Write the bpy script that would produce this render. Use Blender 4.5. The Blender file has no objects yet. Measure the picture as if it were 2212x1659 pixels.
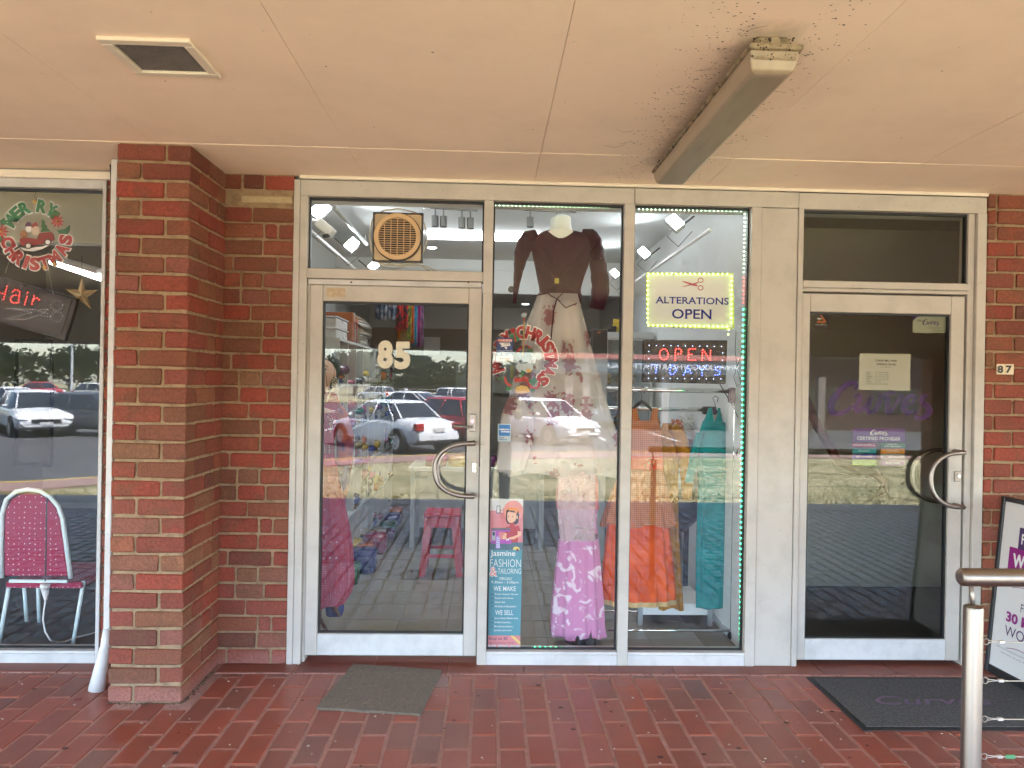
import bpy, math, random
from mathutils import Vector, Matrix
random.seed(7)
S = bpy.context.scene
COL = S.collection
R = math.radians

# ------------------------------------------------------------------ camera
CAM = Vector((0.0, -3.86, 1.54)); YAW = R(1.87); ROLL = R(0.98); FPX = 1530.0
FW = Vector((math.sin(YAW), math.cos(YAW), 0)); _r = Vector((math.cos(YAW), -math.sin(YAW), 0)); _u = Vector((0, 0, 1))
RT = _r*math.cos(ROLL) + _u*math.sin(ROLL); UP = _u*math.cos(ROLL) - _r*math.sin(ROLL)
cd = bpy.data.cameras.new('camera'); cam = bpy.data.objects.new('camera', cd); COL.objects.link(cam)
cd.sensor_width = 36; cd.lens = FPX/2212*36; cd.clip_end = 600; cd.clip_start = 0.05
M = Matrix.Identity(4)
for i in range(3):
    M[i][0] = RT[i]; M[i][1] = UP[i]; M[i][2] = -FW[i]; M[i][3] = CAM[i]
cam.matrix_world = M
S.camera = cam

# ------------------------------------------------------------------ light
W = bpy.data.worlds.new('World'); S.world = W; W.use_nodes = True
nt = W.node_tree; bg = nt.nodes['Background']
sky = nt.nodes.new('ShaderNodeTexSky'); sky.sky_type = 'NISHITA'; sky.sun_disc = False
sky.sun_elevation = R(63); sky.sun_rotation = R(62); sky.dust_density = 1.0; sky.air_density = 1.0
nt.links.new(sky.outputs[0], bg.inputs[0]); bg.inputs[1].default_value = 0.15
sd = bpy.data.lights.new('sun', 'SUN'); sd.energy = 5.0; sd.angle = R(2.5); sd.color = (1, .955, .90)
sun = bpy.data.objects.new('sun', sd); COL.objects.link(sun)
el, az = R(63), R(62)     # azimuth clockwise from +y
sv = Vector((math.sin(az)*math.cos(el), math.cos(az)*math.cos(el), math.sin(el)))
sun.rotation_euler = (-sv).to_track_quat('-Z', 'Y').to_euler(); sun.location = sv*50
S.view_settings.view_transform = 'Standard'; S.view_settings.look = 'None'
S.view_settings.exposure = 4.12; S.view_settings.gamma = 1
S.render.engine = 'CYCLES'
try:
    S.cycles.use_denoising = True; S.cycles.max_bounces = 10; S.cycles.diffuse_bounces = 6
    S.cycles.transparent_max_bounces = 16; S.cycles.glossy_bounces = 4; S.cycles.sample_clamp_indirect = 6
    S.cycles.caustics_reflective = False; S.cycles.caustics_refractive = False
except Exception: pass

# ------------------------------------------------------------------ places read off the photograph
def ray(u, v):
    return FW + RT*((u-1106)/FPX) + UP*((829.5-v)/FPX)
def P(u, v, Y=0.0):
    d = ray(u, v); return CAM + d*((Y-CAM.y)/d.y)
def G(u, v, z=0.0):
    d = ray(u, v); return CAM + d*((z-CAM.z)/d.z)
YG = 0.048
def mir(p): return Vector((p.x, 2*YG-p.y, p.z))      # where the thing stands that the glass mirrors
def PX(u, Y=0.0): return P(u, 829.5, Y).x
def PZ(u, v, Y=0.0): return P(u, v, Y).z

# ------------------------------------------------------------------ materials
MT = {}
EK = .33   # lamps scaled with the exposure
def lin(c):
    return tuple(((x/255)/12.92 if x/255 <= .04045 else ((x/255+.055)/1.055)**2.4) for x in c)
def mat(name, col=(.5, .5, .5), rough=.5, metal=0, noise=0.0, scale=8, dark=.5, bump=0.0, bscale=60, emit=None, es=1, spec=.5, col2=None, stretch=(1, 1, 1), objrand=0, thr=(.45, .7)):
    if name in MT: return MT[name]
    m = bpy.data.materials.new(name); m.use_nodes = True; MT[name] = m
    n = m.node_tree.nodes; l = m.node_tree.links; b = n['Principled BSDF']
    b.inputs['Base Color'].default_value = (*col, 1); b.inputs['Roughness'].default_value = rough
    b.inputs['Metallic'].default_value = metal; b.inputs['Specular IOR Level'].default_value = spec
    if noise or bump:
        tc = n.new('ShaderNodeTexCoord'); mp = n.new('ShaderNodeMapping'); mp.inputs['Scale'].default_value = stretch
        l.new(tc.outputs['Object'], mp.inputs[0])
    if noise:
        t = n.new('ShaderNodeTexNoise'); t.inputs['Scale'].default_value = scale; t.inputs['Detail'].default_value = 8; t.inputs['Roughness'].default_value = .65
        l.new(mp.outputs[0], t.inputs['Vector'])
        cr = n.new('ShaderNodeMapRange'); cr.inputs[1].default_value = thr[0]; cr.inputs[2].default_value = thr[1]; cr.inputs[3].default_value = 0; cr.inputs[4].default_value = noise
        l.new(t.outputs['Fac'], cr.inputs[0])
        mx = n.new('ShaderNodeMix'); mx.data_type = 'RGBA'
        mx.inputs['A'].default_value = (*col, 1); c2 = col2 or tuple(x*dark for x in col); mx.inputs['B'].default_value = (*c2, 1)
        l.new(cr.outputs[0], mx.inputs['Factor']); l.new(mx.outputs['Result'], b.inputs['Base Color'])
        rr = n.new('ShaderNodeMapRange'); rr.inputs[3].default_value = max(rough-.08, .02); rr.inputs[4].default_value = min(rough+.15, 1)
        l.new(t.outputs['Fac'], rr.inputs[0]); l.new(rr.outputs[0], b.inputs['Roughness'])
    if bump:
        t2 = n.new('ShaderNodeTexNoise'); t2.inputs['Scale'].default_value = bscale; t2.inputs['Detail'].default_value = 6
        l.new(mp.outputs[0], t2.inputs['Vector'])
        bp = n.new('ShaderNodeBump'); bp.inputs['Strength'].default_value = bump; bp.inputs['Distance'].default_value = .01
        l.new(t2.outputs['Fac'], bp.inputs['Height']); l.new(bp.outputs[0], b.inputs['Normal'])
    if emit:
        b.inputs['Emission Color'].default_value = (*emit, 1); b.inputs['Emission Strength'].default_value = es*EK
    return m

def glass_mat(name, f0=.05, tint=(1, 1, 1)):
    m = bpy.data.materials.new(name); m.use_nodes = True; n = m.node_tree.nodes; l = m.node_tree.links
    n.clear(); o = n.new('ShaderNodeOutputMaterial'); mx = n.new('ShaderNodeMixShader'); tr = n.new('ShaderNodeBsdfTransparent'); gl = n.new('ShaderNodeBsdfGlossy')
    gl.inputs['Roughness'].default_value = 0.0; tr.inputs[0].default_value = (*tint, 1)
    lw = n.new('ShaderNodeLayerWeight'); lw.inputs[0].default_value = .5
    pw = n.new('ShaderNodeMath'); pw.operation = 'POWER'; pw.inputs[1].default_value = 5; l.new(lw.outputs['Facing'], pw.inputs[0])
    mr = n.new('ShaderNodeMapRange'); mr.inputs[3].default_value = f0; mr.inputs[4].default_value = 1; l.new(pw.outputs[0], mr.inputs[0])
    l.new(mr.outputs[0], mx.inputs[0]); l.new(tr.outputs[0], mx.inputs[1]); l.new(gl.outputs[0], mx.inputs[2]); l.new(mx.outputs[0], o.inputs[0])
    return m
GLASS = glass_mat('window_glass', .036)
GLASS_D = glass_mat('dark_window_glass', .038, (.86, .87, .84))
PLASTIC = glass_mat('clear_plastic', .12, (.97, .98, .98))

def sheer_mat(name, col, col2, cover, floral, extra=None):
    m = bpy.data.materials.new(name); m.use_nodes = True; n = m.node_tree.nodes; l = m.node_tree.links; b = n['Principled BSDF']
    b.inputs['Roughness'].default_value = .8; b.inputs['Specular IOR Level'].default_value = .1
    o = n['Material Output']; tr = n.new('ShaderNodeBsdfTransparent'); mx = n.new('ShaderNodeMixShader')
    tc = n.new('ShaderNodeTexCoord'); v = n.new('ShaderNodeTexVoronoi'); v.inputs['Scale'].default_value = floral; v.inputs['Randomness'].default_value = .75
    nz = n.new('ShaderNodeTexNoise'); nz.inputs['Scale'].default_value = floral*5; nz.inputs['Detail'].default_value = 4
    mp = n.new('ShaderNodeMapping'); mp.inputs['Scale'].default_value = (1, .4, .62); l.new(tc.outputs['Object'], mp.inputs[0])
    l.new(mp.outputs[0], v.inputs['Vector']); l.new(tc.outputs['Object'], nz.inputs['Vector'])
    a = n.new('ShaderNodeMath'); a.operation = 'MULTIPLY_ADD'; a.inputs[1].default_value = .9; l.new(nz.outputs['Fac'], a.inputs[0]); l.new(v.outputs['Distance'], a.inputs[2])
    r = n.new('ShaderNodeMapRange'); r.inputs[1].default_value = .85; r.inputs[2].default_value = .81; l.new(a.outputs[0], r.inputs[0])
    cm = n.new('ShaderNodeMix'); cm.data_type = 'RGBA'; cm.inputs['A'].default_value = (*col, 1); cm.inputs['B'].default_value = (*col2, 1)
    l.new(r.outputs[0], cm.inputs['Factor']); l.new(cm.outputs['Result'], b.inputs['Base Color'])
    cv = n.new('ShaderNodeMapRange'); cv.inputs[3].default_value = cover; cv.inputs[4].default_value = .85; l.new(r.outputs[0], cv.inputs[0])
    l.new(cv.outputs[0], mx.inputs[0]); l.new(tr.outputs[0], mx.inputs[1]); l.new(b.outputs[0], mx.inputs[2]); l.new(mx.outputs[0], o.inputs[0])
    return m

def pattern_mat(name, col, col2, scale, kind='voronoi', th=(.2, .26), rough=.75, sheen=.3, stretch=(1, 1, 1)):
    m = bpy.data.materials.new(name); m.use_nodes = True; n = m.node_tree.nodes; l = m.node_tree.links; b = n['Principled BSDF']
    b.inputs['Roughness'].default_value = rough; b.inputs['Sheen Weight'].default_value = sheen*.3; b.inputs['Specular IOR Level'].default_value = .12
    tc = n.new('ShaderNodeTexCoord'); mp = n.new('ShaderNodeMapping'); mp.inputs['Scale'].default_value = stretch; l.new(tc.outputs['Object'], mp.inputs[0])
    if kind == 'voronoi':
        t = n.new('ShaderNodeTexVoronoi'); t.inputs['Scale'].default_value = scale; t.inputs['Randomness'].default_value = .25; out = t.outputs['Distance']
    elif kind == 'blotch':
        t = n.new('ShaderNodeTexNoise'); t.inputs['Scale'].default_value = scale; t.inputs['Detail'].default_value = 2; t.inputs['Distortion'].default_value = 1.2; out = t.outputs['Fac']
    else:
        t = n.new('ShaderNodeTexChecker'); t.inputs['Scale'].default_value = scale; out = t.outputs['Fac']; mp.inputs['Rotation'].default_value = (0, R(45), 0)
    l.new(mp.outputs[0], t.inputs['Vector'])
    r = n.new('ShaderNodeMapRange'); r.inputs[1].default_value = th[0]; r.inputs[2].default_value = th[1]; l.new(out, r.inputs[0])
    cm = n.new('ShaderNodeMix'); cm.data_type = 'RGBA'; cm.inputs['A'].default_value = (*col2, 1); cm.inputs['B'].default_value = (*col, 1)
    l.new(r.outputs[0], cm.inputs['Factor']); l.new(cm.outputs['Result'], b.inputs['Base Color'])
    w = n.new('ShaderNodeTexNoise'); w.inputs['Scale'].default_value = 300; bp = n.new('ShaderNodeBump'); bp.inputs['Strength'].default_value = .15; bp.inputs['Distance'].default_value = .002
    l.new(tc.outputs['Object'], w.inputs['Vector']); l.new(w.outputs['Fac'], bp.inputs['Height']); l.new(bp.outputs[0], b.inputs['Normal'])
    return m

def ramp_mat(name, stops, island=False, rough=.8, mott=.35, bump=.5, bscale=90, blotch=(.2, .12, .07), blotch_amt=.5, coat=0, spec=.3, splash=False):
    """each piece its own colour out of a list, mottled"""
    m = bpy.data.materials.new(name); m.use_nodes = True; n = m.node_tree.nodes; l = m.node_tree.links; b = n['Principled BSDF']
    if island:
        g = n.new('ShaderNodeNewGeometry'); rnd = g.outputs['Random Per Island']
    else:
        g = n.new('ShaderNodeObjectInfo'); rnd = g.outputs['Random']
    cr = n.new('ShaderNodeValToRGB'); e = cr.color_ramp; e.interpolation = 'LINEAR'
    e.elements[0].position = 0; e.elements[0].color = (*stops[0], 1); e.elements[1].position = 1; e.elements[1].color = (*stops[-1], 1)
    for i, c in enumerate(stops[1:-1]):
        x = e.elements.new((i+1)/(len(stops)-1)); x.color = (*c, 1)
    l.new(rnd, cr.inputs[0])
    tc = n.new('ShaderNodeTexCoord'); ps = n.new('ShaderNodeNewGeometry')
    ad = n.new('ShaderNodeVectorMath'); ad.operation = 'ADD'; l.new(ps.outputs['Position'], ad.inputs[0]); sc = n.new('ShaderNodeMath'); sc.operation = 'MULTIPLY'; sc.inputs[1].default_value = 37; l.new(rnd, sc.inputs[0])
    cx = n.new('ShaderNodeCombineXYZ'); l.new(sc.outputs[0], cx.inputs[1]); l.new(cx.outputs[0], ad.inputs[1])
    t = n.new('ShaderNodeTexNoise'); t.inputs['Scale'].default_value = 9; t.inputs['Detail'].default_value = 6; l.new(ad.outputs[0], t.inputs['Vector'])
    t3 = n.new('ShaderNodeTexNoise'); t3.inputs['Scale'].default_value = bscale; t3.inputs['Detail'].default_value = 8; t3.inputs['Roughness'].default_value = .7; l.new(ad.outputs[0], t3.inputs['Vector'])
    mr = n.new('ShaderNodeMapRange'); mr.inputs[1].default_value = .52; mr.inputs[2].default_value = .68; mr.inputs[4].default_value = blotch_amt; l.new(t.outputs['Fac'], mr.inputs[0])
    mx = n.new('ShaderNodeMix'); mx.data_type = 'RGBA'; mx.inputs['B'].default_value = (*blotch, 1); l.new(cr.outputs[0], mx.inputs['A']); l.new(mr.outputs[0], mx.inputs['Factor'])
    lf = n.new('ShaderNodeTexNoise'); lf.inputs['Scale'].default_value = 1.7; lf.inputs['Detail'].default_value = 5; lf.inputs['Roughness'].default_value = .6; l.new(ps.outputs['Position'], lf.inputs['Vector'])
    lfr = n.new('ShaderNodeMapRange'); lfr.inputs[1].default_value = .35; lfr.inputs[2].default_value = .65; lfr.inputs[3].default_value = .80 if splash else .88; lfr.inputs[4].default_value = 1.12 if splash else 1.08; l.new(lf.outputs['Fac'], lfr.inputs[0])
    h0 = n.new('ShaderNodeHueSaturation'); l.new(lfr.outputs[0], h0.inputs['Value']); l.new(mx.outputs['Result'], h0.inputs['Color'])
    if splash:
        sp = n.new('ShaderNodeSeparateXYZ'); l.new(ps.outputs['Position'], sp.inputs[0]); sz = n.new('ShaderNodeMath'); sz.operation = 'MULTIPLY_ADD'; sz.inputs[1].default_value = .16; l.new(lf.outputs['Fac'], sz.inputs[0]); l.new(sp.outputs[2], sz.inputs[2])
        sr_ = n.new('ShaderNodeMapRange'); sr_.inputs[1].default_value = .19; sr_.inputs[2].default_value = .12; sr_.inputs[4].default_value = .75; l.new(sz.outputs[0], sr_.inputs[0])
        sm_ = n.new('ShaderNodeMix'); sm_.data_type = 'RGBA'; sm_.inputs['B'].default_value = (.27, .115, .095, 1); l.new(h0.outputs[0], sm_.inputs['A']); l.new(sr_.outputs[0], sm_.inputs['Factor']); h0o = sm_.outputs['Result']
    else: h0o = h0.outputs[0]
    hs = n.new('ShaderNodeHueSaturation'); m3 = n.new('ShaderNodeMapRange'); m3.inputs[1].default_value = .3; m3.inputs[2].default_value = .7; m3.inputs[3].default_value = 1-mott; m3.inputs[4].default_value = 1+mott
    l.new(t3.outputs['Fac'], m3.inputs[0]); l.new(m3.outputs[0], hs.inputs['Value']); l.new(h0o, hs.inputs['Color']); l.new(hs.outputs[0], b.inputs['Base Color'])
    b.inputs['Roughness'].default_value = rough; b.inputs['Specular IOR Level'].default_value = spec
    if rough < .6:
        m4 = n.new('ShaderNodeMapRange'); m4.inputs[3].default_value = rough-.12; m4.inputs[4].default_value = rough+.25; l.new(t.outputs['Fac'], m4.inputs[0]); l.new(m4.outputs[0], b.inputs['Roughness'])
    bp = n.new('ShaderNodeBump'); bp.inputs['Strength'].default_value = bump; bp.inputs['Distance'].default_value = .004; l.new(t3.outputs['Fac'], bp.inputs['Height']); l.new(bp.outputs[0], b.inputs['Normal'])
    return m

BRICK = ramp_mat('fired_brick', [(0.121, 0.047, 0.035), (0.237, 0.053, 0.034), (0.27, 0.057, 0.036), (0.186, 0.058, 0.039), (0.23, 0.057, 0.04), (0.166, 0.07, 0.042), (0.237, 0.073, 0.042), (0.23, 0.048, 0.034), (0.219, 0.082, 0.06), (0.191, 0.092, 0.05), (0.251, 0.065, 0.039), (0.219, 0.116, 0.065)], blotch=(.14, .068, .04), blotch_amt=.55, splash=True)
PCOL = [(0.267, 0.074, 0.048), (0.305, 0.084, 0.054), (0.227, 0.077, 0.056), (0.286, 0.067, 0.039), (0.312, 0.093, 0.065), (0.195, 0.084, 0.065), (0.273, 0.077, 0.051)]
PAVER = ramp_mat('glazed_paver', PCOL, rough=.29, mott=.15, bump=.12, bscale=140, blotch=(.24, .11, .085), blotch_amt=.45, spec=.5)
PAVER_F = ramp_mat('glazed_paver_far', PCOL, island=True, rough=.29, mott=.15, bump=.12, bscale=140, blotch=(.22, .08, .06), blotch_amt=.35, spec=.5)
JOINT = mat('pinkish_joint', (.44, .25, .21), .95, noise=.8, scale=25, col2=(.27, .17, .14), bump=.6, bscale=200)
MORTAR = mat('sand_mortar', (.35, .25, .15), .95, noise=.95, scale=18, col2=(.19, .125, .075), bump=.9, bscale=160)
ALU = mat('cream_painted_aluminium', (.485, .455, .415), .42, noise=.5, scale=6, dark=.68, bump=.03, bscale=300)
ALUW = mat('white_painted_aluminium', (.57, .565, .56), .4, noise=.55, scale=7, dark=.6, bump=.03)
TRIM = mat('cream_gloss_paint', (.76, .70, .60), .4, noise=.3, scale=7, dark=.8)
GASKET = mat('black_gasket', (.012, .013, .014), .5)
STEEL = mat('brushed_stainless', (.28, .245, .22), .36, metal=1, noise=.4, scale=20, dark=.75, stretch=(1, 1, .08))
CHROME = mat('chrome', (.8, .8, .8), .1, metal=1)
BLACK = mat('black_plastic', (.02, .02, .022), .45)
WHITEP = mat('white_plastic', (.75, .75, .73), .4)
PAPER = mat('white_paper', (.72, .70, .63), .7)
BEIGEP = mat('aged_beige_plastic', (.62, .47, .28), .45, noise=.5, scale=14, dark=.75)
WALLI = mat('white_shop_wall', (.64, .67, .67), .75, noise=.25, scale=2, dark=.9)
CEILI = mat('white_shop_ceiling', (.58, .61, .61), .8)

# ------------------------------------------------------------------ mesh helpers
class MB:
    def __init__(s): s.v = []; s.f = []; s.mi = []
    def add(s, vs, fs, m=0):
        o = len(s.v); s.v += [Vector(v) for v in vs]
        for f in fs: s.f.append(tuple(o+i for i in f)); s.mi.append(m)
        return s
    def box(s, x0, y0, z0, x1, y1, z1, m=0):
        x0, x1 = min(x0, x1), max(x0, x1); y0, y1 = min(y0, y1), max(y0, y1); z0, z1 = min(z0, z1), max(z0, z1)
        return s.add([(x, y, z) for z in (z0, z1) for y in (y0, y1) for x in (x0, x1)],
                     [(0, 2, 3, 1), (4, 5, 7, 6), (0, 1, 5, 4), (2, 6, 7, 3), (0, 4, 6, 2), (1, 3, 7, 5)], m)
    def obox(s, c, sz, rot, m=0):
        b = MB().box(-sz[0]/2, -sz[1]/2, -sz[2]/2, sz[0]/2, sz[1]/2, sz[2]/2)
        return s.add([Vector(c)+rot@v for v in b.v], b.f, m)
    def loft(s, rings, m=0, caps=True, closed=True):
        n = len(rings[0]); vs = [v for r in rings for v in r]; fs = []
        for i in range(len(rings)-1):
            for j in range(n if closed else n-1):
                k = (j+1) % n; fs.append((i*n+j, i*n+k, (i+1)*n+k, (i+1)*n+j))
        if caps and closed:
            fs.append(tuple(range(n))[::-1]); fs.append(tuple((len(rings)-1)*n+j for j in range(n)))
        return s.add(vs, fs, m)
    def tube(s, pts, r, n=8, m=0, caps=True):
        pts = [Vector(p) for p in pts]; rings = []; prev = None
        for i, p in enumerate(pts):
            t = (pts[min(i+1, len(pts)-1)]-pts[max(i-1, 0)]); t = t.normalized() if t.length > 1e-9 else Vector((0, 0, 1))
            a = prev if prev is not None else (Vector((0, 0, 1)) if abs(t.z) < .9 else Vector((1, 0, 0)))
            a = (a - t*a.dot(t)); a = a.normalized() if a.length > 1e-6 else t.orthogonal().normalized(); prev = a; b = t.cross(a)
            rr = r[i] if isinstance(r, (list, tuple)) else r
            rings.append([p+(a*math.cos(2*math.pi*j/n)+b*math.sin(2*math.pi*j/n))*rr for j in range(n)])
        return s.loft(rings, m, caps)
    def cyl(s, a, b, r, n=16, m=0): return s.tube([a, b], r, n, m)
    def prism(s, poly, y0, y1, m=0):
        """poly: list of (x,z); extruded along y"""
        n = len(poly)
        return s.add([(x, y0, z) for x, z in poly]+[(x, y1, z) for x, z in poly], [tuple(range(n)), tuple(range(2*n-1, n-1, -1))]+[(i, n+i, n+(i+1) % n, (i+1) % n) for i in range(n)], m)
    def sphere(s, c, r, nu=12, nv=8, m=0, sq=(1, 1, 1)):
        c = Vector(c); rings = []
        for i in range(nv+1):
            th = math.pi*i/nv; rr = max(math.sin(th), .02)
            rings.append([c+Vector((rr*math.cos(2*math.pi*j/nu)*r*sq[0], rr*math.sin(2*math.pi*j/nu)*r*sq[1], -math.cos(th)*r*sq[2])) for j in range(nu)])
        return s.loft(rings, m)
    def flat(s, pts, m=0):
        return s.add(pts, [tuple(range(len(pts)))], m)
    def build(s, name, mats, parent=None, smooth=False, bevel=0, kind=None, bseg=1, sub=0, auto=None):
        me = bpy.data.meshes.new(name); org = ORG.get(parent, Vector()) if parent else Vector()
        me.from_pydata([v-org for v in s.v], [], s.f)
        mats = mats if isinstance(mats, (list, tuple)) else [mats]
        for m in mats: me.materials.append(m)
        if len(mats) > 1: me.polygons.foreach_set('material_index', s.mi)
        if smooth: me.polygons.foreach_set('use_smooth', [True]*len(me.polygons))
        me.update()
        o = bpy.data.objects.new(name, me); COL.objects.link(o)
        if parent: o.parent = parent
        ORG[o] = org
        if bevel:
            b = o.modifiers.new('bevel', 'BEVEL'); b.width = bevel; b.segments = bseg; b.limit_method = 'ANGLE'
        if sub:
            b = o.modifiers.new('sub', 'SUBSURF'); b.levels = sub; b.render_levels = sub
        if auto:
            try:
                me.shade_smooth() if hasattr(me, 'shade_smooth') else None
                me.set_sharp_from_angle(angle=R(auto))
            except Exception: pass
        if kind: o['kind'] = kind
        return o
ORG = {}
def thing(name, label, cat, loc=(0, 0, 0), group=None, kind=None):
    o = bpy.data.objects.new(name, None); COL.objects.link(o); o.location = loc; ORG[o] = Vector(loc); o.empty_display_size = .05
    if kind: o['kind'] = kind
    else: o['label'] = label; o['category'] = cat
    if group: o['group'] = group
    return o
def tag(o, label, cat, group=None):
    o['label'] = label; o['category'] = cat
    if group: o['group'] = group
    return o
def lab(o, s): o['label'] = s; return o
def copy_tree(o, parent=None):
    c = o.copy(); COL.objects.link(c)
    if parent: c.parent = parent
    for ch in list(o.children): copy_tree(ch, c)
    return c

_gc = {}
def glyph(s, bold=0, shear=0):
    k = (s, bold, shear)
    if k not in _gc:
        cu = bpy.data.curves.new('t', 'FONT'); cu.body = s; cu.size = 1; cu.offset = bold; cu.shear = shear; cu.resolution_u = 3; cu.fill_mode = 'FRONT'
        ob = bpy.data.objects.new('t', cu); COL.objects.link(ob); dg = bpy.context.evaluated_depsgraph_get(); dg.update()
        me = ob.evaluated_get(dg).to_mesh(); vs = [(v.co.x, v.co.y) for v in me.vertices]; fs = [tuple(p.vertices) for p in me.polygons]
        ob.evaluated_get(dg).to_mesh_clear(); bpy.data.objects.remove(ob); bpy.data.curves.remove(cu)
        _gc[k] = (vs, fs)
    return _gc[k]
def text_into(mb, s, a0, b0, a1, b1, fn, bold=0, shear=0, m=0, rot=0, ref=None, pivot=None):
    vs, fs = glyph(s, bold, shear)
    rv = glyph(ref, bold, shear)[0] if ref else vs
    xs = [v[0] for v in vs]; ys = [v[1] for v in rv]; x0, x1, y0, y1 = min(xs), max(xs), min(ys), max(ys)
    out = []; ca, cb = pivot or ((a0+a1)/2, (b0+b1)/2)
    for x, y in vs:
        a = a0+(x-x0)/(x1-x0)*(a1-a0); b = b0+(y-y0)/(y1-y0)*(b1-b0)
        if rot:
            da, db = a-ca, b-cb; a = ca+da*math.cos(rot)-db*math.sin(rot); b = cb+da*math.sin(rot)+db*math.cos(rot)
        out.append(fn(a, b))
    mb.add(out, fs, m)
def txt(s, u0, v0, u1, v1, Y, m, parent, bold=0, shear=0, name='lettering'):
    """text whose box spans photo corners (u0,v0)-(u1,v1) on the plane y=Y, facing the pavement"""
    p = P(u0, (v0+v1)/2, Y); q = P(u1, (v0+v1)/2, Y); t = P((u0+u1)/2, v0, Y).z; b = P((u0+u1)/2, v1, Y).z
    mb = MB(); text_into(mb, s, p.x, b, q.x, t, lambda a, c: (a, Y, c), bold, shear)
    return mb.build(name, m, parent)
def shape(pts, Y, m, parent, name='print', th=.0):
    mb = MB()
    w = [P(u, v, Y) for u, v in pts]
    if th: mb.prism([(p.x, p.z) for p in w], Y, Y+th)
    else: mb.flat([(p.x, Y, p.z) for p in w])
    return mb.build(name, m, parent)
def ell(cu, cv, ru, rv, n=20, a0=0, a1=360):
    return [(cu+ru*math.cos(R(a0+(a1-a0)*i/(n-(0 if a1-a0 == 360 else 1)))), cv+rv*math.sin(R(a0+(a1-a0)*i/(n-(0 if a1-a0 == 360 else 1))))) for i in range(n)]
def rect(u0, v0, u1, v1): return [(u0, v0), (u1, v0), (u1, v1), (u0, v1)]

def translucent(m, amt):
    n = m.node_tree.nodes; l = m.node_tree.links; b = n['Principled BSDF']; o = n['Material Output']; t = n.new('ShaderNodeBsdfTranslucent'); mx = n.new('ShaderNodeMixShader'); mx.inputs[0].default_value = amt
    t.inputs[0].default_value = b.inputs['Base Color'].default_value; l.new(b.outputs[0], mx.inputs[1]); l.new(t.outputs[0], mx.inputs[2]); l.new(mx.outputs[0], o.inputs[0]); return m
# ================================================================== SETTING
ZS = 2.65                      # soffit height
XL0 = PX(628); XPW = PX(224)   # brick return between the two shops, right and left edge
FRONT = -5.25                  # front of the verandah

pav = thing('pavement', '', '', kind='structure')
MB().box(-9, -4.95, -.12, 9, -1.3, -.009).build('darkened_joint_bed', mat('darkened_joint', (.06, .048, .042), .95, noise=.6, scale=9, dark=.6), pav)  # darker joint colour paints in the contrast that sky sheen on pavers gives
MB().box(-9, -1.3, -.12, 9, .0, -.0022).build('paver_joint_bed', JOINT, pav)
_pm = {}
def paver_mesh(w, l):
    k = (round(w, 3), round(l, 3), random.randrange(3))
    if k not in _pm:
        b = .0035; q = MB(); j = lambda: random.uniform(-.0016, .0016)
        lo = [(-w/2+j(), -l/2+j()), (w/2+j(), -l/2+j()), (w/2+j(), l/2+j()), (-w/2+j(), l/2+j())]
        q.loft([[(x, y, -.03) for x, y in lo], [(x, y, -.002) for x, y in lo], [(x*(1-2*b/w), y*(1-2*b/l), .0012) for x, y in lo]], caps=False)
        q.add([(x*(1-2*b/w), y*(1-2*b/l), .0012) for x, y in lo], [(0, 1, 2, 3)])
        me = bpy.data.meshes.new('paver'); me.from_pydata(q.v, [], q.f); me.materials.append(PAVER); _pm[k] = me
    return _pm[k]
PW, PL, JT = .12, .24, .0135
x_line = G(1072, 1455).x
field = MB(); npv = 0
k0 = int((-8.8-x_line)/PW)
for k in range(k0, int((8.8-x_line)/PW)):
    xa = x_line+k*PW; off = -.28 if k % 2 else -.16
    for r in range(-1, 20):
        y1 = off-(r)*PL+PL*0; y0 = y1-PL
        y1c, y0c = min(y1, -.112), max(y0, -4.94)
        if y1c-y0c < .03: continue
        cx, cy, l, w = xa+PW/2, (y0c+y1c)/2, y1c-y0c-JT, PW-JT
        if FRONT: pass
        inpil = (P(244, 829, -.46).x < cx < P(403, 829, -.46).x) and cy > -.46
        if inpil: continue
        vis = cy > -1.14 and abs(cx-.08) < (cy+3.86)*.78
        if vis and npv < 296:
            o = bpy.data.objects.new('paver', paver_mesh(w, l)); COL.objects.link(o); o.parent = pav
            o.location = (cx, cy, random.uniform(-.0012, .0012)); o.rotation_euler = (random.uniform(-.004, .004), random.uniform(-.006, .006), random.uniform(-.006, .006)); npv += 1
        else:
            z = random.uniform(-.001, .001); b = .003
            w, l = (w-.006, l-.006) if cy < -1.3 else (w, l); field.loft([[(cx+sx*(w/2-e), cy+sy*(l/2-e), h+z) for sx, sy in ((-1, -1), (1, -1), (1, 1), (-1, 1))] for e, h in ((0, -.01), (0, -.002), (b, .001))], caps=False)
            field.add([(cx+sx*(w/2-b), cy+sy*(l/2-b), .001+z) for sx, sy in ((-1, -1), (1, -1), (1, 1), (-1, 1))], [(0, 1, 2, 3)])
field.build('paver_field', PAVER_F, pav, kind='stuff')

# terracotta tile strip below the shopfronts
TERRA = ramp_mat('painted_terracotta', [(.20, .06, .04), (.23, .072, .048), (.19, .06, .045), (.215, .065, .04)], rough=.42, mott=.12, bump=.08, blotch=(.26, .11, .08), blotch_amt=.3, spec=.45)
th = thing('threshold', '', '', kind='structure')
MB().box(-6, -.108, -.03, 6, .2, .002).build('tile_bed', JOINT, th)
for k in range(-9, 10):
    x = G(968, 1448).x+k*.405
    if P(244, 829, -.46).x-.41 < x < XL0-.35: continue
    MB().box(x+.0025, -.105, -.02, x+.4025, .12, .0065+random.uniform(-.0008, .0008)).build('tile', TERRA, th, bevel=.002)

# soffit
soff = thing('soffit', '', '', kind='structure')
sm = mat('cream_soffit_paint', (.95, .795, .67), .6, noise=.6, scale=1.9, dark=.86, bump=.35, bscale=4)
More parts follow.
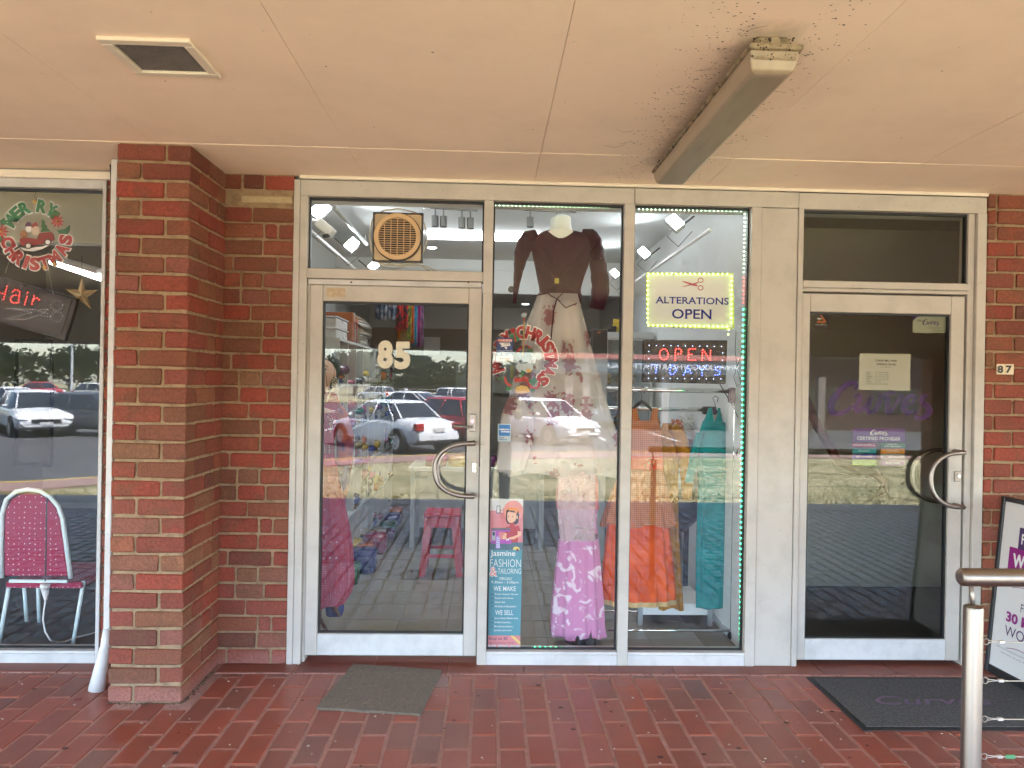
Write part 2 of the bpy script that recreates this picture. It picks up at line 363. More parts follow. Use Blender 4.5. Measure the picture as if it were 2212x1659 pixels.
# grime round the light fitting, plus a soft halo of shade painted in
def soffit_grime_shade(m):
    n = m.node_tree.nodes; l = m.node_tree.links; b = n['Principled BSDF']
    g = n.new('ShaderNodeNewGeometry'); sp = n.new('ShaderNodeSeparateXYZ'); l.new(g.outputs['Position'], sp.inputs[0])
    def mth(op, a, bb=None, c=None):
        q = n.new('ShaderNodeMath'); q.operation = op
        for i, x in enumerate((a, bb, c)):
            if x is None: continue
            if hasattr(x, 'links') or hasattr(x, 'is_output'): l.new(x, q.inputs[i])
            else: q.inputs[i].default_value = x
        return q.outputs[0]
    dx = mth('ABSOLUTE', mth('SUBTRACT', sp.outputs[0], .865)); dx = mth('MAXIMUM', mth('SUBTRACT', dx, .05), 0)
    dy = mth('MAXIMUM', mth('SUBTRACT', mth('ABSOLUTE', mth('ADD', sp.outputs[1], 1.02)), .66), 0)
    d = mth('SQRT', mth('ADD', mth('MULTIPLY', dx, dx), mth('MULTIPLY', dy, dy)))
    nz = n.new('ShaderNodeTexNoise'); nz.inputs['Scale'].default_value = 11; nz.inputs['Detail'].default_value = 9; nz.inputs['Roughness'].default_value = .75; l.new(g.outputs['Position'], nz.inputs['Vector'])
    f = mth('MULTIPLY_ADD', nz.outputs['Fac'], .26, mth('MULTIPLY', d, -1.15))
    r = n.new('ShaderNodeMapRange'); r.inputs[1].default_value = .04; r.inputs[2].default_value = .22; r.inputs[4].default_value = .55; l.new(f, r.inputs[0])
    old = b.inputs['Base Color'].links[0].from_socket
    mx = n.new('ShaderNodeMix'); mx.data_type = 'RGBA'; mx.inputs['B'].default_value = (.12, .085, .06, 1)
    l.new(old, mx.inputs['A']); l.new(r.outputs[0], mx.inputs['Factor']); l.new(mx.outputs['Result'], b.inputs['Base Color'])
soffit_grime_shade(sm)
MB().box(-12, FRONT, ZS+.02, 12, .02, ZS+.2).build('soffit_backing', mat('dark_void', (.05, .045, .04), .9), soff)
xs = [-12, -8.96, -7.12, -5.28, -3.44, -2.52, -1.6, -.69, .23, 1.17, 2.09, 3.01, 4.85, 6.7, 8.5, 12]
for i in range(len(xs)-1):
    for (ya, yb, dz) in ((-.468, .02, -.0012), (-2.27, -.4712, 0), (FRONT, -2.274, 0)):
        dz += random.uniform(-.0009, .0009)
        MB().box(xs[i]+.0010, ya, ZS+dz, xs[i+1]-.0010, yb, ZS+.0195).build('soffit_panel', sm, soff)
nb = MB()
for i in range(5, 12):
    for y in (-.1, -.36, -.6, -1.1, -1.6, -2.1):
        for dx in (.045, .33, .61, .88):
            if random.random() < .62:
                x = xs[i]+dx+random.uniform(-.02, .02); y2 = y+random.uniform(-.03, .03); nb.sphere((x, y2, ZS+.0005), .0042, 8, 4, sq=(1, 1, .5))
nb.build('nail_heads', TRIM, soff, smooth=True, kind='stuff')
dirt = MB()
for i in range(900):
    y = random.uniform(-1.95, -.05); side = random.choice((-1, 1, 1, -1, -1)); d = abs(random.gauss(0, .11))
    x = .865+side*(.075+d)
    if i % 12 == 0: x, y = random.uniform(-2.5, 3), random.uniform(-2.2, 0)
    r = random.uniform(.0012, .004)*(1 if d < .2 else .6); a = random.uniform(0, 3.14); e = random.uniform(.3, 1)
    dirt.flat([(x+r*math.cos(a+t)*1.2, y+r*math.sin(a+t)*e, ZS-.0042) for t in (0, 1.2, 2.5, 3.6, 5)])
for i in range(16):   # cobweb wisps
    x = .865+random.choice((-1, 1))*random.uniform(.06, .3); y = random.uniform(-1.85, -.1); a = random.uniform(0, 6.28); L = random.uniform(.02, .1)
    dirt.tube([(x, y, ZS-.004), (x+L*.5*math.cos(a), y+L*.5*math.sin(a), ZS-.008), (x+L*math.cos(a+.5), y+L*math.sin(a+.5), ZS-.004)], .0004, 4)
dirt.build('dirt_specks', mat('dark_dirt', (.04, .03, .025), .95), soff, kind='stuff')
MB().box(PX(640), -.012, ZS-.022, PX(2126), .0, ZS-.003).build('ceiling_trim', TRIM, soff, bevel=.002)
MB().box(-6, -.03, ZS-.06, P(244, 829, -.03).x-.02, -.004, ZS-.02).build('ceiling_trim', TRIM, soff, bevel=.002)
# fascia of the verandah and its metal lower edge
fas = thing('verandah_beam', '', '', kind='structure')
MB().box(-12, FRONT-.12, 2.01, 12, FRONT, ZS+.2).build('fascia_board', mat('cream_fascia', (.55, .47, .37), .7, noise=.3, scale=3, dark=.8), fas)
MB().box(-12, FRONT-.16, 1.96, 12, FRONT+.04, 2.01).build('fascia_flashing', mat('pale_blue_metal', (.45, .5, .52), .45), fas)
MB().box(-12, FRONT-.1, ZS+.205, 12, .15, ZS+.25).build('verandah_roof', mat('roof_sheet', (.35, .35, .34), .6), fas); MB().box(-12, .15, ZS+.35, 12, 8.2, ZS+.5).build('verandah_roof', mat('roof_sheet', (.35, .35, .34), .6), fas)

# ---------------------------------------------------------------- bricks
_bm = {}
def brick_mesh(w, d, h):
    k = (round(w, 2), round(d, 2), random.randrange(4))
    if k not in _bm:
        q = MB(); c = .006; j = lambda: random.uniform(-.0026, .0026)
        def ring(z, e): return [(sx*(w/2-e)+j(), sy*(d/2-e)+j(), z) for sx, sy in ((-1, -1), (1, -1), (1, 1), (-1, 1))]
        # cut corner in plan as well: 8-point rings
        def ring8(z, e):
            W2, D2 = w/2-e, d/2-e; cc = .004
            return [(x+j(), y+j(), z+j()) for x, y in ((-W2+cc, -D2), (W2-cc, -D2), (W2, -D2+cc), (W2, D2-cc), (W2-cc, D2), (-W2+cc, D2), (-W2, D2-cc), (-W2, -D2+cc))]
        q.loft([ring8(-h/2, c), ring8(-h/2+c, 0), ring8(h/2-c, 0), ring8(h/2, c)])
        me = bpy.data.meshes.new('brick'); me.from_pydata(q.v, [], q.f); me.materials.append(BRICK); _bm[k] = me
    return _bm[k]
def brick(parent, x0, x1, y0, y1, zc, h=.077):
    o = bpy.data.objects.new('brick', brick_mesh(x1-x0, y1-y0, h)); COL.objects.link(o); o.parent = parent
    o.location = Vector(((x0+x1)/2+random.uniform(-.0015, .0015), (y0+y1)/2+random.uniform(-.002, .001), zc+random.uniform(-.001, .001)))-ORG[parent]
    o.rotation_euler = (random.uniform(-.006, .006), random.uniform(-.008, .008), random.uniform(-.006, .006))
NC = 30; CH = ZS/NC; BH = CH-.0125; JM = .0125
def courses():
    for i in range(NC): yield i, (i+.5)*CH
# protruding pillar
px0, px1 = P(244, 829, -.46).x, P(403, 829, -.46).x; py0 = -.46
pil = thing('brick_pillar', 'wide red brick pillar standing forward between the hair salon window and the dress shop', 'pillar', ((px0+px1)/2, -.23, 0))
MB().box(px0+.0085, py0+.0085, 0, px1-.0085, -.01, ZS-.001).build('mortar_core', MORTAR, pil)
wS = (px1-px0-JM)*.675
for i, z in courses():
    a = i % 2
    if a: brick(pil, px0, px0+wS, py0, py0+.11, z, BH); brick(pil, px0+wS+JM, px1, py0, py0+.235, z, BH); ys = [py0+.235+JM, -.002]
    else: brick(pil, px0, px1-wS-JM, py0, py0+.235, z, BH); brick(pil, px1-wS, px1, py0, py0+.112, z, BH); ys = [py0+.112+JM, py0+.112+JM+.225, -.002]
    if not a:
        brick(pil, px1-.11, px1, ys[0], ys[1], z, BH); brick(pil, px1-.11, px1, ys[1]+JM, ys[2], z, BH)
    else: 
        if i % 4 == 1: brick(pil, px1-.11, px1, ys[0], ys[1], z, BH)
        else:
            ym = (ys[0]+ys[1])/2; brick(pil, px1-.11, px1, ys[0], ym-JM/2, z, BH); brick(pil, px1-.11, px1, ym+JM/2, ys[1], z, BH)
# flat pier at the shop line: strip beside the salon window and the wider face beside the dress shop
pr = thing('brick_pier', 'flat red brick pier in the recess beside the dress shop frame, behind the pillar', 'pier', (XL0-.2, .1, 0))
MB().box(XPW+.004, .0105, 0, XL0-.004, .22, ZS-.001).build('mortar_core', MORTAR, pr)
for i, z in courses():
    h2 = BH
    x = XPW; e = px0+.03
    brick(pr, x, e, .002, .112, z, h2)
    x = px1-.03+.002; W_ = XL0-x
    if i == NC-2: continue
    ra = [(.105, .105), (.225,), (.16, .225), (.22, .105)][(i*7+i//3) % 4] if i % 2 else [(.06, .225), (.105, .14), (.225, .06)][i % 3]
    for w in ra:
        if x+w < XL0-.06: brick(pr, x, x+w, .002, .112, z, h2); x += w+JM
    brick(pr, x, XL0, .002, .112, z, h2)
MB().box(px1+.08, -.001, ZS-.155, XL0-.01, .02, ZS-.12).build('mortar_patch', mat('pale_patch_mortar', (.5, .4, .24), .95, noise=.6, scale=20, dark=.7, bump=1, bscale=80), pr, bevel=.004)
# right pier with house number
xr = PX(2129)
pr2 = thing('brick_pier', 'red brick pier right of the second door, carrying the house number 87', 'pier', (xr+.3, .1, 0))
MB().box(xr+.004, .0105, 0, xr+1.3, .22, ZS-.001).build('mortar_core', MORTAR, pr2)
for i, z in courses():
    x = xr; seq = ([.045, .225, .225, .225, .225] if i % 2 else [.155, .105, .225, .225, .225])
    if i == NC-2: seq = [.045, .225, .225, .225]
    for w in seq:
        brick(pr2, x, min(x+w, xr+1.28), .002, .112, z, BH); x += w+JM
        if x > xr+1.2: break
# walls farther along that only a side step would show
bw = mat('plain_brickwork', (.22, .07, .05), .9, noise=.6, scale=12, dark=.6, bump=.3)
MB().box(xr+1.3, .0, 0, 12, .22, ZS-.001).build('wall_right', bw, None, kind='structure')
MB().box(-12, .0, 0, -4.6, .22, ZS-.001).build('wall_left', bw, None, kind='structure')

# ================================================================== SHOPFRONT FRAMES
def pane(parent, x0, z0, x1, z1, m=None, y=YG, name='glass_pane', gk=True):
    g = MB().box(x0, y-.003, z0, x1, y+.003, z1).build(name, m or GLASS, parent)
    if gk:
        w = .009
        q = MB(); q.box(x0, y-.012, z0, x0+w, y+.012, z1); q.box(x1-w, y-.012, z0, x1, y+.012, z1); q.box(x0+w, y-.012, z0, x1-w, y+.012, z0+w*.7); q.box(x0+w, y-.012, z1-w*1.3, x1-w, y+.012, z1)
        q.build('gasket', GASKET, parent)
    return g
FD = .10
def bar(parent, name, x0, z0, x1, z1, m=ALU, y0=0, y1=FD, bev=.0025):
    return MB().box(x0, y0, z0, x1, y1, z1).build(name, m, parent, bevel=bev)
zh1 = PZ(850, 424); zh2 = PZ(1200, 437); zh3 = PZ(1500, 445.5); zh = (zh1+zh2+zh3)/3
zsi = (PZ(1055, 1405)+PZ(1330, 1412))/2; zsb = .006
X = dict(p0=PX(628), p1=PX(658), d0=PX(665.5), g0=PX(692), g1=PX(1010), d1=PX(1038), m1=PX(1039.6), w2a=PX(1060), w2b=PX(1343), m2b=PX(1365.5), w3b=PX(1618), r1=PX(1639.5), pn1=PX(1719), pn2=PX(1731))
fr = thing('shopfront_frame', 'cream aluminium shopfront of the dress shop with three tall bays and a transom window', 'shopfront', ((X['p0']+X['pn2'])/2, .05, 0))
bar(fr, 'post', X['p0'], 0, PX(641), ZS-.024, ALUW if 0 else ALU); bar(fr, 'post', PX(641)+.0015, 0, X['p1'], zh, ALU, .004)
bar(fr, 'head_rail', PX(641)+.0015, zh, PX(1364), ZS-.024, ALU, .002); bar(fr, 'head_rail', PX(1364)+.002, zh, X['pn1'], ZS-.024, ALU, .0)
zt0, zt1 = PZ(850, 604), PZ(850, 583)
bar(fr, 'transom', X['p1'], zt0, X['m1'], zt1, ALU, .003)
bar(fr, 'mullion', X['m1'], zsb, X['w2a'], zh, ALU, -.002); bar(fr, 'mullion', X['w2b'], zsb, X['m2b'], zh, ALU, -.002)
bar(fr, 'mullion', X['w3b'], zsb, X['r1'], zh, ALU, -.002)
bar(fr, 'sill', X['w2a'], zsb, X['w2b'], zsi, ALUW, .0); bar(fr, 'sill', X['m2b'], zsb, X['w3b'], zsi, ALUW, .0)
bar(fr, 'sill_lip', X['w2a'], zsb+.055, X['w2b'], zsb+.06, ALUW, -.006, .0, .001); bar(fr, 'sill_lip', X['m2b'], zsb+.055, X['w3b'], zsb+.06, ALUW, -.006, 0, .001)
bar(fr, 'infill_panel', X['r1']+.002, zsb, X['pn1'], zh-.002, ALU, .006); bar(fr, 'post', X['pn1']+.002, zsb, X['pn2'], zh-.003, ALU, .0)
lab(pane(fr, X['p1'], zt1, X['m1'], zh), 'clear glass of the transom window over the door')
lab(pane(fr, X['w2a'], zsi, X['w2b'], zh), 'tall clear pane in front of the maroon blouse'); lab(pane(fr, X['m2b'], zsi, X['w3b'], zh), 'tall clear pane with the alterations sign behind')
# rail the door closes against, with two screws
q = MB().box(X['d0']-.012, .012, PZ(850, 617), X['d1']-.002, .07, zt0-.003).build('door_stop', ALUW, fr, bevel=.003)
bar(fr, 'door_jamb', X['p1']+.0005, .008, X['d0']-.003, zt0-.001, ALU, .03); 
for u in (754, 1008):
    MB().cyl((PX(u), .012, PZ(u, 609)), (PX(u), .009, PZ(u, 609)), .0055, 10).build('screw', BLACK, fr)

def pull(parent, u0, v0, u1, v1, a, y, dirx=-1):
    """D pull: mounts at the two photo points"""
    A = P(u0, v0, y); B = P(u1, v1, y); c = (A+B)/2; h = (A.z-B.z)/2; pts = [(A.x, YG-.02 if y < YG else YG+.02, A.z)]
    for i in range(25):
        t = math.pi*i/24; s, co = math.sin(t), math.cos(t)
        pts.append((c.x+dirx*a*(abs(s)**.85), y, c.z+h*(abs(co)**.85)*(1 if co > 0 else -1)))
    pts.append((B.x, YG-.02 if y < YG else YG+.02, B.z))
    return MB().tube(pts, .0125, 14).build('pull_handle', STEEL, parent, smooth=True)
def door(name, label, x0, x1, z0, z1, gx0, gx1, gz0, gz1, m, glass, yy=.018):
    d = thing(name, label, 'door', ((x0+x1)/2, .045, 0))
    y0, y1 = yy, yy+.052
    bar(d, 'stile', x0, z0, gx0, z1, m, y0, y1); bar(d, 'stile', gx1, z0, x1, z1, m, y0, y1)
    bar(d, 'top_rail', gx0+.001, gz1, gx1-.001, z1, m, y0+.0015, y1); bar(d, 'bottom_rail', gx0+.001, z0, gx1-.001, gz0, ALUW, y0+.0015, y1)
    pane(d, gx0, gz0, gx1, gz1, glass)
    return d
dz0, dz1 = PZ(840, 1419), PZ(850, 617)-.002
d85 = door('shop_door', 'cream aluminium glass door with the white number 85 and a curved steel pull', X['d0'], X['d1'], max(dz0, .022), dz1, X['g0'], X['g1'], PZ(850, 1373), PZ(850, 652), ALU, GLASS)
lab(pull(d85, 1022, 958, 1022, 1073, .205, -.06), 'outer curved steel pull'); pull(d85, 1020, 962, 1020, 1070, .19, .14)
MB().box(PX(1014), .008, PZ(1022, 933), PX(1030), .018, PZ(1022, 894)).build('lock_plate', STEEL, d85, bevel=.004, bseg=2)
MB().cyl((PX(1022), .004, PZ(1022, 910)), (PX(1022), .009, PZ(1022, 910)), .009, 16).build('keyhole', CHROME, d85)
MB().tube([(PX(1021), .012, PZ(1022, 922)), (PX(1021), -.03, PZ(1022, 922)), (PX(990), -.032, PZ(1022, 922)), (PX(979), -.032, PZ(1022, 922))], .0058, 10).build('lever', STEEL, d85, smooth=True)
MB().box(PX(1023), .012, PZ(1026, 1021), PX(1032), .018, PZ(1026, 1000)).build('lock', CHROME, d85, bevel=.002)
MB().cyl((PX(1027.5), .007, PZ(1026, 1013)), (PX(1027.5), .013, PZ(1026, 1013)), .006, 12).build('lock_cylinder', STEEL, d85)
NUM = mat('frosted_vinyl', (.62, .60, .50), .55)
txt('8', 815, 735, 849, 796.5, YG-.005, NUM, d85, bold=.055, name='door_number'); txt('5', 852, 738, 887, 798, YG-.005, NUM, d85, bold=.055, name='door_number')
MB().box(PX(701), .0175, PZ(718, 641), PX(741), .0192, PZ(718, 621)).build('tape_residue', mat('old_tape', (.42, .33, .22), .7, noise=.8, scale=40, dark=1.5), d85)

# ---- shop 87
z87 = PZ(1900, 455); xo = PX(2127)
fr87 = thing('shopfront_frame', 'cream aluminium frame round the dark glass door and transom at number 87', 'shopfront', ((X['pn2']+xo)/2, .05, 0))
bar(fr87, 'head_rail', X['pn1']+.003, z87, xo, ZS-.024, ALU, .004); 
xa, xb = PX(1733), PX(2092)
bar(fr87, 'post', xb, .0065, PX(2106), z87, ALU, .02); bar(fr87, 'post', PX(2106)+.002, .0065, xo, z87, ALU, .0)
za, zb = PZ(1920, 624), PZ(1920, 609)
bar(fr87, 'transom', X['pn2']+.001, za, xb, zb, ALU, .002); 
lab(pane(fr87, X['pn2']+.001, zb, xb, z87, GLASS_D), 'dark transom glass over the second door')
bar(fr87, 'door_stop', X['pn2']+.001, PZ(1920, 632), xb, za-.001, ALU, .014)
d87 = door('shop_door', 'dark glass door with a purple script logo and opening hours sheet', PX(1734), PX(2087), PZ(1900, 1429.5), PZ(1920, 636), PX(1751.5), PX(2058), PZ(1900, 1384), PZ(1900, 675), ALU, GLASS_D, .022)
lab(pull(d87, 2082, 978, 2082, 1096, .185, -.06), 'outer curved steel pull'); pull(d87, 2036, 972, 2036, 1084, .175, .15)
MB().box(PX(2070), .014, PZ(2075, 1041), PX(2084), .022, PZ(2075, 1019)).build('lock', STEEL, d87, bevel=.002)
MB().cyl((PX(2078), .008, PZ(2075, 1029)), (PX(2078), .016, PZ(2075, 1029)), .008, 12).build('lock_cylinder', CHROME, d87)
# ---- hair salon window
fs = thing('shopfront_frame', 'white aluminium frame of the hair salon window left of the brick pillar', 'shopfront', (-2.8, .05, 0))
sx0 = -4.55; sz0, sz1 = PZ(100, 1406), PZ(100, 405)
bar(fs, 'post', PX(215), .006, XPW-.001, PZ(100, 372), ALUW, -.004); bar(fs, 'head_rail', sx0, sz1, PX(215)-.001, PZ(100, 372), ALUW, .0)
bar(fs, 'sill', sx0, .006, PX(215)-.001, sz0, ALUW, .0); bar(fs, 'sill_lip', sx0, .055, PX(215)-.001, .06, ALUW, -.008, 0, .001)
bar(fs, 'mullion', -3.62, sz0, -3.56, sz1, ALUW); bar(fs, 'post', -4.6, .006, sx0-.001, PZ(100, 372), ALUW)
lab(pane(fs, -3.56, sz0, PX(215), sz1), 'large clear pane showing the salon chair'); pane(fs, sx0, sz0, -3.62, sz1)
MB().box(-4.6, .01, PZ(100, 372)+.001, XPW, .2, ZS-.005).build('infill_panel', ALU, fs)
MB().box(X['p0'], .101, zh, xr, .2, ZS-.005).build('header_wall', WALLI, None, kind='structure')
# downpipe and cable at the pillar's left side
dp = thing('downpipe', 'narrow white downpipe with a flared plastic foot beside the brick pillar', 'downpipe', (px0-.03, -.2, 0))
wt = mat('white_gloss_pipe', (.66, .66, .65), .35, noise=.5, scale=14, dark=.7)
yA = -.30; xp = P(246, 829, yA).x-.012
MB().box(xp-.016, yA-.01, .30, xp+.016, yA+.03, P(246, 345, yA).z).build('pipe', wt, dp, bevel=.004)
MB().tube([(xp, yA, .30), (xp-.005, yA, .22), (xp-.022, yA-.012, .10), (xp-.036, yA-.02, .004)], [.018, .024, .032, .038], 16).build('pipe_foot', wt, dp, smooth=True)
cb = MB().tube([P(u, v, -.1) for u, v in ((233, 339), (238, 345), (240, 380), (240.5, 500), (240, 600), (239, 690), (236, 740), (231, 782))], .0045, 8).build('cable', BLACK, None, smooth=True)
tag(cb, 'thin black cable hanging down the narrow brick strip left of the pillar', 'cable')

# ================================================================== ROOMS BEHIND THE GLASS
room = thing('dress_shop_room', '', '', kind='structure')
RX0, RX1 = -1.62, 1.50
FT = ramp_mat('beige_floor_tile', [(.25, .235, .195), (.28, .26, .215), (.265, .245, .20), (.285, .265, .22)], rough=.3, mott=.08, bump=.02, blotch=(.36, .32, .26), blotch_amt=.3, spec=.4)
MB().box(RX0, .12, -.02, RX1, 6.0, .0).build('floor_bed', mat('tile_grout', (.20, .18, .15), .9), room)
tm = bpy.data.meshes.new('tile'); q = MB().box(-.1525, -.1525, 0, .1525, .1525, .003); tm.from_pydata(q.v, [], q.f); tm.materials.append(FT)
tx = P(743.6, 1370, 0).x; xt = G(741, 1370).x
for i in range(-3, 9):
    for j in range(0, 19):
        cx, cy = xt+.31*i+.155, .125+.155+.31*j
        if cx < RX0+.1 or cx > RX1-.1: continue
        o = bpy.data.objects.new('tile', tm); COL.objects.link(o); o.parent = room; o.location = (cx, cy, 0)
MB().box(RX0-.1, .1, 0, RX0, 6.0, 3.0).build('wall_left', WALLI, room); MB().box(RX1, .1, 0, RX1+.06, 6.0, 3.0).build('wall_right', WALLI, room)
MB().box(RX0, .2, 2.84, RX1, 3.6, 2.9).build('ceiling', CEILI, room); MB().box(RX0, 3.6, 2.49, RX1, 3.75, 2.9).build('bulkhead', WALLI, room)
MB().box(RX0, 3.75, 2.58, RX1, 6.0, 2.66).build('ceiling', CEILI, room)
MB().box(RX0, 5.9, 0, RX1, 6.0, 2.6).build('wall_back', mat('grey_back_wall', (.30, .27, .24), .8), room)
MB().box(RX0, 5.8, 2.28, RX1, 5.899, 2.58).build('back_bulkhead', WALLI, room)
MB().box(RX0, .1, ZS-.005, RX1, .2, 3.0).build('front_upstand', WALLI, room)
for z, y in ((2.805, .25), (2.73, 3.58)):
    MB().box(RX0, y, z, RX1, y+.015, z+.012).build('cornice_strip', WALLI, room)

sal = thing('hair_salon_room', '', '', kind='structure')
sw = mat('grey_green_wall', (.26, .275, .255), .8, noise=.2, scale=2, dark=.9)
SX0, SX1 = -5.2, -1.75
MB().box(SX0, .1, -.02, SX1, 6, .0).build('floor', mat('dark_salon_floor', (.035, .037, .04), .35), sal)
MB().box(SX0-.1, .1, 0, SX0, 6, 2.9).build('wall_left', sw, sal); MB().box(SX1, .22, 0, SX1+.1, 6, 2.9).build('wall_right', sw, sal); MB().box(SX0, 4.6, 0, SX1, 4.7, 2.9).build('wall_back', sw, sal)
MB().box(SX0, .1, 2.82, SX1, 6, 2.9).build('ceiling', mat('salon_ceiling', (.36, .37, .35), .8), sal)
MB().box(SX0, .9, 2.42, SX1, 1.0, 2.82).build('bulkhead', mat('cream_bulkhead', (.5, .49, .38), .8), sal)

rm = thing('fitness_shop_room', '', '', kind='structure')
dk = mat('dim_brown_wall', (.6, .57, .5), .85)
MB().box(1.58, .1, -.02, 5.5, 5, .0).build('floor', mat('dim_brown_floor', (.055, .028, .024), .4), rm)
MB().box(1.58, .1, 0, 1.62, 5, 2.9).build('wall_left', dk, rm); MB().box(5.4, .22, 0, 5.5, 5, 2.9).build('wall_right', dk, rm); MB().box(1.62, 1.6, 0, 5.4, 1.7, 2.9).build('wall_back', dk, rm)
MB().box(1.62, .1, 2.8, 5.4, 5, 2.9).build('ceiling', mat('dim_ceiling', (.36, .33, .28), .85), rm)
for nm, x0, x1 in (('infill_wall', -1.74, XL0), ('infill_wall', xr, 5.4)):
    pass
MB().box(-12, 6.0, 0, 12, 6.2, 3.1).build('building_rear_wall', bw, None, kind='structure')

# scuffs, flies and dirt marks stuck to the frames
for fo, x0, x1 in ((fr, X['p0'], X['pn2']), (fr87, X['pn2'], xo), (fs, -3.5, XPW)):
    q = MB()
    for i in range(90 if fo is fr else 40):
        if random.random() < .45: x, z = random.uniform(x0, x1), random.uniform(zh+.01, ZS-.03)
        else:
            b = random.choice([(X['p0'], X['p1']), (X['m1'], X['w2a']), (X['w2b'], X['m2b']), (X['w3b'], X['pn2'])] if fo is fr else ([(xb, xo)] if fo is fr87 else [(PX(215), XPW)])); x, z = random.uniform(*b), random.uniform(.02, 2.4)
        if fo is fs and z > sz1: z -= .4
        r = random.uniform(.0008, .0028); a = random.uniform(0, 6); e = random.uniform(.2, .9)
        q.flat([(x+r*math.cos(a+t)*1.3, -.0035, z+r*math.sin(a+t)*e) for t in (0, 1.3, 2.6, 3.9, 5.1)])
    q.build('dirt_marks', mat('brown_marks', (.13, .10, .07), .9), fo, kind='stuff')

# trodden gum, drips and grit on the paving
q = MB()
for i in range(55):
    x, y = random.uniform(-2.8, 3), random.uniform(-1.15, -.12)
    if px0-.03 < x < px1+.03 and y > -.5: continue
    r = random.uniform(.004, .014); a = random.uniform(0, 6); q.flat([(x+r*random.uniform(.7, 1.1)*math.cos(a+t)*1.2, y+r*random.uniform(.7, 1.1)*math.sin(a+t), .0032) for t in (0, .9, 1.8, 2.7, 3.6, 4.5, 5.4)])
q.build('gum_spots', mat('trodden_gum', (.085, .045, .038), .8), pav, kind='stuff')
q = MB()
for i in range(520):
    x = random.uniform(-3.2, 3.1); y = -.108-abs(random.gauss(0, .012))
    if random.random() < .3: x = random.choice([px1+abs(random.gauss(0, .012)), px0-abs(random.gauss(0, .012))]); y = random.uniform(-.46, -.1)
    elif random.random() < .2: x = random.uniform(px0, px1); y = -.46-abs(random.gauss(0, .01))
    elif px0 < x < px1: continue
    r = random.uniform(.0015, .0045); q.sphere((x, y, .003+r*.3), r, 5, 3, sq=(1.4, 1, .5))
q.build('grit_line', mat('brown_grit', (.12, .075, .055), .95), pav, kind='stuff')
# ================================================================== UNDER THE VERANDAH
# dirty batten light
lt = thing('batten_light', 'long dirty fluorescent batten with ribbed plastic cover on the soffit', 'light fitting', (.875, -.98, ZS))
LX, LY0, LY1 = .875, -1.66, -.39
yel = mat('yellowed_diffuser', (.36, .295, .22), .3, noise=.6, scale=7, dark=.75, spec=.5, stretch=(3, .6, 1)); grime = mat('grimy_cream_plastic', (.31, .25, .165), .6, noise=.9, scale=22, dark=.25, thr=(.4, .65))
def lring(y, z0, w, e=.012, top=0):
    z = ZS-z0
    return [(LX-w/2, y, z), (LX+w/2, y, z)]
MB().box(LX-.055, LY0+.0, ZS-.04, LX+.055, LY1, ZS-.001).build('base_tray', grime, lt, bevel=.008)
q = MB()
q.loft([[(LX+sx*w/2, (LY0-.03 if sy < 0 else LY1+.02)+(-sy)*e, ZS-z) for sx, sy in ((-1, -1), (1, -1), (1, 1), (-1, 1))] for w, e, z in ((.165, 0, .038), (.172, 0, .042), (.172, 0, .052), (.162, .004, .056))])
q.build('rim', grime, lt, bevel=.006, bseg=2)
q = MB()
q.loft([[(LX+sx*w/2, (LY0-.022 if sy < 0 else LY1+.012)+(-sy)*e, ZS-z) for sx, sy in ((-1, -1), (1, -1), (1, 1), (-1, 1))] for w, e, z in ((.158, .002, .055), (.152, .01, .085), (.135, .022, .112), (.11, .034, .118))])
q.build('diffuser', yel, lt, bevel=.005, bseg=2)
q = MB()
for i in range(17):
    x = LX-.05+i*.1/16; q.box(x-.0008, LY0+.03, ZS-.1192, x+.0008, LY1-.04, ZS-.1185)
for i in range(9):
    for s in (-1, 1):
        t = i/8; x = LX+s*(.0765-.0085*t); z = ZS-.062-.028*t; q.box(x-.0008, LY0+.0, z-.001, x+.0008, LY1-.02, z+.001)
for i in range(22):
    x = LX-.066+i*.132/21; q.box(x-.0012, LY0-.016, ZS-.083, x+.0012, LY0-.013, ZS-.06)
q.build('diffuser_ribs', yel, lt, kind='stuff')
MB().cyl((LX+.005, LY0-.001, ZS-.022), (LX+.005, LY0-.006, ZS-.022), .016, 20).build('end_knockout', mat('knockout_grey', (.3, .25, .17), .6), lt)
dirt = MB()
for i in range(150):
    s = random.choice((-1, -1, 1, 0)); y = random.uniform(LY0, LY1)
    if s == 0: y = LY0-.028; p = (LX+random.uniform(-.08, .08), y, ZS-random.uniform(.02, .09))
    else: p = (LX+s*random.uniform(.074, .087), y, ZS-random.uniform(.035, .06))
    dirt.sphere(p, random.uniform(.0012, .0042), 5, 3)
dirt.build('grime_specks', mat('dark_dirt'), lt, kind='stuff')
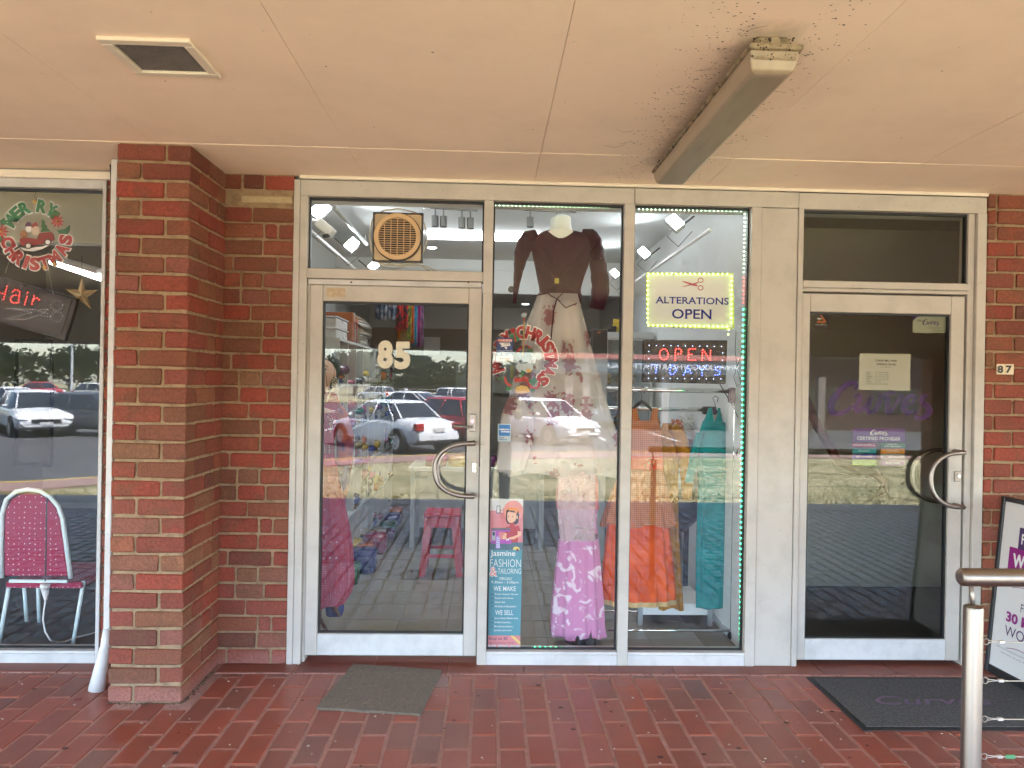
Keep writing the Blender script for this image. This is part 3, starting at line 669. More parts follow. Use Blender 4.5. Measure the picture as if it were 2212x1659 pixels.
# recessed vent light
vl = thing('recessed_light', 'square recessed soffit light with cream rim and dark prismatic glass', 'light fitting', (-1.13, -1.4, ZS))
vx0, vx1, vy0, vy1 = G(205, 75, ZS).x+.0, G(410, 83, ZS).x, (G(205, 75, ZS).y+G(410, 83, ZS).y)/2, G(475, 162, ZS).y
q = MB(); w = .035; z0, z1 = ZS-.014, ZS-.0005
q.box(vx0, vy0, z0, vx1, vy0+w, z1); q.box(vx0, vy1-w, z0, vx1, vy1, z1); q.box(vx0, vy0+w, z0, vx0+w, vy1-w, z1); q.box(vx1-w, vy0+w, z0, vx1, vy1-w, z1)
q.build('rim', TRIM, vl, bevel=.003)
MB().box(vx0+w, vy0+w, ZS-.004, vx1-w, vy1-w, ZS-.0035+.002).build('cavity', mat('dark_cavity', (.06, .06, .06), .7), vl)
q = MB(); n = 21
for i in range(n):
    for j in range(n):
        a = (vx1-vx0-2*w-.004)/n; b = (vy1-vy0-2*w-.004)/n; x, y = vx0+w+.002+a*i, vy0+w+.002+b*j; z = ZS-.0042
        q.add([(x, y, z), (x+a, y, z), (x+a, y+b, z), (x, y+b, z), (x+a/2, y+b/2, z-.0052)], [(0, 4, 1), (1, 4, 2), (2, 4, 3), (3, 4, 0)])
q.build('prismatic_glass', mat('grey_prismatic_glass', (.13, .12, .12), .18, spec=.9, noise=.5, scale=14, dark=.5), vl, kind='stuff')

# door mats
mm = mat('worn_taupe_mat', (.225, .18, .14), .95, noise=.7, scale=60, dark=.6, bump=1, bscale=500)
c = [G(u, v, .006) for u, v in ((762, 1435), (955, 1448), (908, 1545), (682, 1530))]
q = MB(); rings = []
def edge(k, n=14):
    pts = []
    for i in range(4):
        a, b = c[i], c[(i+1) % 4]
        for t in range(n): pts.append(a.lerp(b, t/n)+Vector((random.uniform(-.003, .003), random.uniform(-.003, .003), 0)))
    return pts
e = edge(0); cc = sum(e, Vector())/len(e)
q.loft([[(p.x, p.y, .0005) for p in e], [(p.x, p.y, .008) for p in e], [(cc.x+(p.x-cc.x)*.985, cc.y+(p.y-cc.y)*.985, .0115) for p in e]])
m1 = q.build('door_mat', mm, None); ORG[m1] = Vector(); tag(m1, 'small worn taupe mat with fibres and leaf bits outside door 85', 'mat')
q = MB()
for i in range(95):
    s, t = random.random(), random.random(); p = c[0].lerp(c[1], s).lerp(c[3].lerp(c[2], s), t*.97+.01); a = random.uniform(0, 3.14); L = random.uniform(.006, .035)
    q.tube([(p.x, p.y, .012), (p.x+L*.5*math.cos(a), p.y+L*.5*math.sin(a), .016), (p.x+L*math.cos(a+.6), p.y+L*math.sin(a+.6), .0125)], .0006, 4)
o = q.build('plant_litter', mat('dry_litter', (.2, .15, .09), .9, noise=.9, scale=50, dark=2.2), m1, kind='stuff')
c = [G(u, v, .006) for u, v in ((1741, 1462), (2079+165, 1458), (2212+165, 1560), (1878, 1577))]
dm = thing('door_mat', 'large charcoal ribbed mat with faded purple logo outside door 87', 'mat', (c[0].x+.5, c[0].y-.2, 0))
x0, x1, y1, y0 = c[0].x, 3.02, c[0].y, c[3].y
rub = mat('black_rubber', (.02, .02, .022), .6, bump=.3)
q = MB(); q.loft([[(x0-e, y0-e, z), (x1+e, y0-e, z), (x1+e, y1+e, z), (x0-e, y1+e, z)] for e, z in ((.0, .0005), (0, .004), (-.004, .006))]); q.build('rubber_edge', rub, dm)
cp = mat('charcoal_carpet', (.075, .073, .075), .98, noise=.9, scale=90, dark=2.3, bump=1, bscale=420)
MB().box(x0+.03, y0+.03, .004, x1-.03, y1-.028, .0095).build('carpet', cp, dm, bevel=.002)
lg = mat('faded_purple_print', (.14, .10, .17), .95)
q = MB(); text_into(q, 'Curves', G(1868, 1500).x, (y0+y1)/2-.045, G(2110, 1500).x, (y0+y1)/2+.05, lambda a, b: (a, b, .0102), bold=.01, shear=.3); q.build('printed_logo', lg, dm)
# small litter on the pavers
q = MB()
for i in range(120):
    x, y = random.uniform(-2.6, 2.9), random.uniform(-1.1, -.12)
    if px0-.02 < x < px1+.02 and y > -.5: continue
    r = random.uniform(.0015, .005); a = random.uniform(0, 6)
    q.loft([[(x+r*rr*math.cos(a+t)*(1.6 if k % 2 else 1), y+r*rr*math.sin(a+t), .002+z) for k, t in enumerate((0, 1.1, 2.2, 3.3, 4.4, 5.4))] for rr, z in ((1, 0), (.6, .0022))])
q.build('pavement_litter', mat('pale_litter', (.42, .36, .30), .9), pav, kind='stuff')

# stainless handrail
YR = -1.9
hx = P(2101, 1400, YR).x; hz = P(2120, 1247, YR).z
hr = thing('handrail', 'brushed stainless handrail with thick post and wire infill in the lower right corner', 'handrail', (hx, YR, 0))
pr_ = .0255
top = P(2101, 1308, YR).z
q = MB(); q.tube([(hx, YR, 0), (hx, YR, top-.008), (hx, YR, top-.003), (hx, YR, top)], [pr_, pr_, pr_*.93, pr_*.7], 28); q.build('post', STEEL, hr, smooth=True, auto=35)
xl = P(2072, 1247, YR).x
q = MB(); q.tube([(xl, YR, hz), (xl+.002, YR, hz), (xl+.008, YR, hz), (xl+2.5, YR, hz)], [pr_*.55, pr_*.8, pr_*.98, pr_*.98], 28); q.build('top_rail', STEEL, hr, smooth=True, auto=40)
MB().tube([(hx, YR, top-.01), (hx-.004, YR, top+.02), (hx-.008, YR, hz-pr_+.004)], .0062, 10).build('rail_bracket', STEEL, hr, smooth=True)
for x in (hx+1.25, hx+2.4):
    MB().tube([(x, YR, 0), (x, YR, top)], pr_, 20).build('post', STEEL, hr, smooth=True, auto=40)
    MB().tube([(x, YR, top-.01), (x, YR, hz-pr_+.004)], .0062, 8).build('rail_bracket', STEEL, hr, smooth=True)
for v in (1386, 1470, 1553, 1634, 1712, 1790, 1866):
    z = P(2120, v, YR).z
    if z < .04: continue
    x = hx+pr_
    q = MB(); q.tube([(x-.003, YR, z), (x+.005, YR, z)], .0035, 8)
    ring = [(x+.0125+.0085*math.cos(t*math.pi/8), YR, z+.0085*math.sin(t*math.pi/8)) for t in range(17)]; q.tube(ring, .002, 6, caps=False); q.build('eye_bolt', STEEL, hr, smooth=True)
    q = MB(); q.tube([(x+.018, YR, z+.0035), (x+.045, YR, z+.001), (x+.06, YR, z)], .0011, 6); q.tube([(x+.018, YR, z-.0035), (x+.045, YR, z-.001), (x+.06, YR, z)], .0011, 6)
    q.tube([(x+.05, YR, z-.001), (hx+1.24, YR, z-.002), (hx+2.4, YR, z)], .0016, 6); q.build('wire', mat('wire_rope', (.6, .55, .48), .4, metal=.8), hr, smooth=True)
    MB().box(x+.05, YR-.0045, z-.004, x+.065, YR+.0045, z+.004).build('crimp', mat('aluminium_crimp', (.75, .74, .72), .35, metal=.8), hr, bevel=.001)
    MB().box
z = P(2140, 1634, YR).z
MB().box(hx+.10, YR-.004, z-.006, hx+.128, YR+.004, z+.005).build('green_tag', mat('green_tape', (.08, .25, .12), .6), hr, bevel=.002)

# leaning A-frame sign facing left
A = G(2120, 1441, .0); A = Vector((A.x-.005, min(A.y, -.02), 0)); 
top_ = P(2167, 1071, A.y); Xd = Vector((.045, -1, 0)).normalized(); Ud = (Vector((top_.x, A.y, top_.z))-A).normalized(); HH = (Vector((top_.x, A.y, top_.z))-A).length; Nn = Xd.cross(Ud).normalized()
if Nn.x > 0: Nn = -Nn
WW_ = .62
af = thing('a_frame_sign', 'black framed white pavement board with purple panels reading free workout', 'sign', tuple(A))
fn = lambda a, b, o=0.0: A+Xd*a+Ud*b+Nn*o
def slab(mb, a0, b0, a1, b1, o0, o1):
    vs = [fn(a, b, o) for o in (o0, o1) for a, b in ((a0, b0), (a1, b0), (a1, b1), (a0, b1))]
    return mb.add(vs, [(0, 3, 2, 1), (4, 5, 6, 7), (0, 1, 5, 4), (1, 2, 6, 5), (2, 3, 7, 6), (3, 0, 4, 7)])
q = MB(); f_ = .026; slab(q, 0, 0, f_, HH, -.014, .012); slab(q, WW_-f_, 0, WW_, HH, -.014, .012); slab(q, f_, .0, WW_-f_, f_+.02, -.014, .012); slab(q, f_, HH-f_, WW_-f_, HH, -.014, .012)
q.build('frame', BLACK, af, bevel=.004)
slab(MB(), f_, f_+.02, WW_-f_, HH-f_, -.010, .002).build('poster', mat('white_poster', (.68, .67, .68), .35), af)
q = MB(); bk = lambda a, b: A+Vector((.48, 0, 0))+Xd*a
for a in (.02, WW_-.02): q.tube([fn(a, HH-.01, -.02), bk(a, 0)], .011, 8)
q.tube([bk(.02, 0)+Vector((0, 0, .12))-Vector((.04, 0, 0)), bk(WW_-.02, 0)+Vector((0, 0, .12))-Vector((.04, 0, 0))], .008, 8); q.build('rear_leg', BLACK, af)
pp1, pp2 = mat('deep_purple_print', (.055, .02, .11), .45), mat('magenta_print', (.26, .01, .19), .45)
slab(MB(), .14, HH-.262, .47, HH-.148, .0021, .0024).build('printed_panel', pp1, af); slab(MB(), .085, HH-.40, .535, HH-.262, .0021, .0026).build('printed_panel', pp2, af)
def afx(s, a0, b0, a1, b1, m, bold=0.0):
    q = MB(); text_into(q, s, a0, b0, a1, b1, lambda a, b: fn(a, b, .0036), bold); return q.build('lettering', m, af)
wl = mat('white_print', (.8, .8, .8), .5)
afx('FREE GUIDED', .16, HH-.235, .45, HH-.178, wl, .03); afx('WORKOUT!', .115, HH-.365, .505, HH-.29, wl, .04)
afx('FUN & FAST', .2, HH-.585, .44, HH-.54, pp1); afx('30 MINUTE', .11, HH-.66, .5, HH-.605, pp2, .04); afx('WORKOUT!', .11, HH-.735, .5, HH-.68, pp1)
for b in (HH-.475, HH-.80):
    q = MB(); pts = [fn(.13+.36*i/16, b+.018*math.sin(i/16*6.28), .0030) for i in range(17)]; q.tube(pts, .0016, 4); q.build('printed_line', pp2, af)
tg = mat('small_print_grey', (.15, .13, .16), .6)
afx('Valid at participating locations only. Cannot be combined with any other offer.', .06, .155, .56, .166, tg); afx('One time use only. No cash value. All rights reserved.', .1, .132, .5, .143, tg)

# house number 87
hp = thing('house_number', 'two small cream tiles reading 87 on the brick pier', 'sign', tuple(P(2170, 798, -.006)))
kp = mat('cream_tile', (.68, .60, .45), .4)
for a, b, s in ((2152, 2169.3, '8'), (2170.3, 2188, '7')):
    MB().box(PX(a), -.006, PZ(2170, 809), PX(b), .004, PZ(2170, 786.5)).build('number_tile', kp, hp, bevel=.001)
    txt(s, a+2.5, 789.5, b-2, 806, -.0068, BLACK, hp, bold=.05)

# ================================================================== ON AND BEHIND THE GLASS, number 87
YS = YG+.0045
PUR = mat('vinyl_purple', (.075, .025, .17), .6, spec=.2)
def stroke(parent, pts, Y, m, name='lettering'):
    pts = [(a, b, c*1.3 if c > 1.6 else c) for a, b, c in pts]
    """brush stroke: (u,v,width) in photo pixels, smoothed"""
    P3 = []
    for i in range(len(pts)-1):
        p0, p1, p2, p3 = pts[max(i-1, 0)], pts[i], pts[i+1], pts[min(i+2, len(pts)-1)]
        for k in range(6):
            t = k/6; P3.append(tuple(.5*((2*b)+(-a+c_)*t+(2*a-5*b+4*c_-d)*t*t+(-a+3*b-3*c_+d)*t**3) for a, b, c_, d in zip(p0, p1, p2, p3)))
    P3.append(pts[-1]); L = []; Rr = []
    for i, (u, v, w) in enumerate(P3):
        a, b = P3[max(i-1, 0)], P3[min(i+1, len(P3)-1)]; dx, dy = b[0]-a[0], b[1]-a[1]; n = math.hypot(dx, dy) or 1
        L.append(P(u-dy/n*w/2, v+dx/n*w/2, Y)); Rr.append(P(u+dy/n*w/2, v-dx/n*w/2, Y))
    q = MB(); n = len(L); q.add(L+Rr, [(i, i+1, n+i+1, n+i) for i in range(n-1)])
    return q.build(name, m, parent)
# script logo strokes in zoom pixels (u = 1728.1+.2604x, v = 662.4+.2604y)
def zc(pts): return [(1728.1+.2604*x, 662.4+.2604*y, .2604*w) for x, y, w in pts]
CURV = [[(455, 690, 6), (470, 660, 20), (445, 632, 30), (390, 645, 34), (320, 710, 42), (262, 800, 46), (262, 865, 42), (310, 888, 32), (380, 868, 26), (440, 820, 10)],
        [(450, 750, 14), (495, 735, 30), (490, 780, 34), (465, 840, 36), (490, 865, 30), (540, 820, 20), (575, 770, 20), (590, 745, 12)],
        [(600, 740, 20), (575, 800, 32), (555, 850, 34), (575, 878, 26), (600, 860, 12)],
        [(640, 750, 14), (672, 735, 30), (660, 790, 34), (630, 850, 30), (615, 885, 16)], [(655, 800, 10), (700, 735, 22), (760, 715, 26), (800, 722, 10)],
        [(700, 760, 14), (730, 770, 34), (725, 830, 36), (735, 880, 26), (790, 820, 20), (835, 745, 30), (838, 722, 24)],
        [(870, 820, 10), (930, 800, 20), (955, 755, 24), (920, 738, 24), (875, 780, 36), (862, 845, 40), (900, 880, 30), (955, 855, 12)],
        [(1062, 740, 14), (1025, 745, 30), (1010, 790, 34), (1060, 830, 40), (1075, 870, 40), (1030, 915, 30), (975, 925, 22), (955, 905, 18), (985, 860, 8), (1030, 810, 6)]]
lg87 = thing('door_lettering', 'large purple script word Curves on the dark glass door', 'lettering', tuple(P(1900, 870, YS)))
for s in CURV: stroke(lg87, zc(s), YS, PUR)
stroke(lg87, [(2004+6*math.cos(i/8*6.28)/2, 905+6*math.sin(i/8*6.28)/2, .6) for i in range(9)], YS, PUR); txt('R', 2002.5, 903, 2006, 907, YS, PUR, lg87)
def mini_curves(parent, u0, v0, u1, v1, Y, m):
    for s in CURV: stroke(parent, [(u0+(x-230)/870*(u1-u0), v0+(y-630)/300*(v1-v0), w/870*(u1-u0)) for x, y, w in s], Y, m)
op = thing('opening_hours_sheet', 'cream paper sheet with printed opening hours taped inside the dark door', 'notice', tuple(P(1911, 803, YS)))
shape([(1857, 763), (1967, 765), (1966, 844), (1855, 842)], YS+.001, PAPER, op, 'paper', .0006)
ink = mat('black_ink', (.03, .03, .03), .6)
txt('CURVES MILL PARK', 1890, 777, 1938, 781, YS+.0004, ink, op, .02); txt('OPENING HOURS', 1893.5, 785, 1935, 789, YS+.0004, ink, op, .02); txt('PH 03 9407 1770', 1903, 792, 1925, 794, YS+.0004, ink, op)
for i, (d, h) in enumerate([('MONDAY', '6.30-11.30am & 3.00-7.00pm'), ('TUESDAY', '7.30-11.30am & 3.30-7.00pm'), ('WEDNESDAY', '6.30-11.30am & 4.00-7.00pm'), ('THURSDAY', '7.30-11.30am & 4.30-7.30pm'), ('FRIDAY', '6.30-11.30am & 4.00-6.30pm'), ('SATURDAY', '7.30-11.30am')]):
    v = 803.5+i*4.05; txt(d, 1871, v, 1871+len(d)*1.55, v+2.3, YS+.0004, ink, op); txt(h, 1889.5, v, 1889.5+len(h)*1.17, v+2.3, YS+.0004, ink, op)
txt('SUNDAY & ALL PUBLIC HOLIDAYS CLOSED', 1871, 828.3, 1918, 830.6, YS+.0004, ink, op)
# certified provider stickers
def sticker(name, label, cat, r, col, parent=None, Y=None, txts=(), m=None, group=None):
    Y = YS if Y is None else Y
    o = parent or thing(name, label, cat, tuple(P((r[0]+r[2])/2, (r[1]+r[3])/2, Y)), group)
    shape(rect(*r), Y+.0008, m or mat('vinyl_%02x%02x%02x' % tuple(int(c*255) for c in col), col, .5), o, 'backing', .0004)
    for t in txts: txt(t[0], t[1], t[2], t[3], t[4], Y+.0004, t[5] if len(t) > 5 else wl, o, t[6] if len(t) > 6 else .01)
    return o
cpv = sticker('provider_sticker', 'deep purple sticker reading Curves certified provider', 'sticker', (1842, 925.5, 1955, 954), (.10, .02, .22), txts=[('CERTIFIED PROVIDER', 1851.5, 943.5, 1945.5, 951, wl, .02)])
mini_curves(cpv, 1880, 928.5, 1917, 941, YS+.0004, wl)
rows = [((1841, 957, 1893, 966), (.30, .02, .15), 'MYCURVES ON DEMAND', 'magenta'), ((1902.5, 957, 1954.5, 967.5), (.01, .12, .06), 'NUTRITION &', 'dark green'),
        ((1841, 969, 1893, 979), (.01, .26, .33), 'BALANCE', 'teal'), ((1902.5, 969.5, 1954.5, 980), (.62, .24, .03), 'STRETCHING', 'orange'),
        ((1841, 981.5, 1893, 992), (.015, .05, .28), 'BODY SCANNING', 'dark blue'), ((1902.5, 982, 1954.5, 992.5), (.6, .6, .6), 'WORKOUT', 'white'),
        ((1841, 994, 1893, 1005), (.22, .45, .02), 'HEART RATE TECHNOLOGY', 'lime green'), ((1902.5, 994.5, 1954.5, 1005.5), (.25, .10, .33), 'PELVIC FLOOR', 'lilac')]
for r, c_, s, nm in rows:
    cx, cy = (r[0]+r[2])/2, (r[1]+r[3])/2; k = min(len(s)*1.28, 24) if len(s) > 7 else len(s)*1.7
    if nm == 'white':
        t = [('WORKOUT', cx-2, cy-3.6, cx+19, cy-.8, ink), ('OF THE WEEK', cx-3, cy+.6, cx+22, cy+3.3, ink), ('WOW', cx-21, cy-2.5, cx-9, cy+2.5, mat('wow_brown', (.1, .05, .05), .5))]
    elif nm == 'dark green': t = [('NUTRITION &', cx-11, cy-3.8, cx+11, cy-1, wl), ('WEIGHT MANAGEMENT', cx-20, cy+.5, cx+20, cy+3.3, wl)]
    else: t = [(s, cx-k, cy-1.7, cx+k, cy+1.7, wl)]
    sticker('service_sticker', '%s sticker reading %s under the certified provider sticker' % (nm, s.lower().replace(' &', '')), 'sticker', r, c_, txts=t, group='small service stickers on the dark door')
a1 = sticker('licence_sticker', 'small black square sticker with orange figure in the top left of the dark door', 'sticker', (1756, 678, 1789.5, 711), (.03, .03, .035), txts=[('APRA|AMCOS', 1760.5, 700.5, 1785.5, 703.5)])
og = mat('vinyl_orange', (.6, .17, .04), .5)
stroke(a1, [(1772, 679.5, 1.5), (1778, 688, 3), (1783, 697, 4)], YS+.0003, og); shape([(1763, 697), (1768, 692), (1782, 695), (1779, 699), (1768, 697)], YS+.0003, og, a1); shape(ell(1770, 688.5, 5, 2), YS+.0003, wl, a1)
a2 = sticker('facility_sticker', 'pale sticker with script logo in the top right of the dark door', 'sticker', (1971.5, 681, 2048, 719.5), (.42, .44, .36), txts=[('Official', 1981, 690, 1995, 695, ink, 0), ('Smart', 2007, 704, 2030, 710.5, mat('grey_ink', (.25, .25, .22), .6), 0), ('Training Facility', 2014, 712.5, 2044, 717, ink, 0)])
shape([(1971.5, 681), (1990, 681), (1980, 685), (1971.5, 694)], YS+.0003, PUR, a2); mini_curves(a2, 1993, 690, 2028, 703, YS+.0003, PUR)

# timber rail seen dimly inside 87
tr = thing('timber_rail', 'dark timber handrail with small metal bracket dimly seen behind the second door', 'handrail', tuple(P(1850, 980, .7)))
wd = mat('dark_red_timber', (.14, .045, .025), .5, noise=.5, scale=9, dark=.6)
Yw = .6
MB().tube([P(1735, 850, Yw), P(1765, 918, Yw), P(1812, 998, Yw), P(1850, 1012, Yw), P(1890, 1022, Yw), P(1908, 1040, Yw), P(1908, 1062, Yw), P(1897, 1062, Yw)], .029, 12).build('rail', wd, tr, smooth=True)
MB().tube([P(1882, 1030, Yw), P(1868, 1031, Yw), P(1868, 1018, Yw)], .006, 8).build('bracket', CHROME, tr, smooth=True)

# ================================================================== SALON WINDOW
YW = YG+.05
def wreath(parent, cu, cv, letters, Y, rad, h, w):
    """letters: (char, angle, material, upright?)"""
    c0 = P(cu, cv, Y); k = (P(cu+10, cv, Y)-P(cu, cv, Y)).length/10; out = MB(); 
    gm = {}
    for ch, ang, m, down in letters:
        a = R(ang); x, z = c0.x+rad*k*math.cos(a), c0.z+rad*k*math.sin(a); rot = a+math.pi/2 if down else a-math.pi/2
        ww = w*(.45 if ch == 'I' else 1)
        for mb, bold, yy, e in ((out, .11, Y, 1.10), (gm.setdefault(m, MB()), .055, Y-.0025, .93)):
            text_into(mb, ch, x-ww*k*e/2, z-h*k*e/2, x+ww*k*e/2, z+h*k*e/2, lambda p, r_: (p, yy, r_), bold, rot=rot)
    out.build('letter_outline', WHITEP, parent)
    for m, mb in gm.items(): mb.build('letters', m, parent)
GG = mat('green_glitter', (.02, .17, .07), .5, noise=.4, scale=300, dark=1.8); RG_ = mat('red_glitter', (.32, .015, .02), .5, noise=.4, scale=300, dark=1.7)
w1 = thing('christmas_wreath', 'round Merry Christmas hanger with green and red letters round a red toy truck', 'decoration', tuple(P(79, 507, YW)))
wreath(w1, 79, 507.5, [('M', 153, GG, 0), ('E', 133, GG, 0), ('R', 114, GG, 0), ('R', 80, GG, 0), ('Y', 61, GG, 0)]+[(c_, a, RG_, 1) for c_, a in zip('CHRISTMAS', (196, 216, 235, 251, 268, 287, 309, 331, 352))], YW, 64, 31, 24)
LEAF = mat('holly_green', (.03, .13, .05), .6); PET = mat('poinsettia_red', (.42, .02, .025), .6); GOLD = mat('gold_paint', (.6, .36, .08), .4)
for cu, cv, s in ((124, 478, 16), (3, 500, 17)):
    q = MB(); y = YW-.004
    for i in range(9):
        a = i*R(40); p = [(cu, cv), (cu+s*.55*math.cos(a-.28), cv+s*.55*math.sin(a-.28)), (cu+s*math.cos(a), cv+s*math.sin(a)), (cu+s*.55*math.cos(a+.28), cv+s*.55*math.sin(a+.28))]
        z_ = [P(u, v, y-.001*(i % 3)) for u, v in p]; q.add(z_, [(0, 1, 2, 3)])
    q.build('poinsettia', PET, w1); MB().sphere(P(cu, cv, y-.004), .006, 8, 5).build('flower_heart', GOLD, w1)
for pts in ([(138, 495), (152, 486), (150, 499), (146, 506), (128, 505), (122, 497)], [(106, 462), (118, 452), (130, 460), (128, 468), (110, 474)], [(0, 476), (10, 470), (12, 484), (2, 490)], [(0, 510), (9, 512), (6, 524), (0, 524)]): shape(pts, YW-.001, LEAF, w1, 'holly_leaf', .001)
def star(cu, cv, r, Y, m, parent, rot=-90, inner=.42, name='star', d=.006):
    q = MB(); o = [P(cu+(r if i % 2 == 0 else r*inner)*math.cos(R(rot+36*i)), cv+(r if i % 2 == 0 else r*inner)*math.sin(R(rot+36*i)), Y) for i in range(10)]; c_ = P(cu, cv, Y-d); b_ = P(cu, cv, Y+d)
    q.add(o+[c_, b_], [(i, (i+1) % 10, 10) for i in range(10)]+[((i+1) % 10, i, 11) for i in range(10)]); return q.build(name, m, parent)
star(75, 436, 7, YW-.004, GOLD, w1, d=.002); star(96, 578, 7, YW-.004, GOLD, w1, d=.002); star(117, 570, 6, YW-.004, GOLD, w1, d=.002)
TR_ = mat('truck_red', (.25, .02, .02), .4)
shape([(42, 519), (44, 514), (62, 513), (80, 517), (84, 506), (88, 503), (110, 501), (115, 506), (117, 518), (110, 524), (60, 532), (45, 530)], YW-.003, TR_, w1, 'toy_truck', .004)
for u, v in ((61, 531), (103, 523)):
    shape(ell(u, v, 8, 7), YW-.0042, BLACK, w1, 'truck_wheel', .001); shape(ell(u, v, 5, 4.6), YW-.005, WHITEP, w1, 'truck_hub', .0005)
shape([(44, 534), (60, 538), (75, 534), (95, 532), (118, 516), (110, 528), (90, 538), (70, 543), (52, 541)], YW-.002, WHITEP, w1, 'snow', .001)
shape([(92, 473), (98, 482), (95, 482), (103, 490), (99, 490), (109, 500), (88, 501), (91, 491), (88, 490), (91, 482), (89, 481)], YW-.002, LEAF, w1, 'toy_tree', .002)
BR_ = mat('teddy_brown', (.3, .13, .06), .7)
shape(ell(51, 506, 8, 8), YW-.0025, BR_, w1, 'toy_bear', .002); shape(ell(62, 495, 6.5, 7), YW-.002, WHITEP, w1, 'toy_snowman', .002); shape([(53, 489), (58, 480), (66, 480), (70, 489)], YW-.003, mat('plum_felt', (.1, .03, .07), .8), w1, 'toy_hat', .001)
shape([(67, 500), (68, 487), (76, 482), (84, 490), (86, 502), (80, 508), (70, 508)], YW-.0022, mat('cream_felt', (.6, .5, .4), .8), w1, 'toy_passenger', .002); shape([(68, 493), (70, 483), (78, 479), (84, 490), (76, 488)], YW-.003, TR_, w1, 'toy_hat', .001)
MB().tube([P(77, 418, YW), P(75, 424, YW), P(79, 430, YW), P(76, 438, YW)], .0016, 6).build('hook', BLACK, w1)
MB().tube([P(77, 402, YW), P(77, 419, YW)], .0008, 5).build('string', BLACK, w1)
# gold star ornament
gs = thing('star_ornament', 'folded gold paper star hanging at the right of the salon window', 'decoration', tuple(P(175, 640, YW+.05)))
Ys = YW+.08
star(176, 637, 38, Ys, mat('gold_glitter_paper', (.42, .33, .2), .45, noise=.8, scale=200, dark=1.9), gs, -88, .36, 'star_body', .03); MB().tube([P(177, 553, Ys), P(176, 600, Ys)], .0009, 5).build('string', BLACK, gs)
# LED Hair board, hanging crooked
hb = thing('led_sign', 'crooked black LED board showing Hair in red dots and white dotted scissors', 'LED sign', tuple(P(60, 660, YW+.02)))
Yh = YW+.025
def zh_(x, y): return (.2222*x, 403.2+.2222*y)
cor = [(-520, 710), (750, 1090), (630, 1505), (-620, 1140)]
def poly_solid(pts, y0, y1, m, parent, name, bevel=.004):
    w = [P(u, v, y0) for u, v in pts]; return MB().prism([(p.x, p.z) for p in w], y0, y1).build(name, m, parent, bevel=bevel)
poly_solid([zh_(*c_) for c_ in cor], Yh, Yh+.03, BLACK, hb, 'board_frame')
cc = [sum(c_[i] for c_ in cor)/4 for i in (0, 1)]
poly_solid([zh_(cc[0]+(x-cc[0])*.93, cc[1]+(y-cc[1])*.84) for x, y in cor], Yh-.004, Yh-.001, mat('smoked_panel', (.035, .03, .03), .35), hb, 'display_panel', 0)
def dots(parent, name, lines, Y, sp, r, m, conv):
    q = MB()
    for ln in lines:
        acc = 0; pts = [ln[0]]
        for a, b in zip(ln, ln[1:]):
            L = math.hypot(b[0]-a[0], b[1]-a[1]); t = sp-acc
            while t <= L: pts.append((a[0]+(b[0]-a[0])*t/L, a[1]+(b[1]-a[1])*t/L)); t += sp
            acc = L-(t-sp)
        for p in pts: q.sphere(P(*conv(*p), Y), r, 8, 5)
    return q.build(name, m, parent)
def led(name, c, s): return mat(name, tuple(x*.3 for x in c), .5, emit=c, es=s)
RED, BLU, WHT = led('red_led', (1, .05, .04), 2.2), led('blue_led', (.08, .16, 1), 2.2), led('white_led', (1, .95, .85), .6)
arc = lambda cx, cy, rx, ry, a0, a1, n=12: [(cx+rx*math.cos(R(a0+(a1-a0)*i/n)), cy+ry*math.sin(R(a0+(a1-a0)*i/n))) for i in range(n+1)]
dots(hb, 'led_dots', [[(-55, 935), (-95, 1085)], [(68, 970), (28, 1120)], [(-75, 1010), (45, 1045)],
     [(125, 1020), (145, 1003), (165, 1003), (190, 1020), (190, 1060), (182, 1100), (178, 1140)], [(180, 1060), (140, 1052), (105, 1080), (100, 1110), (125, 1130), (170, 1128)],
     [(268, 1030), (268, 1031)], [(262, 1070), (238, 1148)], [(330, 1065), (308, 1150)], [(320, 1110), (340, 1085), (365, 1085), (382, 1100)]], Yh-.005, 26, .0021, RED, zh_)
dots(hb, 'led_dots', [[(75, 1185), (330, 1195), (480, 1240)], [(70, 1280), (200, 1250), (320, 1220)], [(95, 1290), (250, 1290), (400, 1240), (470, 1190)], [(150, 1190), (320, 1225)],
     arc(550, 1155, 60, 50, 0, 360), arc(550, 1265, 60, 50, 0, 360), [(395, 1195), (480, 1190)], [(400, 1255), (500, 1265)]], Yh-.005, 30, .0011, WHT, zh_)
MB().tube([P(103, 575, Yh), P(116, 640, Yh), P(118, 650, Yh)], .0008, 5).build('string', WHITEP, hb); MB().tube([P(12, 590, Yh), P(25, 545, Yh)], .0008, 5).build('string', WHITEP, hb)
# fluorescent tube in the salon, lit
TUBE = lambda n, s: mat(n, (.8, .8, .8), .4, emit=(.92, .98, 1), es=s)
ft = thing('ceiling_light', 'lit fluorescent tube on the salon ceiling', 'ceiling light', tuple(P(160, 580, 1.2)))
a, b = P(112, 566, 2.3), P(216, 600, 1.25)
MB().tube([a, b], .022, 10).build('tube', TUBE('salon_tube_glow', 6.0), ft)
MB().tube([a+Vector((0, 0, .04)), b+Vector((0, 0, .04))], .03, 6).build('batten', WHITEP, ft)
# mirror in the salon
mr_ = thing('wall_mirror', 'tall dark framed mirror inside the salon behind the parked car reflection', 'mirror', tuple(P(70, 850, 3.0)))
Ym = 2.6
poly_solid([(30, 730), (112, 733), (112, 1010), (30, 1005)], Ym, Ym+.03, BLACK, mr_, 'frame'); poly_solid([(40, 735), (108, 738), (108, 1000), (40, 998)], Ym-.004, Ym-.001, mat('mirror_face', (.5, .52, .5), .05, metal=1), mr_, 'mirror_glass', 0)
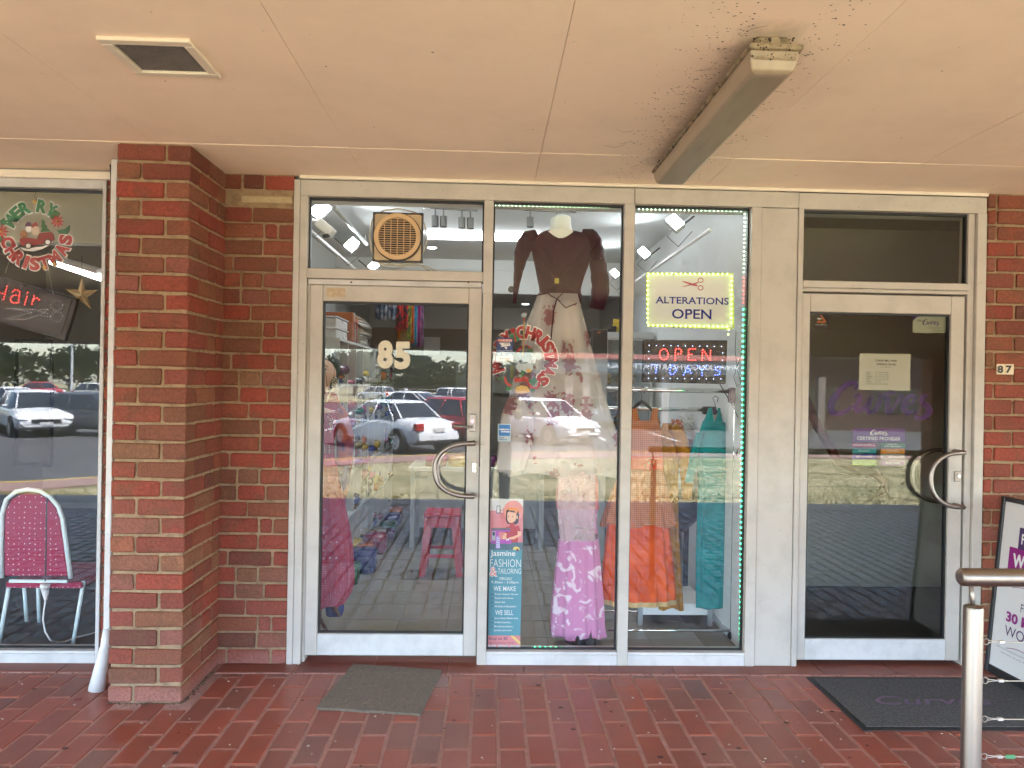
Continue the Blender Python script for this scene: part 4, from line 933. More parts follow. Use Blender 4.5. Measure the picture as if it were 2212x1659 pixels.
# salon chair
ch = thing('salon_chair', 'chair with cerise dotted back and white tube frame behind the salon window', 'chair', tuple(G(90, 1390)))
TF = mat('white_tube', (.62, .74, .74), .35); CER = pattern_mat('cerise_dotted_vinyl', (.28, .010, .05), (.75, .5, .55), 34, th=(.10, .14), rough=.45)
Yc = .22
z5 = lambda x, y: (.3125*x, 979+.3125*y)
MB().tube([P(*z5(x, y), Yc) for x, y in ((10, 862), (8, 600), (14, 420), (45, 320), (110, 265), (190, 250), (280, 262), (350, 305), (405, 370), (432, 450), (460, 640), (490, 865))], .0125, 12).build('back_frame', TF, ch, smooth=True)
q = MB(); bp_ = [(26, 850), (28, 500), (35, 400), (75, 320), (130, 288), (200, 275), (270, 285), (330, 320), (385, 385), (415, 460), (440, 640), (468, 850)]
w = [P(*z5(x, y), Yc) for x, y in bp_]; q.prism([(p.x, p.z) for p in w], Yc+.0, Yc+.03); q.build('backrest', CER, ch, bevel=.008, bseg=2)
s0, s1 = P(*z5(60, 868), Yc), P(*z5(585, 868), Yc)
MB().box(s0.x, Yc-.03, s0.z-.045, s1.x, Yc+.42, s0.z-.01).build('seat', CER, ch, bevel=.01, bseg=2)
MB().box(P(*z5(90, 868), Yc).x, Yc-.034, s0.z-.012, P(*z5(487, 868), Yc).x, Yc-.02, s0.z+.004).build('seat_rail', TF, ch)
for (xa_, ya_, Ya), (xb_, yb_, Yb) in ((((68, 885, Yc)), ((-10, 1330, Yc-.0))), (((578, 885, Yc)), ((505, 1325, Yc-.02))), (((165, 895, .6)), ((185, 1160, .62))), (((262, 880, .6)), ((272, 1165, .62)))):
    A_ = P(*z5(xa_, ya_), Ya); B_ = P(*z5(xb_, yb_), Yb); B_.z = max(B_.z, .003)
    MB().tube([A_, B_], .011, 10).build('leg', TF, ch, smooth=True)
# extension lead
el_ = thing('extension_lead', 'black cable with a white socket and white lead trailing to the salon floor', 'power cable', tuple(P(98, 1270, .12)))
MB().tube([P(101, 1075, .12), P(98, 1255, .12)], .004, 8).build('cable', BLACK, el_)
MB().tube([P(98, 1262, .12), P(97, 1269, .12), P(97, 1270, .12), P(98, 1280, .12), P(98.5, 1292, .12), P(98.5, 1297, .12)], [.024, .025, .021, .017, .010, .007], 16).build('socket', WHITEP, el_, smooth=True)
pts = [P(u, v, .12) for u, v in ((98.5, 1296), (95, 1318), (93, 1340), (98, 1365), (108, 1382))]+[G(u, v, .006) for u, v in ((120, 1388), (140, 1386), (165, 1377), (200, 1368), (216, 1362))]
for p in pts: p.z = max(p.z, .005)
MB().tube(pts, .0045, 8).build('lead', WHITEP, el_, smooth=True)
# ================================================================== DRESS SHOP: window graphics
# leave a real gap between glass and stuck-on print
ps_ = thing('shop_poster', 'tall teal and pink shop poster with cartoon tailor and opening hours', 'poster', tuple(P(1090, 1240, YS)))
def zp(x, y): return (1025.3+.2119*x, 1065.7+.2119*y)
YP = YS+.001
def pshape(pts, m, dy=0, name='print'): return shape([zp(*p) for p in pts], YP-dy, m, ps_, name)
TEAL = mat('print_teal', (.075, .27, .33), .5); PINK = mat('print_pink', (.62, .22, .23), .5); PALE = mat('print_pale', (.62, .60, .56), .5); PWH = mat('print_white', (.75, .75, .75), .5); NAVY = mat('print_navy', (.03, .05, .09), .5)
shape([zp(*p) for p in [(150, 52), (497, 56), (462, 1598), (127, 1596)]], YP+.0006, TEAL, ps_, 'sheet', .0005)
pshape([(151, 54), (497, 58), (488, 555), (140, 560)], PALE); pshape([(150, 180), (300, 150), (495, 140), (488, 500), (142, 500)], mat('print_rose', (.58, .19, .20), .5), .0003)
pshape([(410+100*math.cos(R(a)), 180+110*math.sin(R(a))) if 0 else (395+100*math.cos(R(a)), 180+108*math.sin(R(a))) for a in range(0, 360, 18)], mat('print_coral', (.70, .27, .22), .5), .0005)
pshape([(141, 498), (489, 500), (488, 560), (470, 580), (160, 575), (141, 560)], mat('print_slate', (.07, .13, .17), .5), .0006)
pshape([(132, 1450), (466, 1450), (462, 1598), (127, 1596)], PINK, .0003)
HAIRM = mat('print_black_hair', (.02, .018, .025), .5); SKINP = mat('print_skin', (.72, .42, .27), .5); REDP = mat('print_red', (.38, .03, .04), .5)
pshape([(322, 180), (345, 150), (400, 145), (445, 165), (455, 230), (445, 300), (425, 318), (335, 310), (318, 270)], HAIRM, .0009)
pshape([(333, 200), (350, 185), (420, 200), (428, 240), (415, 280), (385, 300), (350, 298), (332, 270)], SKINP, .0012)
pshape([(325, 160), (380, 142), (440, 150), (465, 185), (440, 180), (425, 220), (410, 180), (350, 172)], mat('print_orange', (.72, .24, .04), .5), .0014)
pshape([(432, 225), (442, 235), (440, 262), (428, 258)], SKINP, .0013)
for x in (347, 386): pshape([(x-4, 232), (x+4, 232), (x+4, 243), (x-4, 243)], HAIRM, .0015)
q = [(355, 270), (366, 277), (378, 270), (366, 274)]; pshape(q, REDP, .0015)
pshape([(360, 300), (405, 300), (405, 335), (450, 330), (475, 400), (440, 405), (440, 500), (330, 500), (325, 410), (305, 400), (320, 345), (355, 335)], REDP, .0010)
pshape([(437, 385), (478, 390), (470, 430), (400, 468), (345, 468), (350, 450), (395, 440), (440, 420)], SKINP, .0013); pshape([(305, 400), (330, 410), (318, 445), (335, 465), (290, 468), (280, 455)], SKINP, .0013)
PURP = mat('print_purple', (.38, .08, .38), .5)
pshape([(172, 352), (365, 352), (360, 392), (248, 395), (245, 470), (375, 472), (375, 515), (168, 512)], PURP, .0013); pshape([(172, 352), (365, 352), (363, 375), (172, 375)], mat('print_grey', (.12, .12, .14), .5), .0015)
pshape([(176, 385), (212, 385), (212, 480), (176, 480)], mat('print_lightgrey', (.4, .4, .42), .5), .0016); pshape([(183, 395), (206, 395), (206, 430), (183, 430)], NAVY, .0018)
pshape([(225, 435), (250, 435), (262, 560), (215, 562)], mat('print_lilac', (.35, .28, .6), .5), .0017)
for i in range(5): pshape([(222, 450+i*22), (256, 460+i*22), (256, 466+i*22), (222, 456+i*22)], PWH, .0019)
pshape([(320, 475), (345, 458), (352, 478), (316, 480)], PWH, .0016); pshape([(388, 575), (400, 548), (430, 542), (455, 555), (464, 578)], mat('print_yellow', (.7, .55, .15), .5), .0012); pshape([(425, 565), (448, 567), (446, 592), (428, 590)], mat('print_wine', (.2, .03, .05), .5), .0014)
pshape([(168, 120), (222, 118), (224, 175), (166, 172)], PALE, .0008); pshape([(225, 125), (262, 125), (262, 205), (222, 203)], NAVY, .0008); pshape([(230, 132), (256, 132), (256, 196), (228, 195)], PALE, .0010)
for y in (130, 155, 180): pshape([(266, y), (290, y), (290, y+16), (266, y+16)], PALE, .0009)
pshape([(362, 1452), (392, 1450), (466, 1515), (466, 1545)], mat('print_yellow'), .0006)
def ptx(s, a, b, c_, d, m=None, bold=.0, yo=.0008):
    u0, v0 = zp(a, b); u1, v1 = zp(c_, d); return txt(s, u0, v0, u1, v1, YP-yo, m or PWH, ps_, bold)
for t in [('Jasmine', 162, 582, 415, 656, .01), ('FASHION', 160, 672, 472, 752, -.012), ('TAILORING', 236, 767, 472, 820, -.008), ('OPEN DAILY', 250, 856, 382, 884), ('9.30am - 5.00pm', 170, 893, 446, 926), ('WE MAKE', 192, 947, 420, 995),
          ('Simple designer blouses', 206, 1018, 445, 1040), ('Ready made Sarees', 206, 1058, 395, 1081), ('Salwar Suit', 205, 1097, 313, 1119), ('All kinds of alterations', 203, 1140, 420, 1162), ('WE SELL', 210, 1191, 394, 1240),
          ('Saree Ready Made Suits', 202, 1263, 443, 1287), ('Artificial Jewelry,', 199, 1304, 370, 1329), ('Bhrathananadiyam,', 197, 1346, 392, 1371), ('Jewelry and more!', 198, 1385, 380, 1411)]:
    ptx(*t[:5], bold=t[5] if len(t) > 5 else .004)
ptx('&', 150, 748, 236, 850, PWH, .05); ptx('&', 156, 754, 230, 845, mat('print_coral'), .0, .0012)
for y in (1027, 1068, 1108, 1147, 1274, 1314, 1357): pshape([(168, y+6), (190, y-4), (194, y+2), (174, y+10)], NAVY, .0008)
ptx('Shop no 85', 142, 1465, 335, 1502, NAVY, .01); ptx('Stables Shopping Centre, Mill Park', 137, 1516, 412, 1537, NAVY); ptx('(03) 7018 0005', 132, 1546, 460, 1592, PWH, .06); ptx('(03) 7018 0005', 136, 1550, 456, 1588, mat('print_deepteal', (.03, .12, .17), .5), .0, .0013)

# CCTV warning and card stickers
def z3(x, y): return (1048.4+.1805*x, 679.7+.1805*y)
bl = mat('sticker_blue', (.02, .05, .2), .5)
wr = thing('warning_sticker', 'blue CCTV warning sticker with red heading low on the second bay', 'sticker', tuple(P(1090, 755, YS)))
wr['label'] = 'blue CCTV warning sticker with red heading beside the red christmas hanger'
shape([z3(*p) for p in [(137, 276), (332, 276), (330, 490), (133, 488)]], YS+.0008, bl, wr, 'backing', .0004); shape([z3(*p) for p in [(133, 490), (330, 490), (328, 560), (131, 557)]], YS+.0008, PAPER, wr, 'backing', .0004)
def t3(s, a, b, c_, d, m, o, bold=0, y=.0003, yb=None):
    u0, v0 = z3(a, b); u1, v1 = z3(c_, d); return txt(s, u0, v0, u1, v1, (yb or YS)+y, m, o, bold)
shape([z3(*p) for p in [(147, 291), (320, 291), (320, 325), (147, 325)]], YS+.0005, mat('sticker_red', (.5, .03, .02), .5), wr); t3('WARNING', 152, 294, 316, 321, wl, wr, .02)
shape([z3(*p) for p in [(165, 335), (290, 335), (303, 372), (180, 388), (195, 372)]], YS+.0005, wl, wr); shape([z3(*p) for p in [(222, 388), (262, 384), (258, 412), (240, 412), (240, 398)]], YS+.0005, wl, wr); t3('CCTV', 222, 340, 285, 358, ink, wr, .03, .0001)
t3('Video Surveillance', 156, 424, 314, 436, wl, wr, .02); t3('in Operation', 182, 446, 284, 457, wl, wr, .02); t3('(03) 9558 1300', 146, 467, 314, 483, wl, wr, .03); t3('SpyVision', 168, 512, 305, 534, mat('sticker_maroon', (.25, .02, .06), .5), wr, .03); t3('Australasia', 222, 535, 305, 545, mat('sticker_maroon'), wr); t3('www.spyvision.com.au', 145, 549, 312, 555, ink, wr)
cs = thing('card_sticker', 'blue and white card acceptance sticker above the tall poster', 'sticker', tuple(P(1088, 935, YS)))
shape([z3(*p) for p in [(150, 1306), (305, 1308), (303, 1520), (148, 1518)]], YS+.0008, mat('sticker_pale', (.42, .52, .56), .5), cs, 'backing', .0004); shape([z3(*p) for p in [(163, 1316), (297, 1318), (295, 1452), (162, 1450)]], YS+.0005, mat('sticker_azure', (.01, .16, .45), .5), cs)
t3('AMERICAN', 166, 1365, 285, 1382, wl, cs, .04); t3('EXPRESS', 190, 1392, 292, 1410, wl, cs, .04); t3('Cards', 164, 1463, 224, 1480, bl, cs, .02); t3('Welcome', 163, 1485, 258, 1500, bl, cs, .02)
# hanger on the glass: Merry Christmas ring of red letters
YW2 = YG+.03
w2 = thing('christmas_wreath', 'round hanger of red Christmas letters with holly, gift and bell on a clear suction cup', 'decoration', tuple(P(1133, 777, YW2)))
wreath(w2, 1131.5, 777, [(c_, a, RG_, 0) for c_, a in zip('CHRISTMAS', (97, 77, 58, 44, 29, 13, -5, -24, -45))]+[('Y', 128, RG_, 0), ('R', 148, RG_, 0), ('R', 164, RG_, 0), ('E', 180, RG_, 0), ('M', 198, RG_, 0)], YW2, 59, 30, 22)
def s3(pts, m, dy=0, name='print', th=.001): return shape([z3(*p) for p in pts], YW2-dy, m, w2, name, th)
s3([(285, 232), (300, 222), (395, 195), (410, 310), (330, 338), (303, 330)], GG, .002, 'gift'); s3([(335, 215), (352, 212), (372, 325), (355, 332)], PET, .0035, 'ribbon'); s3([(285, 180), (330, 165), (345, 150), (352, 178), (385, 185), (350, 205), (310, 245), (318, 205)], PET, .004, 'bow')
for pts in ([(125, 745), (170, 765), (220, 740), (235, 765), (195, 795), (150, 785)], [(235, 880), (285, 850), (320, 880), (300, 905), (240, 905)], [(520, 785), (600, 745), (625, 790), (580, 850), (530, 830)], [(665, 800), (735, 805), (745, 825), (700, 860), (670, 850)], [(540, 880), (600, 890), (590, 920), (545, 920)]): s3(pts, LEAF, .002, 'holly_leaf')
s3([(225, 740), (240, 735), (265, 810), (320, 845), (300, 865), (240, 830), (222, 790)], PET, .003, 'ribbon'); s3([(500, 790), (560, 860), (620, 870), (640, 790), (660, 780), (655, 850), (620, 895), (540, 880), (495, 820)], PET, .003, 'ribbon')
s3([(355, 920), (370, 870), (430, 845), (500, 860), (530, 900), (525, 935), (440, 945), (360, 940)], GOLD, .002, 'bell')
s3([(380, 560), (430, 540), (520, 545), (575, 600), (570, 660), (500, 700), (400, 690), (360, 620)], mat('pale_blue_print', (.42, .5, .58), .5), .001, 'toy_body'); s3([(370, 440), (430, 370), (500, 360), (560, 410), (555, 430), (480, 400), (420, 420), (385, 470)], PET, .003, 'toy_hat'); s3([(385, 470), (430, 430), (520, 430), (560, 500), (540, 570), (430, 590), (380, 540)], NAVY, .002, 'toy_head')
s3([(490, 390), (575, 420), (570, 465), (520, 440)], LEAF, .004, 'holly_leaf'); s3([(340, 760), (480, 740), (520, 770), (500, 800), (350, 810)], PET, .003, 'scarf'); s3([(490, 650), (545, 650), (550, 690), (495, 690)], GOLD, .004, 'gift'); s3([(430, 660), (490, 690), (440, 740), (415, 770)], LEAF, .004, 'ribbon')
s3([(430, 370), (515, 372), (512, 420), (430, 420)], BLACK, .005, 'buckle')
MB().tube([P(*z3(463, 60), YW2), P(*z3(460, 250), YW2-.005), P(*z3(455, 400), YW2-.005), P(*z3(445, 490), YW2-.004)], .0045, 6).build('ribbon_strap', mat('gold_ribbon', (.42, .27, .1), .5), w2)
MB().sphere(P(*z3(463, 62), YW2), .007, 8, 6, sq=(1, .6, 1.6)).build('ribbon_knot', PET, w2); MB().sphere(P(*z3(463, 4), YG+.012), .018, 16, 8, sq=(1, .4, 1)).build('suction_cup', PLASTIC, w2, smooth=True)

# ALTERATIONS sign with LED border
def z6(x, y): return (979+.3125*x, 403+.3125*y)
YA = YG+.03
al = thing('alterations_sign', 'white sign with red scissors reading alterations open, ringed by yellow green LEDs', 'sign', tuple(P(1490, 650, YA)))
shape([z6(*p) for p in [(1338, 594), (1940, 598), (1940, 985), (1345, 970)]], YA, mat('cream_sign_board', (.86, .85, .80), .5), al, 'board', .004); translucent(MT['cream_sign_board'], .5)
DB = mat('sign_blue', (.006, .02, .24), .6, spec=.1); CR = mat('sign_crimson', (.42, .01, .06), .5)
def serif_txt(s, a, b, c_, d):
    """letters with slab feet: the plain glyphs plus short serifs"""
    u0, v0 = z6(a, b); u1, v1 = z6(c_, d); p, q_ = P(u0, (v0+v1)/2, YA-.0006), P(u1, (v0+v1)/2, YA-.0006); z1_, z0_ = P((u0+u1)/2, v0, YA).z, P((u0+u1)/2, v1, YA).z
    mb = MB(); n = len(s); text_into(mb, s, p.x, z0_, q_.x, z1_, lambda a, b: (a, YA-.0006, b), .012)
    H = z1_-z0_; vs, fs = glyph(s, .012); xs_ = [v[0] for v in vs]; ys_ = [v[1] for v in vs]; gx0, gx1, gy0, gy1 = min(xs_), max(xs_), min(ys_), max(ys_)
    conv = lambda x: p.x+(x-gx0)/(gx1-gx0)*(q_.x-p.x)
    # feet where the outline touches the base or cap line
    for lv, zz in ((gy0+.02, z0_), (gy1-.02, z1_)):
        X_ = sorted(conv(v[0]) for v in vs if abs(v[1]-lv) < .012+.02)
        i = 0
        while i < len(X_):
            j = i
            while j+1 < len(X_) and X_[j+1]-X_[i] < H*.22: j += 1
            if X_[j]-X_[i] < H*.22 and j > i:
                sz = H*.04; mb.flat([(X_[i]-H*.07, YA-.0008, zz), (X_[j]+H*.07, YA-.0008, zz), (X_[j]+H*.07, YA-.0008, zz+(sz if lv < gy1/2 else -sz)), (X_[i]-H*.07, YA-.0008, zz+(sz if lv < gy1/2 else -sz))])
            i = j+1
    return mb.build('lettering', DB, al)
serif_txt('ALTERATIONS', 1400, 765, 1905, 812); serif_txt('OPEN', 1512, 848, 1785, 915)
def sc(pts, m=CR, w=0):
    return shape([z6(*p) for p in pts], YA-.0007, m, al, 'scissors_print')
sc([(1576, 655), (1600, 655), (1690, 680), (1685, 690), (1655, 684)]); sc([(1576, 694), (1600, 692), (1695, 668), (1690, 660), (1650, 672)])
for cy in (648, 700): stroke(al, [z6(1710+18*math.cos(R(a)), cy+15*math.sin(R(a)))+(1.6,) for a in range(0, 361, 40)], YA-.0007, CR, 'scissors_print')
YGL = led('yellow_green_led', (.55, 1, .15), 1.6)
MB().tube([P(*z6(x, y), YA-.004) for x, y in ((1338, 600), (1932, 602), (1938, 790), (1938, 975), (1905, 985), (1345, 962), (1338, 780), (1338, 600))], .004, 6).build('led_tape', mat('yellow_led_tape', (.45, .48, .12), .4, emit=(.6, .8, .1), es=.05), al)
dots(al, 'led_dots', [[(1350, 603), (1925, 605)], [(1345, 620), (1343, 950)], [(1925, 620), (1922, 960)], [(1350, 960), (1900, 968)], [(1905, 990), (1900, 1030)]], YA-.009, 32, .005, YGL, z6)
# OPEN 7 DAYS LED sign
YO = YG+.05
os_ = thing('led_sign', 'black LED board showing OPEN in red dots over 7 DAYS in blue dots', 'LED sign', tuple(P(1480, 780, YO)))
poly_solid([z6(*p) for p in [(1315, 1060), (1897, 1062), (1885, 1366), (1308, 1352)]], YO, YO+.03, BLACK, os_, 'board_frame'); poly_solid([z6(*p) for p in [(1338, 1078), (1876, 1082), (1866, 1338), (1332, 1332)]], YO-.003, YO-.0005, mat('smoked_panel'), os_, 'display_panel', 0)
dots(os_, 'led_dots', [arc(1456, 1160, 30, 38, 0, 360, 16), [(1535, 1200), (1537, 1120), (1565, 1120), (1580, 1135), (1575, 1155), (1540, 1160)], [(1672, 1122), (1628, 1122), (1626, 1200), (1674, 1200)], [(1632, 1160), (1664, 1160)], [(1722, 1200), (1724, 1122), (1776, 1200), (1780, 1122)]], YO-.006, 17, .0029, RED, z6)
dots(os_, 'led_dots', [[(1376, 1232), (1412, 1235), (1398, 1296)], [(1500, 1235), (1498, 1298), (1525, 1296), (1545, 1265), (1525, 1237), (1500, 1235)], [(1592, 1302), (1622, 1240), (1650, 1302)], [(1606, 1280), (1640, 1280)], [(1690, 1240), (1720, 1270), (1755, 1235)], [(1720, 1270), (1720, 1305)], [(1845, 1245), (1815, 1245), (1810, 1265), (1845, 1280), (1840, 1302), (1805, 1302)]], YO-.006, 17.5, .0027, BLU, z6)
dots(os_, 'led_dots', [[(1355, 1098), (1860, 1105)], [(1350, 1325), (1860, 1330)], [(1352, 1140), (1350, 1300)], [(1862, 1150), (1858, 1290)]], YO-.006, 50, .0022, led('pale_blue_led', (.5, .7, 1), 1.2), z6)

# LED tape round the two right bays
GRN, GRW = led('green_led', (.03, 1, .35), 3.2), led('white_green_led', (.55, 1, .55), 2.6)
ls = thing('led_strip', 'string of tiny green LEDs taped round the inside of the two right bays', 'light string', tuple(P(1615, 900, YS+.006)))
idt = lambda x, y: (x, y); YL = YS+.008
tape = mat('clear_led_tape', (.35, .42, .3), .4)
for pts in ([(1068, 441), (1344, 447)], [(1372, 449), (1613, 455), (1610, 700), (1606, 1000), (1602, 1403), (1585, 1408)], [(1155, 1402), (1335, 1405)], [(1368, 1406), (1600, 1409)]): MB().tube([P(u, v, YL+.003) for u, v in pts], .0035, 6).build('tape', tape, ls)
ids = lambda x, y: (x-(4.5 if x > 1590 else 0), y+(2.5 if y < 460 else (-3.5 if y > 1398 else 0)))
dots(ls, 'led_dots', [[(1070, 441), (1320, 446)], [(1380, 449.5), (1606, 454)], [(1613, 462), (1611, 590)]], YL-.001, 9, .0036, GRW, ids)
dots(ls, 'led_dots', [[(1611, 600), (1610, 660)]], YL-.001, 9, .0034, RED, ids)
dots(ls, 'led_dots', [[(1610, 668), (1606.5, 1000), (1602.5, 1392)], [(1155, 1401.5), (1330, 1404.5)], [(1372, 1405.5), (1382, 1406)], [(1410, 1406.5), (1450, 1407)], [(1490, 1408), (1597, 1409)]], YL-.001, 11.5, .0046, GRN, ids)
wire2 = MB().tube([P(u, v, YO) for u, v in ((1590, 716), (1588, 760), (1594, 800), (1600, 828), (1592, 836), (1585, 815), (1600, 770), (1606, 735))], .0018, 6)
wire2.tube([P(u, v, .35) for u, v in ((1555, 830), (1585, 880), (1605, 930), (1590, 985))], .003, 6)
tag(wire2.build('sign_cables', BLACK, None), 'loose thin cables looping down right of the LED board', 'cable')

# ================================================================== garments
def cr(vals, t):
    i = min(int(t), len(vals)-2); f = t-i; a, b, c_, d = vals[max(i-1, 0)], vals[i], vals[i+1], vals[min(i+2, len(vals)-1)]
    return tuple(.5*((2*q)+(-p+r_)*f+(2*p-5*q+4*r_-s)*f*f+(-p+3*q-3*r_+s)*f**3) for p, q, r_, s in zip(a, b, c_, d))
def gown(parent, name, m, rows, Y, dr=.45, folds=9, amp=(.02, .1), n=96, seed=0, sub=5, hem=.0, cap=False, thick=None):
    rnd = random.Random(seed); ph = [rnd.uniform(0, 6.28) for _ in range(4)]; rings = []; N = (len(rows)-1)*sub
    for k in range(N+1):
        v, a, b = cr(rows, k/sub); t = k/N; p, q = P(a, v, Y), P(b, v, Y); cx, hw = (p.x+q.x)/2, abs(q.x-p.x)/2; A = amp[0]+(amp[1]-amp[0])*t; ring = []
        for j in range(n):
            th_ = 2*math.pi*j/n
            f = 1+A*(math.sin(folds*th_+ph[0]+.8*math.sin(2*th_+ph[1]))+.45*math.sin((folds*1.7//1)*th_+ph[2]+t*1.5))/1.45
            dp = (thick if thick else hw*dr); z = p.z
            if hem and k == N: z += hem*math.sin(folds*.5*th_+ph[3])
            ring.append((cx+hw*f*math.cos(th_), Y+dp*f*math.sin(th_), z))
        rings.append(ring)
    q = MB(); q.loft(rings, caps=cap); return q.build(name, m, parent, smooth=True)
def limb(pts, rad, n=18, k=5):
    pr_r = [tuple(p)+(r,) for p, r in zip(pts, rad)]; out = [cr(pr_r, i/k) for i in range((len(pts)-1)*k+1)]; return MB().tube([o_[:3] for o_ in out], [max(o_[3]*(1+.05*math.sin(i*1.9)), .002) for i, o_ in enumerate(out)], n)
def garment(name, label, cat, u, v, Y, group=None): return thing(name, label, cat, tuple(P(u, v, Y)), group)
def zz(x, y): return (1267.3+.3125*x, 806.5+.3125*y)

MAR = pattern_mat('maroon_satin', (.034, .003, .011), (.05, .007, .016), 40, 'blotch', (.45, .55), rough=.6, sheen=.0)
MARS = pattern_mat('maroon_sequin', (.034, .004, .012), (.62, .42, .40), 48, th=(.09, .14), rough=.6, sheen=0)
YB = .30
bl_ = garment('blouse', 'maroon long sleeved blouse with sequinned sleeves on a hanging white bust', 'blouse', 1210, 560, YB)
rows = [(497, 1185, 1236), (503, 1168, 1262), (520, 1149, 1280), (545, 1148, 1278), (575, 1154, 1268), (600, 1159, 1259), (625, 1164, 1253), (637, 1163, 1256)]
gown(bl_, 'bodice', MAR, rows, YB, .5, 7, (.0, .07), seed=3)
gown(bl_, 'peplum', MAR, [(634, 1166, 1250), (645, 1184, 1254), (656, 1238, 1256)], YB, .3, 7, (.04, .06), seed=4)
for side, pts, rr in (('L', [(1160, 506), (1142, 518), (1128, 545), (1121, 580), (1115, 620), (1111, 655)], [.030, .052, .046, .030, .018, .011]), ('R', [(1256, 506), (1276, 514), (1287, 540), (1293, 580), (1297, 625), (1288, 666)], [.030, .050, .047, .050, .053, .044])):
    limb([P(u, v, YB+(.0 if i < 3 else -.02)) for i, (u, v) in enumerate(pts)], rr).build('sleeve', MARS, bl_, smooth=True)
for pts in ([(1178, 500), (1195, 508), (1207, 504), (1222, 507), (1240, 500)], [(1207, 504), (1203, 516), (1198, 526)], [(1207, 504), (1210, 530), (1206, 590), (1203, 600)], [(1207, 505), (1216, 520)], [(1176, 628), (1192, 640), (1203, 645), (1216, 633)], [(1203, 645), (1196, 670), (1190, 735)], [(1203, 645), (1222, 665), (1246, 655)]):
    MB().tube([P(u, v, YB-.1) for u, v in pts], .0032, 6).build('tie_cord', MAR, bl_, smooth=True)
q = MB(); a = P(1203, 606, YB-.115); q.box(a.x-.012, a.y, a.z-.016, a.x+.012, a.y+.01, a.z+.014); q.build('binder_clip', mat('yellow_clip', (.5, .42, .04), .4), bl_, bevel=.002)
shape([(1184, 499), (1190, 504), (1198, 510), (1207, 514), (1216, 514), (1225, 510), (1234, 504), (1239, 499), (1225, 494), (1196, 494)], YB-.125, mat('white_moulded_plastic', (.80, .83, .78), .35), bl_, 'white_neckline', .004)
for pts in ([(1160, 530), (1180, 560), (1200, 592), (1204, 604)], [(1264, 530), (1240, 560), (1214, 592), (1206, 604)], [(1166, 560), (1186, 585), (1200, 606)], [(1252, 565), (1228, 588), (1210, 608)], [(1185, 520), (1196, 560), (1203, 598)], [(1180, 625), (1195, 615), (1203, 610)], [(1240, 628), (1220, 617), (1207, 610)], [(1150, 640), (1175, 634), (1200, 628)]):
    MB().tube([P(u, v, YB-.108) for u, v in pts], [.002, .006, .007, .004] if len(pts) == 4 else [.002, .006, .004], 8).build('fabric_fold', MAR, bl_, smooth=True)
bust = garment('dress_form', 'glossy white headless neck form hanging from the ceiling inside the blouse', 'mannequin', 1211, 490, YB)
MB().tube([P(1210, 460, YB), P(1211, 470, YB), P(1211, 474, YB), P(1211, 485, YB), P(1211, 497, YB), P(1211, 512, YB), P(1211, 530, YB)], [.004, .055, .062, .062, .068, .085, .06], 24).build('neck_form', mat('white_moulded_plastic', (.66, .70, .64), .35), bust, smooth=True)
MB().tube([P(1210, 440, YB), P(1208, 452, YB), P(1211, 468, YB)], .0022, 6).build('hook', BLACK, bust)
SHEER = sheer_mat('floral_sheer_fabric', (.82, .79, .77), (.24, .11, .12), .32, 9)
SHEER2 = sheer_mat('plain_sheer_fabric', (.72, .64, .60), (.5, .36, .38), .30, 6)
sk = garment('sheer_skirt', 'long sheer cream skirt printed with mauve flowers hanging below the maroon blouse', 'skirt', 1210, 830, .24)
gown(sk, 'skirt', SHEER, [(633, 1163, 1247), (660, 1154, 1254), (710, 1136, 1266), (780, 1122, 1283), (860, 1104, 1305), (940, 1092, 1330), (1000, 1086, 1350), (1022, 1084, 1354)], .26, .22, 13, (.02, .11), seed=5, hem=.015)
gown(sk, 'lining', sheer_mat('skirt_lining', (.74, .68, .63), (.66, .58, .52), .30, 3), [(634, 1172, 1242), (700, 1160, 1250), (800, 1150, 1262), (900, 1145, 1275), (1010, 1142, 1290)], .29, .18, 9, (.02, .10), seed=6)
gown(sk, 'sash', SHEER, [(860, 1098, 1130), (900, 1082, 1150), (960, 1076, 1145), (1014, 1072, 1128)], .16, .15, 5, (.02, .12), seed=8)
pk = garment('long_dress', 'pink and white splashed long dress with maroon belt on a stand in the middle bay', 'dress', 1245, 1390, .36)
PKM = pattern_mat('pink_splash_print', (.78, .62, .70), (.60, .24, .43), 13, 'blotch', (.56, .62), rough=.7)
gown(pk, 'bodice', mat('coral_chiffon', (.55, .18, .20), .8), [(1015, 1212, 1284), (1040, 1206, 1292), (1070, 1201, 1292), (1098, 1203, 1293)], .36, .42, 7, (.01, .05), seed=9)
gown(pk, 'skirt', PKM, [(1096, 1205, 1290), (1130, 1207, 1288), (1160, 1208, 1291), (1230, 1200, 1296), (1300, 1193, 1301), (1355, 1190, 1303), (1372, 1192, 1306)], .36, .46, 10, (.03, .12), seed=10, hem=.012)
gown(pk, 'underskirt', PKM, [(1355, 1225, 1268), (1380, 1230, 1270), (1397, 1232, 1266)], .36, .5, 5, (.05, .16), seed=11, hem=.01)
gown(pk, 'belt', mat('maroon_belt', (.07, .02, .03), .6), [(1151, 1206, 1291), (1162, 1206, 1291)], .355, .46, 9, (.0, .02), seed=9)
MB().tube([P(u, v, .24) for u, v in ((1212, 1150), (1220, 1135), (1245, 1138), (1268, 1143), (1270, 1135))], .005, 6).build('waist_cord', mat('maroon_belt'), pk)
gown(pk, 'sheer_panel', SHEER2, [(1018, 1208, 1285), (1100, 1205, 1284), (1168, 1212, 1286)], .2, .2, 6, (.03, .1), seed=12)
MB().tube([P(1250, 1200, .38), G(1248, 1385, .03), G(1248, 1390, .0)], [.018, .02, .075], 16).build('stand', BLACK, pk, smooth=True)
MB().tube([P(1275, 1345, .33), P(1276, 1385, .33), P(1274, 1400, .3)], [.03, .034, .03], 12).build('stand_boot', BLACK, pk, smooth=True)

